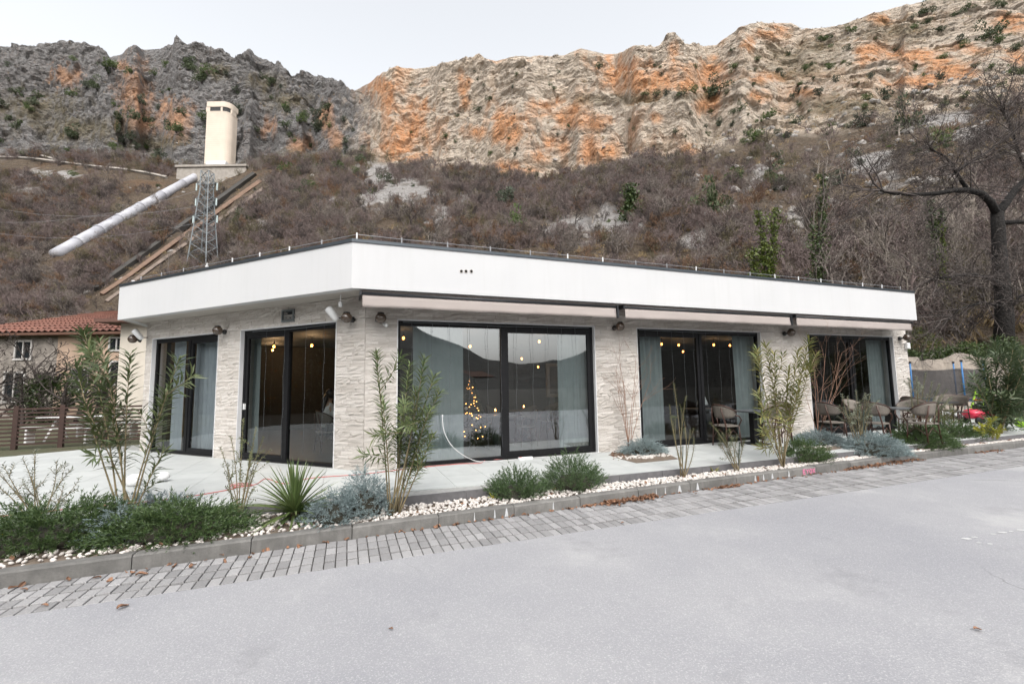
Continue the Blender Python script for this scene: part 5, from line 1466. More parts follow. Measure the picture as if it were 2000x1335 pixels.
# ---- yucca
yb = B_(575, 1014)
yk = thing('yucca', 'spiky green yucca rosette in the white pebbles', 'yucca', tuple(yb))
ym = leafmat('yucca blade', (.07, .11, .035), (.13, .17, .06), .4, .15)
yme = []
for k in range(4):
    r = np.random.RandomState(60 + k); L_ = .62; V = []; n = 6
    for i in range(n):
        f = i / (n - 1); wd = .022 * (1 - f) ** .55 * (1.0 if f > .1 else .8); z = -.10 * f * f * (.4 + .5 * k)
        V += [(L_ * f, -wd, z + wd * .5), (L_ * f, 0, z), (L_ * f, wd, z + wd * .5)]
    F = [q for i in range(n - 1) for q in ((i * 3, i * 3 + 3, i * 3 + 4, i * 3 + 1), (i * 3 + 1, i * 3 + 4, i * 3 + 5, i * 3 + 2))]
    me = bpy.data.meshes.new('blade'); me.from_pydata(V, [], F); me.materials.append(ym); yme.append(me)
for k in range(110):
    f = k / 110; o = link('blade', yme[min(3, int(f * 4))], None, yk)
    o.rotation_euler = (rng.normal(0, .1), -math.radians(82 - 88 * f + rng.normal(0, 6)), k * 2.39996)
    o.location = (0, 0, .10 - .05 * f); s_ = rng.uniform(.85, 1.1) * (1 - .12 * f); o.scale = (s_, 1, 1)
mb = MB(); mb.lathe([(.05, -.03), (.06, .05), (.03, .12)], (0, 0, 0), 10); local('stem', mb, bark_o, yk)
# ---- small plants
def tuft(label, base, n, L_, w_, mat, seed, cat='plant', name='small_plant', lean=.5):
    r = np.random.RandomState(seed); a = r.rand(n) * 6.283
    D = np.stack([np.cos(a) * lean, np.sin(a) * lean, r.uniform(.3, 1.2, n)], 1)
    V, F = leaves(np.zeros((n, 3)) + r.normal(0, .012, (n, 3)) * np.array([1, 1, 0]), D, r.normal(0, 1, (n, 3)), L_ * r.uniform(.6, 1.1, n), w_)
    t_ = thing(name, label, cat, tuple(base)); link('leaves', npmesh('leaves', V, F), mat, t_)
    mb = MB(); mb.lathe([(.015, -.02), (.012, .02), (.004, .05)], (0, 0, 0), 6); local('stem', mb, bark_o, t_)
yl = leafmat('golden leaf', (.38, .36, .02), (.50, .45, .04))
tuft('small golden-yellow plant left of the low dark junipers', B_(962, 974), 40, .10, .016, yl, 71)
tuft('golden-yellow plant behind the left green juniper', B_(352, 1000), 60, .14, .02, yl, 72)
tuft('little palm-like plant in the pebbles before the middle window', B_(1396, 922), 22, .13, .02, leafmat('palm leaf', (.12, .14, .04), (.25, .22, .08)), 73, lean=.8)
# ---- stakes
stake_m = pm('green stake', (.05, .07, .06), None, 5, .6)
for x, y, y2, w_ in ((1333, 932, 870, 'thin conifer sapling'), (1443, 920, 862, 'low staked sapling'), (1686, 888, 800, 'young olive tree before the right window'), (1932, 862, 828, 'yellow-green young shrub')):
    b = B_(x, y); tp = dp(x + 1, y2, b[1]); mb = MB(); mb.tube([b, tp], .007, 5)
    props(obj('plant_stake', mb, stake_m, loc=tuple(b)), 'thin dark stake tied to the ' + w_, 'stake', 'plant stakes')

# ---- wall-side beds cut into the terrace
for pts, w_ in (([(1188, 888), (1215, 897), (1243, 904), (1290, 900), (1325, 896), (1300, 884), (1262, 876), (1200, 883)], 'left of the middle window'), ([(1553, 870), (1575, 876), (1610, 881), (1642, 876), (1655, 868), (1630, 858), (1570, 862)], 'left of the right window')):
    mb = MB(); mb.prism([gp(x, y, 0)[:2] for x, y in pts], .002, .006)
    c = gp(*pts[0], 0)
    props(obj('wall_bed', mb, soil), kind='structure')

# ---- white pebbles, fallen leaves
peb = pm('white pebble', (.58, .545, .51), (.46, .42, .39), 20, .8, isl=.14, objr=.14)
pp_ = []
for k in range(6):
    mb = MB(); mb.ball((0, 0, 0), 1, 7, 4, (1.2, .85, .65)); V = np.array(mb.v); V *= (1 + .25 * vnoise(V * 1.3 + k * 9, 3))[:, None]
    me = bpy.data.meshes.new('pebble'); me.from_pydata([tuple(q) for q in V], [], mb.f); me.materials.append(peb); me.polygons.foreach_set('use_smooth', [True] * len(me.polygons)); pp_.append(bpy.data.objects.new('pebble', me))
n = 6500; r = np.random.RandomState(5)
ss = r.uniform(-5.5, 19, n); ff = r.rand(n)
pts = np.array([FR(s, te_p(s) + .02 + (kerb_p(s) - .15 - te_p(s)) * f, -.115 + .02 * r.rand()) for s, f in zip(ss, ff)])
for c, rad_, m_ in ((gp(1257, 890, .012), .5, 170), (gp(1600, 870, .012), .55, 130)):
    e_ = r.normal(0, .5, (m_, 2)) * rad_; ok = []
    for q in e_:
        s_, p_ = q[0], q[1] * .45
        ok.append((c[0] + dR[0] * s_ - nR[0] * p_, c[1] + dR[1] * s_ - nR[1] * p_, .012))
    px_, py_ = topix(np.array(ok)); keep = (np.abs(px_ - topix(c)[0]) < 62) & (np.abs(py_ - topix(c)[1] + 0) < 11)
    pts = np.concatenate([pts, np.array(ok)[keep]])
scatter('white_pebbles', pts, r.rand(len(pts)) * 6.28, r.uniform(.012, .028, len(pts)), pp_, 'white pebbles covering the planting bed', 'pebbles', r.normal(0, .4, (len(pts), 2)))
lf = pm('dry brown leaf', (.15, .075, .045), (.24, .13, .075), 8, .8, objr=.3, isl=.3)
lp_ = []
for k in range(4):
    V, F = [], []; rr_ = np.random.RandomState(k)
    for i in range(5):
        for j in (-1, 0, 1):
            f = i / 4; V.append((f - .5, j * .32 * math.sin(math.pi * (.1 + .85 * f)) * rr_.uniform(.7, 1.2), .14 * abs(j) + .12 * math.sin(f * 5 + k) + rr_.uniform(-.05, .05)))
    F = [(i * 3 + j, i * 3 + 3 + j, i * 3 + 4 + j, i * 3 + 1 + j) for i in range(4) for j in (0, 1)]
    me = bpy.data.meshes.new('leaf'); me.from_pydata(V, [], F); me.materials.append(lf); lp_.append(bpy.data.objects.new('leaf', me))
pts = []
def strip(x0, x1, y0, y1, m_, wd=.09):
    a, b_ = gp(x0, y0, ZR), gp(x1, y1, ZR)
    for k in range(m_):
        f = r.rand(); q = a + (b_ - a) * f; s = float((q[:2] - WC) @ dR); pts.append(FR(s, kerb_p(s) + .015 + abs(r.normal(0, wd)), ZR + .008 + .03 * r.rand() * (m_ > 100)))
strip(1180, 1275, 983, 968, 260, .07); strip(1140, 1190, 990, 982, 40, .05); strip(1390, 1440, 952, 946, 60, .05); strip(1650, 1790, 915, 897, 160, .06); strip(1640, 1720, 917, 907, 60, .05); strip(1900, 1950, 884, 878, 60, .06); strip(500, 1200, 1076, 978, 60, .03); strip(-50, 500, 1150, 1076, 20, .1); strip(1260, 1640, 970, 915, 60, .05)
for k in range(90):
    s = r.uniform(-4, 15); f = r.rand(); pts.append(FR(s, te_p(s) + .03 + (kerb_p(s) - .2 - te_p(s)) * f, -.085))
for k in range(40):
    q = gp(r.uniform(1195, 1225), r.uniform(880, 892), .012); pts.append(tuple(q))
pts = np.array(pts)
scatter('fallen_leaves', pts, r.rand(len(pts)) * 6.28, r.uniform(.035, .07, len(pts)), lp_, 'dry brown leaves drifted against the kerb', 'fallen leaves', r.normal(0, .35, (len(pts), 2)))
for x, y, w_, sc_ in ((277, 1121, 'brown fallen leaf on the pavers near the left edge', .09), (240, 1184, 'pale fallen leaf at the edge of the road', .08), (88, 1181, 'small brown fallen leaf low on the left pavers', .05), (1910, 1228, 'lone dark fallen leaf on the road at the right', .05), (430, 1083, 'orange fallen leaf against the kerb left of the yucca', .09), (763, 1227, 'small dark leaf on the empty road', .035), (1216, 1020, 'tiny brown leaf on the road beside the pavers', .04)):
    o = link('fallen_leaf', lp_[0].data, None, None, tuple(gp(x, y, ZR + .012))); o.scale = (sc_,) * 3; o.rotation_euler = (0, 0, x); props(o, w_, 'leaf', 'single fallen leaves')
# ================================================================== RIGHT: WALL, HEDGE, PLAY THINGS
rub = pm('rubble retaining wall', (.36, .31, .26), (.22, .19, .165), 2.2, .95, bmp=1, bscale=5, bdist=.06, detail=6)
YW = 20.0
wa, wb = dp(1760, 760, YW + .6), dp(2140, 760, YW - 1.6)
rw = thing('retaining_wall', 'pale rubble retaining wall under the hedge at the right', 'wall', (wa[0], wa[1], -.2))
nx, nz = 90, 14; V = []
for i in range(nx + 1):
    for k in range(nz + 1):
        f = i / nx; q = wa + (wb - wa) * f; top = 2.15 + .18 * vnoise(np.array([[f * 6, 0, 0]]), 3)[0] + .25 * f
        z = -.2 + (top + .2) * k / nz
        V.append((q[0], q[1] + .1 * k / nz, z))
V = np.array(V); V[:, 1] -= .10 * fbm(V * 1.6, 3, 5, ridged=True)
F = [(i * (nz + 1) + k, (i + 1) * (nz + 1) + k, (i + 1) * (nz + 1) + k + 1, i * (nz + 1) + k + 1) for i in range(nx) for k in range(nz)]
mb = MB(); mb.add(V, F); o = obj('face', mb, rub, rw)
o.modifiers.new('thick', 'SOLIDIFY').thickness = -.5
mb = MB(); mb.hexa([(wa[0], wa[1] + .3, 1.9), (wb[0], wb[1] + .3, 2.1), (wb[0], wb[1] + 4, 2.1), (wa[0], wa[1] + 4, 1.9), (wa[0], wa[1] + .3, 2.0), (wb[0], wb[1] + .3, 2.2), (wb[0], wb[1] + 4, 2.4), (wa[0], wa[1] + 4, 2.2)]); obj('backfill', mb, gm, rw)
def leafcloud(n, seed, fn, L_, w_):
    r = np.random.RandomState(seed); Pp = fn(r, n)
    return leaves(Pp, r.normal(0, 1, Pp.shape) + np.array([0, -.3, .2]), r.normal(0, 1, Pp.shape), L_ * r.uniform(.6, 1.2, n), w_)
ivy = leafmat('ivy leaf', (.03, .055, .015), (.065, .09, .025), .45, .15)
ivyy = leafmat('bright ivy leaf', (.07, .11, .015), (.14, .17, .03), .45, .2)
hg = thing('hedge', 'overgrown green hedge along the top of the retaining wall', 'hedge', (wa[0], wa[1] + .4, 2.0))
def hedge_pts(r, n):
    f = r.rand(n); q = (wb - wa)[None] * f[:, None]; hh = r.rand(n) ** .8
    t = 1.0 + .45 * vnoise(np.stack([f * 14, f * 0, f * 0], 1), 9)
    a = r.uniform(0, math.pi, n)
    return np.stack([q[:, 0] + r.normal(0, .1, n), q[:, 1] - .55 * np.sin(a) + .3 + r.normal(0, .15, n), -.35 + (hh * 1.25 * t) - .2 * np.sin(a)], 1)
V, F = leafcloud(16000, 4, hedge_pts, .10, .06); o = link('foliage', npmesh('foliage', V, F), ivy, hg); o['kind'] = 'stuff'
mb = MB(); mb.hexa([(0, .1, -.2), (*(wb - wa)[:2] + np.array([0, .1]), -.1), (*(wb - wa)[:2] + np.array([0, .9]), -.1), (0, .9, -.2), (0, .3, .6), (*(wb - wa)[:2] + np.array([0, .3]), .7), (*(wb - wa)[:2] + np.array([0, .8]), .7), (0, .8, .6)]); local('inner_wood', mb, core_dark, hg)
# trampoline
tc_ = dp(1828, 780, 16.2); tc_ = np.array([tc_[0], tc_[1], .0])
tp = thing('trampoline', 'round trampoline with black net and blue-sleeved poles', 'trampoline', tuple(tc_))
blu = pm('blue foam sleeve', (.04, .18, .42), (.03, .13, .32), 4, .6); net_m = None
m_, t_n, b_n = nodes('black mesh net'); b_n.inputs['Base Color'].default_value = (.03, .03, .035, 1)
trn = N(t_n, 'BsdfTransparent'); mxn = N(t_n, 'MixShader'); mxn.inputs[0].default_value = .62
t_n.links.new(trn.outputs[0], mxn.inputs[1]); t_n.links.new(b_n.outputs[0], mxn.inputs[2]); t_n.links.new(mxn.outputs[0], t_n.nodes['Material Output'].inputs[0]); net_m = m_
R_ = 1.25
mb = MB(); mb.tube([(R_ * math.cos(a), R_ * math.sin(a), .62) for a in np.linspace(0, 6.283, 25)], .03, 6, cap=False); local('rim', mb, galv, tp, True)
mb = MB(); mb.lathe([(R_ * .86, .60), (R_ * .86, .605)], (0, 0, 0), 28); local('mat', mb, tblk, tp)
mb = MB(); mb.lathe([(R_ * 1.02, .625), (R_ * 1.03, .65), (R_ * .87, .655), (R_ * .86, .63)], (0, 0, 0), 28); mb.f = mb.f[:-2]; local('edge_pad', mb, pm('dark blue pad', (.02, .06, .14), None, 4, .6), tp)
for k in range(6):
    a = k * 1.0472 + .35; c, s_ = math.cos(a) * R_, math.sin(a) * R_
    mb = MB(); mb.tube([(c, s_, .0), (c, s_, .68)], .022, 6); local('leg', mb, galv, tp)
    mb = MB(); mb.tube([(c * 1.03, s_ * 1.03, .68), (c * 1.03, s_ * 1.03, 1.95)], .022, 8); po = local('pole', mb, blu, tp, True)
    mb = MB(); mb.lathe([(.04, 0), (.04, .05), (.02, .06)], (c * 1.03, s_ * 1.03, 1.95), 8); local('cap', mb, tblk, po)
mb = MB(); V = []
for i in range(49):
    a = i / 48 * 6.2832; sag = .06 * abs(math.sin(3 * (a - .35)))
    for k in range(4): V.append((R_ * .99 * math.cos(a), R_ * .99 * math.sin(a), .68 + (1.06 - sag) * k / 3))
mb.add(V, [(i * 4 + k, (i + 1) * 4 + k, (i + 1) * 4 + k + 1, i * 4 + k + 1) for i in range(48) for k in range(3)]); local('net', mb, net_m, tp, True)
# toys
rp = pm('red toy plastic', (.55, .02, .06), (.5, .02, .05), 4, .3); lime = pm('lime toy plastic', (.35, .62, .03), (.3, .55, .03), 4, .35)
c = dp(1913, 800, 13.8); c = np.array([c[0], c[1], .0])
ty = thing('toy_car', 'red ride-on toy car behind the oleander at the right', 'toy car', tuple(c))
mb = MB(); mb.tube([(-.42, 0, .26), (-.38, 0, .28), (-.2, 0, .31), (.05, 0, .30), (.3, 0, .28), (.42, 0, .25)], [.1, .19, .22, .22, .19, .09], 12, squash=.72); local('body', mb, rp, ty, True)
mb = MB(); mb.tube([(-.12, 0, .46), (-.02, 0, .55), (.08, 0, .47)], [.1, .08, .09], 8); local('seat', mb, tblk, ty, True)
for x in (-.26, .26):
    for y in (-.2, .2):
        mb = MB(); mb.lathe([(.06, -.035), (.1, -.03), (.1, .03), (.06, .035)], (x, y, .1), 12, axis=(0, 1, 0)); local('wheel', mb, tblk, ty, True)
mb = MB(); mb.tube([(.12, 0, .48), (.2, 0, .42)], .015, 5); mb.lathe([(.09, -.01), (.1, 0), (.09, .01)], (.12, 0, .5), 12, axis=(-.6, 0, .8)); local('steering_wheel', mb, tblk, ty)
c = dp(1918, 770, 14.8); c = np.array([c[0], c[1], .0])
sl_ = thing('toy_slide', 'lime green plastic toy slide behind the red toy car', 'toy slide', tuple(c))
mb = MB(); V = []
for i in range(9):
    f = i / 8; x = .9 * f; z = .85 - .8 * (f ** .9) + .06 * f ** 6
    V += [(x, -.2, z + .08), (x, -.18, z), (x, .18, z), (x, .2, z + .08)]
mb.add(V, [(i * 4 + k, i * 4 + 4 + k, i * 4 + 5 + k, i * 4 + 1 + k) for i in range(8) for k in range(3)]); o = local('chute', mb, lime, sl_, True); o.modifiers.new('t', 'SOLIDIFY').thickness = .02
for y in (-.18, .18):
    mb = MB(); mb.tube([(-.35, y, .0), (-.05, y, .85), (.0, y, 1.1)], .03, 6); local('side_rail', mb, lime, sl_)
for k in range(3):
    mb = MB(); z = .22 + k * .22; x = -.35 + .3 * z / .85; mb.tube([(x, -.18, z), (x, .18, z)], .025, 6); local('rung', mb, pm('orange toy plastic', (.7, .25, .03), None, 4, .4), sl_)
c = dp(1990, 798, 12.6); mb = MB()
tb2 = thing('toy_ball', 'lime green ball lying under the right-hand table', 'ball', (c[0], c[1], .0)); mb.ball((c[0], c[1], .16), .16, 14, 9); obj('ball', mb, lime, tb2, smooth=True); mb = MB(); mb.tube([(c[0] + .161 * math.cos(a), c[1], .16 + .161 * math.sin(a)) for a in np.linspace(0, 6.283, 19)], .006, 4, cap=False); obj('seam', mb, wpl, tb2)

# unseen hedge added left of the road to darken the left doors' reflection
he = thing('added_hedge', 'tall dark evergreen hedge left of the road, mirrored in the left glass doors', 'hedge', (-26, -2, -.25))
def tall_pts(r, n): return np.stack([r.normal(0, .5, n), r.uniform(-14, 10, n), r.rand(n) ** .8 * (4.6 + .5 * np.sin(np.arange(n)))], 1)
V, F = leafcloud(22000, 8, tall_pts, .17, .10); link('foliage', npmesh('foliage', V, F), ivy, he)['kind'] = 'stuff'
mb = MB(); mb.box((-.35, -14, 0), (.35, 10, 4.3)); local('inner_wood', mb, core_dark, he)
# ================================================================== LEFT: FENCE, HOUSE
wood = pm('dark red-brown fence wood', (.035, .018, .014), (.055, .028, .021), 9, .8, objr=.15)
fa, fb = dp(-70, 880, 11.2), dp(285, 868, 12.6); fa[2] = fb[2] = -.06
fn = thing('slat_fence', 'dark brown horizontal slat fence behind the lawn at the left', 'fence', tuple(fa))
fl = np.linalg.norm((fb - fa)[:2]); fdir = (fb - fa)[:2] / fl; nb = 4
for k in range(nb + 1):
    q = fa[:2] + fdir * fl * k / nb; n2 = np.array([-fdir[1], fdir[0]])
    mb = MB(); c4 = [q + fdir * a + n2 * b_ for a, b_ in ((-.05, -.05), (.05, -.05), (.05, .05), (-.05, .05))]; mb.prism(c4, -.1, 1.06); obj('post', mb, wood, fn)
    if k < nb:
        for j in range(10):
            z = .05 + j * .1; a0, a1 = .055, fl / nb - .055
            c4 = [q + fdir * a0 - n2 * .045, q + fdir * a1 - n2 * .045, q + fdir * a1 - n2 * .02, q + fdir * a0 - n2 * .02]
            mb = MB(); mb.prism(c4, z, z + .048); obj('slat', mb, wood, fn)
wtb = dp(165, 850, 13.6); wtb = np.array([wtb[0], wtb[1], -.06])
wt = thing('garden_table', 'white garden table with benches seen through the fence slats', 'garden table', tuple(wtb))
for k in range(5):
    mb = MB(); mb.box((-1.1, -.4 + k * .165, .70), (1.1, -.25 + k * .165, .74)); local('board', mb, wpl, wt)
for x in (-.85, .85):
    mb = MB(); mb.tube([(x, -.36, 0), (x, 0, .7)], .035, 4); local('leg', mb, wpl, wt); mb = MB(); mb.tube([(x, .36, 0), (x, 0, .7)], .035, 4); local('leg', mb, wpl, wt)
for y in (-.75, .75):
    mb = MB(); mb.box((-1.1, y - .14, .42), (1.1, y + .14, .46)); local('bench', mb, wpl, wt)
    for x in (-.85, .85): mb = MB(); mb.box((x - .03, y - .12, 0), (x + .03, y + .12, .42)); local('bench_leg', mb, wpl, wt)

tan = pm('tan plaster', (.40, .29, .215), (.30, .215, .16), 1.2, .9, bmp=.3, bscale=8, bdist=.02)
rstone = pm('rubble stone wall', (.30, .265, .235), (.13, .115, .10), 2.4, .95, bmp=1, bscale=5, bdist=.05, detail=6)
tile_r = None
def roofmat():
    m, t, b = nodes('red roof tile'); g = N(t, 'NewGeometry'); oi = N(t, 'ObjectInfo')
    c = mixc(t, g.outputs['Random Per Island'], (.13, .055, .04), (.20, .085, .06))
    c = mixc(t, math_(t, 'MULTIPLY', ramp(t, noise(t, 1.2, 4), .45, .7), .5), c, (.17, .09, .065))
    t.links.new(c, b.inputs['Base Color']); b.inputs['Roughness'].default_value = .85
    return m
tile_r = roofmat()
dark_w = pm('dark window glass', (.015, .018, .02), None, 4, .1)
def tiled(a, b_, c, d, parent, inv=None):
    """rows of half-round tiles on the roof plane a,b (eave) d,c (ridge)"""
    a, b_, c, d = map(np.array, (a, b_, c, d)); mb = MB()
    L_ = np.linalg.norm(b_ - a); n = int(L_ / .34); H_ = np.linalg.norm((c + d) / 2 - (a + b_) / 2); rws = max(2, int(H_ / .5))
    nn_ = nrm(np.cross(b_ - a, d - a)); nn_ = nn_ if nn_[2] > 0 else -nn_
    for j in range(rws):
        for i in range(n):
            def pt(u, v): return (a + (b_ - a) * u) * (1 - v) + (d + (c - d) * u) * v
            u0, u1 = i / n, (i + 1) / n; v0, v1 = j / rws, (j + 1.12) / rws
            p0, p1, q0, q1 = pt(u0, v0), pt(u1, v0), pt(u0, min(v1, 1)), pt(u1, min(v1, 1))
            lift = nn_ * .05
            mm0, mm1 = (p0 + p1) / 2 + nn_ * .10 + lift, (q0 + q1) / 2 + nn_ * .08
            mb.add([p0 + lift, mm0, p1 + lift, q0, mm1, q1], [(0, 1, 4, 3), (1, 2, 5, 4)])
    o = obj('roof_tiles', mb, tile_r, parent); o['kind'] = 'stuff'
def house(name, label, Y, x0, x1, depth, eave, ridge, wmat, wins, hip=3.0, zb=-.3, mat2=None, xsplit=None):
    h = thing(name, label, 'house', ((x0 + x1) / 2, Y, zb))
    if mat2 is None:
        mb = MB(); mb.box((x0, Y, zb), (x1, Y + depth, eave)); obj('wall', mb, wmat, h)
    else:
        mb = MB(); mb.box((x0, Y, zb), (xsplit, Y + depth, eave)); obj('wall', mb, wmat, h)
        mb = MB(); mb.box((xsplit + .003, Y - .06, zb), (x1, Y + depth, eave)); obj('wall', mb, mat2, h)
    ov = .5; E_ = [(x0 - ov, Y - ov, eave), (x1 + ov, Y - ov, eave), (x1 + ov, Y + depth + ov, eave), (x0 - ov, Y + depth + ov, eave)]
    ym_ = Y + depth / 2; R1, R2 = (x0 + hip, ym_, ridge), (x1 - hip, ym_, ridge)
    mb = MB(); mb.add([(q[0], q[1], q[2] - .12) for q in E_] + E_ + [R1, R2], [(3, 2, 1, 0), (0, 1, 5, 4), (1, 2, 6, 5), (2, 3, 7, 6), (3, 0, 4, 7), (4, 5, 9, 8), (5, 6, 9), (6, 7, 8, 9), (7, 4, 8)])
    obj('roof', mb, pm('roof underlay', (.12, .06, .04), None, 3, .9), h)
    tiled(E_[0], E_[1], R2, R1, h); tiled(E_[3], E_[0], R1, R1, h); tiled(E_[1], E_[2], R2, R2, h)
    for (x, z, w_, hh) in wins:
        yy = Y - (.06 if mat2 is not None and x > xsplit else 0)
        wn = bpy.data.objects.new('window', None); COL.objects.link(wn); wn.parent = h; wn.location = np.array([x, yy, z]) - np.array(h.location)
        mb = MB()
        for a in ((x - w_ / 2 - .08, x - w_ / 2, z, z + hh), (x + w_ / 2, x + w_ / 2 + .08, z, z + hh), (x - w_ / 2 - .08, x + w_ / 2 + .08, z + hh, z + hh + .1), (x - w_ / 2 - .12, x + w_ / 2 + .12, z - .1, z), (x - .03, x + .03, z, z + hh)):
            mb.box((a[0], yy - .07, a[2]), (a[1], yy + .01, a[3]))
        obj('frame', mb, pm('pale window frame', (.45, .43, .41), None, 3, .7), wn)
        mb = MB(); mb.box((x - w_ / 2, yy - .02, z), (x + w_ / 2, yy + .012, z + hh)); obj('pane', mb, dark_w, wn)
    return h
YH = 24.0
X = lambda px, Y: dp(px, 760, Y)[0]
Zp = lambda px, py, Y: dp(px, py, Y)[2]
hz = Zp(60, 652, YH)
house('stone_house', 'old stone and tan plaster house with red tiled roof behind the fence', YH, X(-90, YH), X(300, YH), 8, hz, hz + 1.85, rstone,
      [(X(28, YH), .9, 1.0, 1.5), (X(-60, YH), .9, 1.0, 1.5), (X(40, YH), 3.2, .8, .9), (X(234, YH), 1.75, .95, 1.15), (X(158, YH), 1.4, .8, 1.1), (X(225, YH), 3.6, .7, .6)], 4.5, mat2=tan, xsplit=X(108, YH))
an_ = thing('annex', 'small pale annex with thin brown flat roof behind the left end of the restaurant', 'annex', (X(262, 15.5), 15.5, -.2))
x0, x1 = X(228, 15.5), X(330, 15.5); zt = Zp(240, 632, 15.5)
mb = MB(); mb.box((x0, 15.5, -.2), (x1, 18.5, zt)); obj('wall', mb, pm('cream plaster', (.55, .5, .43), None, 2, .9), an_)
mb = MB(); mb.box((x0 - .5, 15.0, zt + .002), (x1 + .3, 18.8, zt + .12)); obj('roof', mb, pm('brown roof edge', (.12, .06, .045), None, 3, .8), an_)
house('far_house', 'white house with red roof across the road, mirrored in the widest window', -150, 100, 118, 9, 4.6, 7.2, pm('white house plaster', (.7, .68, .66), None, 2, .9), [(103, 1.5, 1.2, 1.4), (108, 1.5, 1.2, 1.4), (114, 1.5, 1.2, 1.4)], 4)

# ================================================================== HILLSIDE WORKS
conc = pm('weathered concrete', (.34, .31, .275), (.24, .215, .19), .8, .9, bmp=.4, bscale=6, bdist=.05)
tw = hit(434, 322); tw[1] -= 7; Yt = tw[1]; k_ = Yt / FPX
twr = thing('surge_tower', 'tall pale concrete tower with a slotted top on the hillside', 'tower', (tw[0], tw[1], tw[2] - 4))
x0, x1 = dp(403, 300, Yt)[0], dp(449, 300, Yt)[0]; zb, zt = tw[2] - 4, Zp(425, 203, Yt)
W_ = x1 - x0; poly = [(x0, Yt + W_ * .4), (x0, Yt - .1 * W_), (x0 + W_ * .05, Yt - .16 * W_)]
for a in np.linspace(-90, 0, 7): poly.append((x1 - W_ * .32 + W_ * .32 * math.cos(math.radians(a)), Yt + W_ * .16 + W_ * .32 * math.sin(math.radians(a))))
poly += [(x1, Yt + W_ * .4)]
cream = None
def towmat():
    m, t, b = nodes('tower concrete'); tc2 = N(t, 'TexCoord'); wv = N(t, 'TexWave', Scale=.32, Distortion=.6); wv.bands_direction = 'Z'
    t.links.new(tc2.outputs['Object'], wv.inputs['Vector'])
    c = mixc(t, ramp(t, noise(t, .25, 5), .3, .7), (.64, .55, .46), (.56, .48, .40)); c = mixc(t, math_(t, 'MULTIPLY', wv.outputs['Fac'], .10), c, (.50, .42, .35))
    t.links.new(c, b.inputs['Base Color']); b.inputs['Roughness'].default_value = .9; bump(t, b, wv.outputs['Fac'], .2, .1)
    return m
cream = towmat(); zs = zt - (zt - zb) * .085
mb = MB(); mb.prism(poly, zb, zs - (zt - zb) * .07); obj('shaft', mb, cream, twr)
ctr = np.mean(poly, 0); inn_ = [ctr + (np.array(q) - ctr) * .9 for q in poly]
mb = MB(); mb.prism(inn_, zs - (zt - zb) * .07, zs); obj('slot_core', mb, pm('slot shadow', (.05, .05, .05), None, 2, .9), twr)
big = [ctr + (np.array(q) - ctr) * 1.03 for q in poly]
mb = MB(); mb.prism(big, zs + .01, zt); obj('crown', mb, cream, twr)
mb = MB(); mb.prism(big, zs - (zt - zb) * .085, zs - (zt - zb) * .0705); obj('sill', mb, cream, twr)
for f0_, f1_, ya_ in ((0.0, .17, -.15), (.62, .70, -.15), (.93, 1.0, .02)):
    mb = MB(); mb.box((x0 + W_ * f0_, Yt + ya_ * W_, zs - (zt - zb) * .07), (x0 + W_ * f1_, Yt + (ya_ + .3) * W_, zs + .005)); obj('pier', mb, cream, twr)
a, b_ = hit(345, 338), hit(478, 338)
pl_ = thing('tower_platform', 'pale concrete platform wall at the foot of the tower', 'platform', (tw[0], Yt - 6, tw[2] - 5))
z0_, z1_ = Zp(430, 345, Yt - 6) - 3, Zp(430, 326, Yt - 6)
xa, xb = dp(345, 335, Yt - 6)[0], dp(480, 335, Yt - 6)[0]
mb = MB(); mb.box((xa, Yt - 6, z0_), (xb, Yt + 8, z1_)); obj('wall', mb, conc, pl_)
mb = MB(); mb.box((xa - .5, Yt - 6.6, z1_ + .01), (xb + .5, Yt - 5, z1_ + .9)); obj('parapet', mb, conc, pl_)
mb = MB(); mb.box((dp(402, 320, Yt - 5)[0], Yt - 5.0, z1_ + .02), (dp(440, 320, Yt - 5)[0], Yt - 2, z1_ + 3.2)); obj('shed', mb, wpl, pl_)
# penstock pipe
p0, p1 = hit(112, 498), hit(398, 340); p0[2] += .7; p1[2] += 1.3
pst = thing('penstock_pipe', 'thick silvery penstock pipe running down the slope from the tower', 'pipe', tuple(p0))
pipe_m = pm('silvery pipe paint', (.44, .44, .47), (.32, .32, .35), .5, .55, detail=5)
d = nrm(p1 - p0); L_ = np.linalg.norm(p1 - p0); rp_ = .0135 * np.mean([p0[1], p1[1]]) * .74
ns = 7
PN = [hit(112 + 286 * f, 500 - 160 * f) + np.array([0, -1.0, 1.5]) for f in np.linspace(0, 1, ns + 1)]
Ys = np.linspace(PN[0][1], PN[-1][1], ns + 1); Ys = np.minimum(Ys, [q[1] for q in PN]); PN = [dp(112 + 286 * f, 496 - 160 * f, y) for f, y in zip(np.linspace(0, 1, ns + 1), Ys)]
for k in range(ns):
    a_, b_2 = PN[k], PN[k + 1]; d = nrm(b_2 - a_)
    mb = MB(); mb.tube([a_ - d * (.5 if k == 0 else .1), b_2 + d * .1], rp_, 14); obj('pipe_section', mb, pipe_m, pst, smooth=True)
    q = b_2; mb = MB(); mb.tube([q - d * .4, q + d * .4], rp_ * 1.12, 14); obj('flange', mb, pipe_m, pst)
    q = (a_ + b_2) / 2
    mb = MB(); mb.box((q[0] - rp_ * .8, q[1] - rp_ * .8, q[2] - rp_ * 3.4), (q[0] + rp_ * .8, q[1] + rp_ * .8, q[2] - rp_ * .5)); obj('saddle', mb, conc, pst)
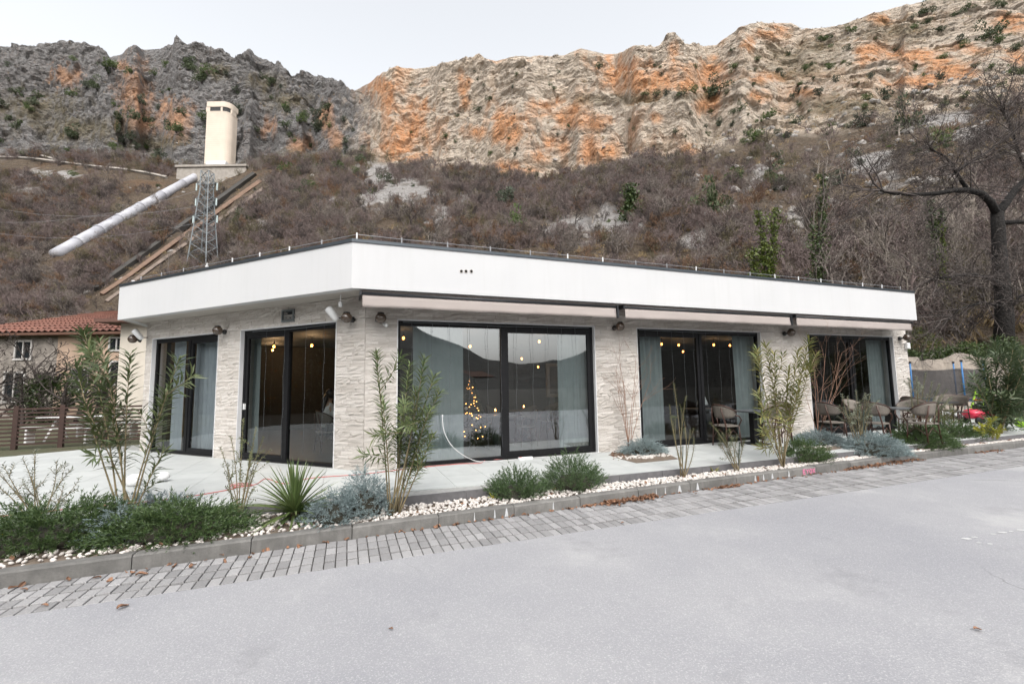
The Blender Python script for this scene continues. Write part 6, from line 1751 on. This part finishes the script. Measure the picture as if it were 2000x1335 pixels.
# old incline with beams
for n_i, (off, hgt, wdt, mat_, w_) in enumerate(((0, 1.8, 1.3, pm('dark trough', (.05, .045, .04), None, 1, .9), 'dark timber trough of the old incline, uppermost beam'), (22, 1.0, .9, pm('rusty beam', (.19, .12, .085), (.13, .085, .06), 1, .9), 'rusty middle beam of the old incline'), (42, .8, .7, pm('greyish beam', (.22, .17, .14), (.14, .11, .09), 1, .9), 'brown lower beam of the old incline'))):
    P_ = []
    for f in np.linspace(0, 1, 12):
        P_.append(hit(498 - 310 * f + off * .45, 345 + 225 * f + off * .55, hgt * .3))
    P_ = np.array(P_); 
    for k in (0, 1, 2): P_[1:-1, k] = (P_[:-2, k] + P_[1:-1, k] + P_[2:, k]) / 3
    mb = MB(); mb.tube(list(P_), [wdt * q[1] / 150 for q in P_], 4); props(obj('incline_beam', mb, mat_, loc=tuple(P_[-1])), w_ , 'beam', 'beams of the old incline')
# pale wall of a mountain track
P_ = [hit(x, y, .6) for x, y in ((-40, 305), (0, 310), (60, 314), (120, 320), (180, 328), (240, 334), (290, 342), (325, 350))]
mb = MB(); mb.tube(P_, .75, 4); props(obj('track_wall', mb, conc, loc=tuple(P_[0])), 'pale low wall of a mountain track on the left slope', 'wall')
P_ = [hit(x, y, .4) for x, y in ((30, 300), (60, 304), (90, 310), (120, 318))]
mb = MB(); mb.tube(P_, .8, 4); props(obj('track_wall', mb, conc, loc=tuple(P_[0])), 'short pale bank above the mountain track at the far left', 'wall')
# lattice pylon
steel = pm('galvanised lattice steel', (.24, .26, .27), (.18, .2, .21), 2, .5, metal=.4)
py_ = hit(396, 522); py_ = np.array([*dp(396, 522, py_[1])[:2], py_[2] - .5]); YP = py_[1]
pyl = thing('lattice_pylon', 'grey steel lattice pylon rising behind the roof', 'pylon', tuple(py_))
zt = Zp(400, 336, YP); Ht = zt - py_[2]; w0, w1 = 19 / FPX * YP, 8 / FPX * YP
def leg(i, f): s = ((-1, -1), (1, -1), (1, 1), (-1, 1))[i]; w_ = w0 + (w1 - w0) * min(1, f * 1.25); return py_ + np.array([s[0] * w_, s[1] * w_, Ht * f])
for i in range(4):
    mb = MB(); mb.tube([leg(i, f) for f in np.linspace(0, 1, 6)], .13, 4); obj('leg', mb, steel, pyl)
nl = 11
for k in range(nl):
    f0, f1 = (k / nl) ** .85, ((k + 1) / nl) ** .85; mb = MB()
    for i in range(4):
        j = (i + 1) % 4; mb.tube([leg(i, f0), leg(j, f1)], .07, 3); mb.tube([leg(j, f0), leg(i, f1)], .07, 3); mb.tube([leg(i, f1), leg(j, f1)], .06, 3)
    o = obj('bracing', mb, steel, pyl); o['kind'] = 'stuff'
ins = pm('pale insulator', (.5, .6, .6), None, 3, .3)
for f in (.52, .70, .86):
    for sgn in (-1, 1):
        q = py_ + np.array([0, 0, Ht * f]); ln = w1 * (3.0 if f < .6 else 2.6)
        mb = MB()
        for yy in (-w1, w1): mb.tube([q + np.array([sgn * w1, yy, .8]), q + np.array([sgn * ln, 0, .4])], .09, 3); mb.tube([q + np.array([sgn * w1, yy, -.3]), q + np.array([sgn * ln, 0, .4])], .09, 3)
        arm_ = obj('cross_arm', mb, steel, pyl); arm_['kind'] = 'stuff'
        e_ = q + np.array([sgn * ln, 0, .4]); mb = MB(); mb.tube([e_, e_ - np.array([0, 0, 1.6])], .16, 6); obj('insulator', mb, ins, pyl)
wire_m = pm('power line', (.3, .31, .33), None, 2, .5)
for n_w, (f, tgt, w_) in enumerate(((.52, (-60, 445), 'lowest'), (.70, (-60, 395), 'middle'), (.86, (-60, 430), 'uppermost'))):
    q = py_ + np.array([-w1 * 2.7, 0, Ht * f - 1.3]); e_ = dp(*tgt, YP + 20); P_ = [q + (e_ - q) * t - np.array([0, 0, 6 * t * (1 - t) * 2]) for t in np.linspace(0, 1, 14)]
    mb = MB(); mb.tube(P_, .022, 3); props(obj('power_line', mb, wire_m, loc=tuple(q)), '%s power line running left from the pylon' % w_, 'power line', 'power lines')

# ================================================================== TREES AND SCRUB ON THE SLOPE
twig_m = pm('purple-brown twigs', (.205, .158, .146), (.125, .096, .09), .7, .95, objr=.3)
twig_g = pm('grey bark', (.23, .195, .17), (.14, .118, .105), 1.5, .95, objr=.25)
dark_b = pm('dark bark', (.035, .028, .025), (.06, .048, .042), 6, .95)
pale_b = pm('pale bark', (.30, .26, .22), (.2, .17, .14), 3, .9)
def brush_proto(seed, rich=1.0):
    r = np.random.RandomState(seed); out = []
    Pm = dict(nseg=[4, 4, 3, 2], wig=[.12, .16, .2, .2], up=[.03, .08, .08, .06], taper=.4, nch=[5, 5, 4, 0], start=[.3, .25, .2, 0], ang=[35, 38, 40, 40], ratio=[.55, .55, .55, .5], rr=[.6, .6, .6, .6])
    for k in range(6):
        a = r.rand() * 6.283; s_ = r.uniform(.15, .75); grow(r, (r.normal(0, .08), r.normal(0, .08), -.1), (math.cos(a) * s_, math.sin(a) * s_, 1), r.uniform(.6, .95), .022, 0, 3, out, Pm)
    return segmesh(out, (3, 2, 2, 2), .0075)
def tree_proto(seed, mx=4, minr=.004, lean=.05):
    r = np.random.RandomState(seed); out = []
    Pm = dict(nseg=[6, 5, 4, 3, 2], wig=[.06, .13, .17, .2, .2], up=[.03, .06, .05, .04, .03], taper=.35, nch=[7, 5, 4, 3, 0], start=[.25, .25, .2, .2, 0], ang=[42, 42, 42, 42, 40], ratio=[.55, .55, .55, .5, .5], rr=[.5, .55, .55, .55, .5])
    grow(r, (0, 0, -.05), (r.normal(0, lean), r.normal(0, lean), 1), .62, .026, 0, mx, out, Pm)
    return [s for s in out if s[4] == 0], [s for s in out if s[4] > 0]
# ---- bare scrub, one mass
rs = np.random.RandomState(77)
tw_o = pm('olive-brown twigs', (.15, .125, .075), (.10, .085, .05), .7, .95, objr=.3); tw_r = pm('rust-brown twigs', (.20, .12, .075), (.13, .08, .05), .7, .95, objr=.3); tw_d = pm('dark scrub twigs', (.10, .082, .075), (.06, .05, .046), .7, .95, objr=.3)
protos = [proto('scrub', brush_proto(100 + k), (twig_m, twig_m, twig_g, twig_m, tw_o, tw_r, tw_d, tw_d)[k]) for k in range(8)]
def inz(px, py, L):
    m = np.zeros(len(px))
    for x, y, rx, ry in L: m = np.maximum(m, 1.0 - np.sqrt(((px - x) / rx) ** 2 + ((py - y) / ry) ** 2))
    return m
DENSE = [(1100, 390, 130, 50), (1250, 380, 90, 60), (1020, 380, 70, 50), (1350, 400, 90, 60), (560, 420, 140, 60), (650, 450, 90, 40), (900, 390, 60, 50), (300, 470, 200, 60), (100, 450, 150, 80), (1700, 480, 150, 80), (1850, 520, 150, 120), (1450, 480, 90, 60), (120, 560, 160, 60), (460, 380, 60, 40), (940, 345, 70, 20), (780, 310, 60, 12)]
n = 19000
ii = rs.randint(0, NU, n); jj = (rs.rand(n) ** .8 * (N1 - 4)).astype(int)
pts = np.stack([GX[ii, jj], GY[ii, jj], GZ[ii, jj]], 1); qx, qy = topix(pts)
den = np.clip(.36 + .7 * np.clip(inz(qx, qy, DENSE) * 2.2, 0, 1) + .5 * fbm(pts / 14., 3, 301), .0, 1)
den *= 1 - .92 * np.clip(inz(qx, qy, GREY) * 2.5, 0, 1)
den[(qx > 1350) & (qy < 420) & (qx < 1900)] *= .22
den[(qx > 1350) & (qy < 330)] *= .5
den *= np.clip(pts[:, 1] / 90, .35, 1.0)
den[pts[:, 1] < 23.5] = 0
den *= np.where(qx < 600, 1.25, 1.0)
for (xa_, ya_), (xb_, yb_), wd_ in (((95, 515), (400, 345), 26), ((505, 350), (185, 600), 34), ((-40, 312), (330, 356), 14), ((340, 350), (490, 350), 18)):
    ab = np.array([xb_ - xa_, yb_ - ya_], float); f_ = np.clip(((qx - xa_) * ab[0] + (qy - ya_) * ab[1]) / (ab @ ab), 0, 1)
    den *= np.clip(np.hypot(qx - xa_ - f_ * ab[0], (qy - 8) - ya_ - f_ * ab[1]) / wd_ - .45, 0, 1)
keep = (rs.rand(n) < den) & (qx > -260) & (qx < 2260) & (qy > 150)
pts = pts[keep]; sc_ = rs.uniform(1.4, 3.3, len(pts)) * np.clip(.62 + pts[:, 1] / 300, .5, 1.3)
sc_[(topix(pts)[0] < 600)] *= 1.15
print('scrub', len(pts))
scatter('bare_scrub', pts, rs.rand(len(pts)) * 6.28, sc_, protos, 'leafless purple-brown scrub covering the slope below the cliffs', 'scrub')
# ---- dry grass and low herbs on slope and ledges
def grass_proto(seed):
    r = np.random.RandomState(seed); n = 26; a = r.rand(n) * 6.283
    return leaves(r.normal(0, .25, (n, 3)) * np.array([1, 1, 0]), np.stack([np.cos(a) * .6, np.sin(a) * .6, r.uniform(.5, 1.2, n)], 1), r.normal(0, 1, (n, 3)), r.uniform(.3, .8, n), .06)
gpro = [proto('dry_grass', grass_proto(k), leafmat('dry grass', (.22, .16, .08), (.30, .22, .12), .8, .1)) for k in range(3)]
n = 9000; ii = rs.randint(0, NU, n); jj = (rs.rand(n) * (N1 + N2 - 20)).astype(int)
pts = np.stack([GX[ii, jj], GY[ii, jj], GZ[ii, jj]], 1); qx, qy = topix(pts)
keep = (rs.rand(n) < np.where(jj < N1, .5, .25)) & (inz(qx, qy, GREY) < .1) & (qx > -60) & (qx < 2060) & (pts[:, 1] > 23)
pts = pts[keep]
scatter('dry_grass', pts, rs.rand(len(pts)) * 6.28, rs.uniform(.6, 1.6, len(pts)), gpro, 'dry winter grass on the slope and ledges', 'grass')
# ---- rocks on the slope
rk = []
for k in range(4):
    mb = MB(); mb.ball((0, 0, 0), 1, 9, 6, (1.2, .9, .7)); V = np.array(mb.v); V *= (1 + .5 * fbm(V * 1.4 + k * 5, 3, 8))[:, None]
    me = bpy.data.meshes.new('rock'); me.from_pydata([tuple(q) for q in V], [], mb.f); me.materials.append(pm('grey limestone block', (.36, .335, .31), (.24, .225, .21), 1.5, .95, bmp=.8, bscale=4, bdist=.2)); rk.append(bpy.data.objects.new('rock', me))
n = 5000; ii = rs.randint(0, NU, n); jj = rs.randint(15, N1 + 40, n)
pts = np.stack([GX[ii, jj], GY[ii, jj], GZ[ii, jj]], 1); qx, qy = topix(pts)
pr = .05 + .6 * np.clip(inz(qx, qy, GREY) * 2, 0, 1) + .28 * ((qx > 1350) & (qy < 430))
keep = (rs.rand(n) < pr) & (pts[:, 1] > 28)
pts = pts[keep]
scatter('slope_rocks', pts, rs.rand(len(pts)) * 6.28, rs.uniform(.15, .9, len(pts)) ** 1.3, rk, 'broken limestone blocks lying on the slope', 'rocks', rs.normal(0, .4, (len(pts), 2)))

# ---- evergreen bushes, each its own
def bush_proto(seed, n=620):
    r = np.random.RandomState(seed); cs = r.normal(0, .42, (9, 3)) * np.array([1, 1, .7]) + np.array([0, 0, .55]); rs_ = r.uniform(.28, .5, 9)
    k = r.randint(0, 9, n); dirn = nrm(r.normal(0, 1, (n, 3))); Pp = cs[k] + dirn * (rs_[k] * r.uniform(.55, 1, n))[:, None]
    Pp[:, 2] = np.maximum(Pp[:, 2], .02)
    return leaves(Pp, dirn + r.normal(0, .5, (n, 3)), r.normal(0, 1, (n, 3)), .22 * r.uniform(.6, 1.2, n), .11)
def bush_stem(seed):
    out = []; r = np.random.RandomState(seed)
    for k in range(5): grow(r, (0, 0, -.25), (r.normal(0, .4), r.normal(0, .4), 1), .8, .035, 0, 0, out, dict(nseg=[3], wig=[.2], up=[.1], taper=.4))
    return segmesh(out, (4,))
ev_m = [leafmat('evergreen oak leaf', (.04, .058, .022), (.07, .092, .036), .6, .1, .2), leafmat('bright evergreen leaf', (.05, .085, .018), (.09, .125, .03), .6, .15, .2), leafmat('grey evergreen leaf', (.045, .06, .035), (.075, .09, .055), .6, .1, .2)]
BM = []
for k in range(6):
    me = npmesh('crown', *bush_proto(300 + k)); me.materials.append(ev_m[(0, 0, 1, 2, 0, 1)[k]]); st = npmesh('stems', *bush_stem(320 + k)); st.materials.append(dark_b); BM.append((me, st))
def bush(px, py, rpx, label, group, k=None, tall=1.0, name='evergreen_bush'):
    q = hit(px, py + rpx * .7); s_ = rpx / FPX * q[1] * .95; k = rs.randint(0, 6) if k is None else k
    t_ = thing(name, label, 'bush', tuple(q), group, rs.rand() * 6.28); t_.scale = (s_, s_, s_ * tall * rs.uniform(.85, 1.15))
    link('crown', BM[k][0], None, t_); link('stems', BM[k][1], None, t_)
MAIN = [(1404, 165, 25, 'big dark evergreen bush on the cliff edge right of the orange band', 0), (1812, 15, 15, 'dark evergreen bush on the skyline at the upper right', 0), (1935, 60, 25, 'large dark bush on the rocks near the upper right corner', 0), (1657, 58, 12, 'round green bush on the skyline right of the rock knob', 2), (1603, 76, 11, 'green bush just below the skyline rock knob', 2), (1478, 265, 20, 'bright green bush in the middle of the right slope', 2), (1500, 222, 15, 'green bush above the bright one on the right slope', 2),
        (1555, 233, 13, 'compact green bush on the bare right slope', 0), (1775, 238, 24, 'cone-shaped green bush high on the right slope', 0), (1670, 298, 14, 'round lone green bush on the stony right slope', 0), (1512, 345, 22, 'wide green bush above the ivy-clad stump', 0), (1536, 356, 17, 'lighter green bush beside the wide one', 1), (1640, 346, 20, 'flat grey-green bush below the lone round bush', 3), (1440, 342, 20, 'yellow-green bush among scrub on the right slope', 5), (1832, 272, 17, 'bright green bush left of the big bare tree', 2),
        (1725, 182, 18, 'grey-green bush below the orange strata', 3), (1980, 135, 18, 'green bush at the right edge below the strata', 2), (1690, 232, 22, 'tall loose green bush on the right slope', 3), (1010, 440, 24, 'dense green ivy-clad tree just above the roof', 2), (990, 395, 24, 'loose green tree above the roof vent pipe', 3), (1380, 405, 28, 'dark evergreen tree on the slope above the roof', 0), (1415, 400, 20, 'dark evergreen beside its twin above the roof', 0), (750, 347, 16, 'dark bush at the top of the grey scree', 0), (470, 430, 16, 'dark green bush right of the pylon', 0), (490, 425, 14, 'second dark bush right of the pylon', 0),
        (725, 372, 9, 'small olive bush in the grey scree', 5), (760, 412, 7, 'tiny green bush left of the scree tree', 2), (565, 445, 8, 'lone dark bush on the left scrub slope', 0), (1270, 355, 12, 'yellow-green bush at the cliff foot', 5)]
for x, y, rr_, lab, k in MAIN: bush(x, y, rr_, lab, 'named evergreen bushes', k, 1.5 if 'tree' in lab or 'cone' in lab else 1.0)
SMALL = [(1437, 128, 11), (1870, 25, 11), (1890, 15, 11), (1945, 8, 9), (1952, 78, 13), (1985, 92, 12), (1880, 85, 9), (1787, 52, 9), (1812, 40, 9), (1632, 155, 9), (1595, 178, 12), (1560, 165, 7), (1548, 190, 7), (1562, 203, 6), (1450, 208, 10), (1433, 218, 8), (1407, 238, 10), (1430, 242, 6), (1382, 260, 8), (1532, 265, 9), (1525, 315, 7), (1740, 262, 10), (1262, 184, 9), (1282, 182, 9), (1300, 181, 10), (1330, 179, 10), (1355, 174, 11), (1375, 172, 10), (935, 212, 10), (957, 192, 8),
         (870, 266, 8), (1075, 165, 6), (1082, 172, 6), (1240, 252, 6), (1320, 262, 7), (1170, 130, 9), (1230, 235, 6), (1350, 220, 6), (1390, 215, 9), (1500, 290, 8), (1470, 300, 8), (1600, 345, 9), (1700, 150, 8), (1620, 130, 9), (1655, 95, 8), (1590, 120, 7), (1470, 165, 7), (1540, 105, 7), (1480, 115, 6), (960, 300, 6), (895, 225, 5), (1010, 290, 5), (1110, 250, 5), (1290, 145, 6), (1360, 130, 6), (1420, 180, 7), (1430, 95, 6), (1750, 95, 7), (1840, 60, 7), (1905, 130, 7), (1960, 165, 9), (1885, 190, 9), (1910, 215, 8)]
for k in range(70):
    x = rs.uniform(740, 1990); SMALL.append((x, float(ip(SIL, x)) + 14 + rs.rand() * (float(ip(BASE, x)) - float(ip(SIL, x))) * .95, rs.uniform(2.5, 5.5)))
for k in range(110):
    x = rs.uniform(-10, 720); SMALL.append((x, float(ip(SIL, x)) + 12 + rs.rand() ** 1.1 * 190, rs.uniform(5, 16)))
for k in range(48):
    x = rs.uniform(1400, 1990); SMALL.append((x, float(ip(SIL, x)) + 30 + rs.rand() * 300, rs.uniform(4.5, 11)))
for k in range(40):
    x = rs.uniform(0, 1900); y0 = float(ip(BASE, x)); SMALL.append((x, y0 + rs.rand() * (520 - y0) * .8, rs.uniform(4, 9)))
def region(x, y):
    yb = float(ip(BASE, x))
    w_ = ('on the dark left ridge' if x < 700 else 'on the pale cliff above the roof' if x < 1400 else 'on the stony ground at the upper right') if y < yb else ('in the scrub left of the roof corner' if x < 700 else 'in the scrub above the roof' if x < 1400 else 'on the lower right slope')
    return 'small evergreen bush ' + w_, 'small evergreen bushes ' + w_
for x, y, rr_ in SMALL: bush(x, y, rr_, *region(x, y))

# ---- bare trees, each its own
TP_ = []
for k in range(5):
    a, b_ = tree_proto(400 + k); ma = npmesh('trunk', *segmesh(a, (6,))); mb_ = npmesh('branches', *segmesh(b_, (6, 4, 3, 2, 2), .0028)); TP_.append((ma, mb_))
def bare_tree(px, py, hpx, label, group, mat=None, k=None, name='bare_tree', slim=1.0, pos=None):
    q = hit(px, py) if pos is None else np.array(pos); s_ = hpx / FPX * q[1]; k = rs.randint(0, 5) if k is None else k
    t_ = thing(name, label, 'tree', tuple(q - np.array([0, 0, .2])), group, rs.rand() * 6.28); t_.scale = (s_ * slim, s_ * slim, s_)
    for nm, me in (('trunk', TP_[k][0]), ('branches', TP_[k][1])):
        o = link(nm, me, None, t_)
        if len(me.materials) == 0: me.materials.append(twig_g)
        o.material_slots[0].link = 'OBJECT'; o.material_slots[0].material = mat or twig_g
    return t_
bare_tree(806, 452, 66, 'dark spreading bare tree standing alone on the grey scree above the roof', 'lone bare trees', dark_b, 1, slim=1.3)
bare_tree(1205, 520, 90, 'grey many-branched bare tree just above the roof centre', 'lone bare trees', twig_g, 2, slim=1.2)
bare_tree(1290, 440, 90, 'grey bare tree in the middle of the slope', 'lone bare trees', twig_g, 3)
bare_tree(1630, 262, 46, 'bushy bare tree high on the right slope', 'lone bare trees', twig_m, 0, slim=1.4)
bare_tree(1580, 262, 36, 'small bare bush-tree beside the high bare tree', 'lone bare trees', twig_m, 4, slim=1.4)
bare_tree(1700, 560, 190, 'tall thin grey tree right of the roof end', 'lone bare trees', pale_b, 2, slim=.6)
bare_tree(1430, 470, 100, 'slim grey tree on the slope left of the ivy stump', 'lone bare trees', twig_g, 0)
bare_tree(118, 640, 170, 'dark bare tree before the red-roofed house', 'lone bare trees', dark_b, 3, slim=1.1, pos=(*dp(115, 800, 19)[:2], -.1))
bare_tree(10, 640, 130, 'bare branches of a dark tree at the left edge before the stone wall', 'lone bare trees', dark_b, 1, slim=1.3, pos=(*dp(-15, 800, 16)[:2], -.1))
for k, (x, h_, Y) in enumerate(((45, 150, 19), (85, 200, 20.5), (150, 150, 21), (185, 170, 22), (215, 120, 20), (-30, 190, 21), (60, 120, 22))):
    bare_tree(x, 640, h_, 'dark bare tree before the stone house, number %d from the left' % (k + 1) if False else ['leafless dark tree before the stone wall of the house', 'tallest dark bare tree before the red roof', 'dark bare tree before the tan plaster wall', 'bare dark tree at the right half of the red roof', 'small bare tree by the annex', 'dark bare tree at the very left edge', 'low bare tree before the stone house windows'][k], 'bare trees before the house', dark_b, k % 5, slim=1.25, pos=(*dp(x, 800, Y)[:2], -.1))
for k in range(60):
    x = rs.uniform(560, 1760); y0 = float(ip(BASE, x)); bare_tree(x, y0 + 25 + rs.rand() * (520 - y0), rs.uniform(26, 62), 'leafless tree in the purple-brown scrub above the roof', 'leafless trees in the scrub', (twig_m, twig_g, dark_b, pale_b)[rs.randint(0, 4)], slim=rs.uniform(.9, 1.4))
for k in range(26):
    x = rs.uniform(-40, 540); bare_tree(x, rs.uniform(380, 610), rs.uniform(26, 60), 'leafless tree in the dark scrub left of the tower slope', 'leafless trees in the left scrub', (twig_m, twig_g, dark_b)[rs.randint(0, 3)], slim=rs.uniform(.9, 1.4))
for k in range(34):
    x = rs.uniform(1640, 2040); Y = rs.uniform(24, 36); i = int(np.argmin(np.abs(pxs - x))); j = int(np.argmin(np.abs(GY[i, :N1] - Y)))
    q = surf(i, j); bare_tree(0, 0, rs.uniform(120, 260), 'thin leafless sapling in the thicket behind the retaining wall', 'thin saplings in the thicket', (pale_b, twig_g, twig_m)[rs.randint(0, 3)], slim=rs.uniform(.4, .8), pos=q)

# ---- ivy-clad trunks
def ivy_tree(label, base, tops, rad, mat, seed, spread=.18, n=1500, leafL=.16, bare=True):
    r = np.random.RandomState(seed); base = np.array(base); t_ = thing('ivy_tree', label, 'tree', tuple(base), 'ivy-clad trees')
    mb = MB(); LP = []
    for tp in tops:
        pth = path_to(base - np.array([0, 0, .4]), tp, r.normal(0, .25, 3), r, 9); mb.tube(pth, [rad * (1 - .6 * k / 8) for k in range(9)], 7)
        pa = np.array(pth); f = r.rand(n // len(tops)) * .97; q = np.stack([np.interp(f * 8, np.arange(9), pa[:, k]) for k in range(3)], 1)
        LP.append(q + r.normal(0, 1, q.shape) * np.array([1, 1, .6]) * spread * (1 - .35 * f)[:, None] * (1 + .5 * np.sin(f * 23 + seed))[:, None])
    obj('trunk', mb, dark_b, t_, smooth=True)
    LP = np.concatenate(LP); V, F = leaves(LP - base, r.normal(0, 1, LP.shape), r.normal(0, 1, LP.shape), leafL * r.uniform(.6, 1.2, len(LP)), leafL * .7)
    o = link('ivy', npmesh('ivy', V, F), mat, t_); o['kind'] = 'stuff'
    if bare:
        out = []; Pm = dict(nseg=[5, 4, 3], wig=[.12, .16, .2], up=[.05, .05, .05], taper=.35, nch=[4, 3, 0], start=[.25, .2, 0], ang=[38, 40, 40], ratio=[.5, .5, .5], rr=[.6, .6, .6])
        for tp in tops:
            for k in range(4): grow(r, base + (np.array(tp) - base) * r.uniform(.5, 1), nrm(np.array(tp) - base) + r.normal(0, .5, 3), np.linalg.norm(np.array(tp) - base) * r.uniform(.2, .4), rad * .35, 0, 2, out, Pm)
        V, F = segmesh(out, (4, 3, 2), .012); link('branches', npmesh('branches', V - base, F), twig_g, t_)
def ground_at(px, Y):
    i = int(np.argmin(np.abs(pxs - px))); j = int(np.argmin(np.abs(GY[i, :N1] - Y))); return surf(i, j)
def ivy_at(label, px, Y, tops, rad, mat, seed, **kw):
    b = ground_at(px, Y); ivy_tree(label, b, [dp(x, y, b[1]) for x, y in tops], rad, mat, seed, **kw)
ivy_at('forked ivy-clad stump with bright yellow-green ivy behind the roof', 1500, 36, [(1480, 405), (1515, 400), (1492, 470), (1472, 480)], .16, ivyy, 1, n=4200, spread=.28, leafL=.22, bare=False)
ivy_at('slim trunk wrapped in dark green ivy behind the roof', 1601, 33, [(1600, 375), (1585, 430), (1608, 330)], .13, ivy, 2, n=2600, spread=.24, leafL=.2)
ivy_at('tall trunk with a green ivy clump high up right of the roof end', 1838, 30, [(1812, 385), (1845, 400)], .12, ivy, 3, n=1500, spread=.22, leafL=.18)
ivy_at('thin trunk with pale green ivy right of the roof end', 1850, 26, [(1840, 430)], .10, ivyy, 4, n=700, spread=.13, leafL=.13)
ivy_at('ivy-clad column tree in the scrub at mid slope', 1232, 66, [(1231, 362), (1236, 380)], .2, ivy, 5, n=1500, spread=.6, leafL=.5, bare=False)

# ---- the big dark tree at the right
def big_tree():
    gnarl = pm('gnarled dark bark', (.008, .0065, .006), (.018, .015, .013), 4, .95, bmp=1, bscale=9, bdist=.12)
    YB = 22.5; b = ground_at(1960, YB); YB = b[1]
    D_ = lambda x, y, dy=0: dp(x, y, YB + dy)
    t_ = thing('big_bare_tree', 'big dark gnarled bare tree with an arching left limb at the right edge', 'tree', tuple(b))
    mb = MB(); mb.tube([b - np.array([0, 0, .5]), D_(1962, 620), D_(1958, 560), D_(1952, 500), D_(1950, 450), D_(1947, 415)], [.42, .36, .31, .29, .27, .25], 10); obj('trunk', mb, gnarl, t_, smooth=True)
    limbs = [([D_(1947, 418), D_(1935, 395, -.3), D_(1915, 377, -.6), D_(1890, 371, -.8), D_(1860, 372, -1), D_(1830, 378, -1.2), D_(1790, 380, -1.4), D_(1745, 378, -1.6), D_(1715, 370, -1.7)], .19),
             ([D_(1947, 418), D_(1965, 395, .3), D_(1982, 372, .4), D_(2010, 345, .6), D_(2040, 320, .6), D_(2070, 290, .5)], .22), ([D_(1952, 435), D_(1985, 433, .2), D_(2030, 432, .3), D_(2080, 420, .3)], .14),
             ([D_(1890, 371, -.8), D_(1872, 345, -1), D_(1860, 322, -1.1), D_(1845, 305, -1.2), D_(1815, 290, -1.3)], .10), ([D_(1862, 340, -1), D_(1890, 320, -1), D_(1925, 300, -1), D_(1960, 270, -1)], .07), ([D_(1960, 560), D_(1925, 540, -.5), D_(1895, 535, -.9), D_(1860, 540, -1.4), D_(1820, 545, -1.6)], .10), ([D_(1965, 600), D_(1920, 590, -.6), D_(1880, 600, -1.2), D_(1850, 625, -1.6)], .07), ([D_(2010, 345, .6), D_(1990, 300, .4), D_(1975, 250, .2), D_(1960, 215, 0)], .09), ([D_(1965, 610), D_(1990, 580, -.5), D_(2040, 560, -.8)], .1)]
    out = []; r = np.random.RandomState(9)
    Pm = dict(nseg=[5, 4, 4, 3], wig=[.16, .2, .24, .26], up=[.02, .0, -.02, -.04], taper=.3, nch=[5, 4, 3, 0], start=[.15, .15, .1, 0], ang=[45, 45, 45, 45], ratio=[.55, .55, .5, .5], rr=[.6, .6, .6, .6])
    for pth, rad in limbs:
        m_ = MB(); m_.tube(pth, [rad * (1 - .7 * k / (len(pth) - 1)) for k in range(len(pth))], 7); obj('limb', m_, gnarl, t_, smooth=True)
        pa = np.array(pth)
        for k in range(7):
            grow(r, pa[-1] - nrm(pa[-1] - pa[-2]) * .1 * k * .5, nrm(pa[-1] - pa[-2]) + r.normal(0, .45, 3), r.uniform(1.6, 3.4), rad * .26, 0, 3, out, Pm)
        for k in range(17):
            f = r.uniform(.2, 1) * (len(pth) - 1); q = np.array([np.interp(f, np.arange(len(pth)), pa[:, c]) for c in range(3)]); d = nrm(pa[min(len(pth) - 1, int(f) + 1)] - pa[max(0, int(f) - 0)] + 1e-4)
            grow(r, q, d + r.normal(0, .8, 3), r.uniform(1.2, 3.0), .03, 0, 3, out, Pm)
    V, F = segmesh(out, (4, 3, 2, 2), .008); print('big tree', len(F)); link('twigs', npmesh('twigs', V - b, F), tw_d, t_)['kind'] = 'stuff'
big_tree()
# dark shrub before the house, hedge growth under the big tree
def leaf_shrub(name, label, c, rx, ry, rz_, n, mat, seed, L_=.12):
    r = np.random.RandomState(seed); dirn = nrm(r.normal(0, 1, (n, 3))); rad = r.uniform(.5, 1, n) ** .6
    Pp = dirn * rad[:, None] * np.array([rx, ry, rz_]) * (1 + .3 * vnoise(dirn * 2.5, seed))[:, None] + np.array([0, 0, rz_]); Pp[:, 2] = np.maximum(Pp[:, 2], .03)
    V, F = leaves(Pp, dirn + r.normal(0, .6, (n, 3)), r.normal(0, 1, (n, 3)), L_ * r.uniform(.6, 1.2, n), L_ * .5)
    t_ = thing(name, label, 'shrub', tuple(c)); link('foliage', npmesh('foliage', V, F), mat, t_)['kind'] = 'stuff'
    mb = MB(); mb.tube([(0, 0, -.1), (0, 0, rz_)], [.06, .02], 6); local('stem', mb, dark_b, t_)
leaf_shrub('evergreen_shrub', 'dark evergreen shrub between the stone wall and the tan house', (*dp(90, 800, 20)[:2], -.1), 1.0, .9, 1.15, 2600, ivy, 5, .16)
leaf_shrub('evergreen_shrub', 'yellow-green thicket bush under the roof end at the right', (*dp(1800, 690, 23)[:2], 2.2), .9, .6, .9, 1400, ivyy, 6, .10)
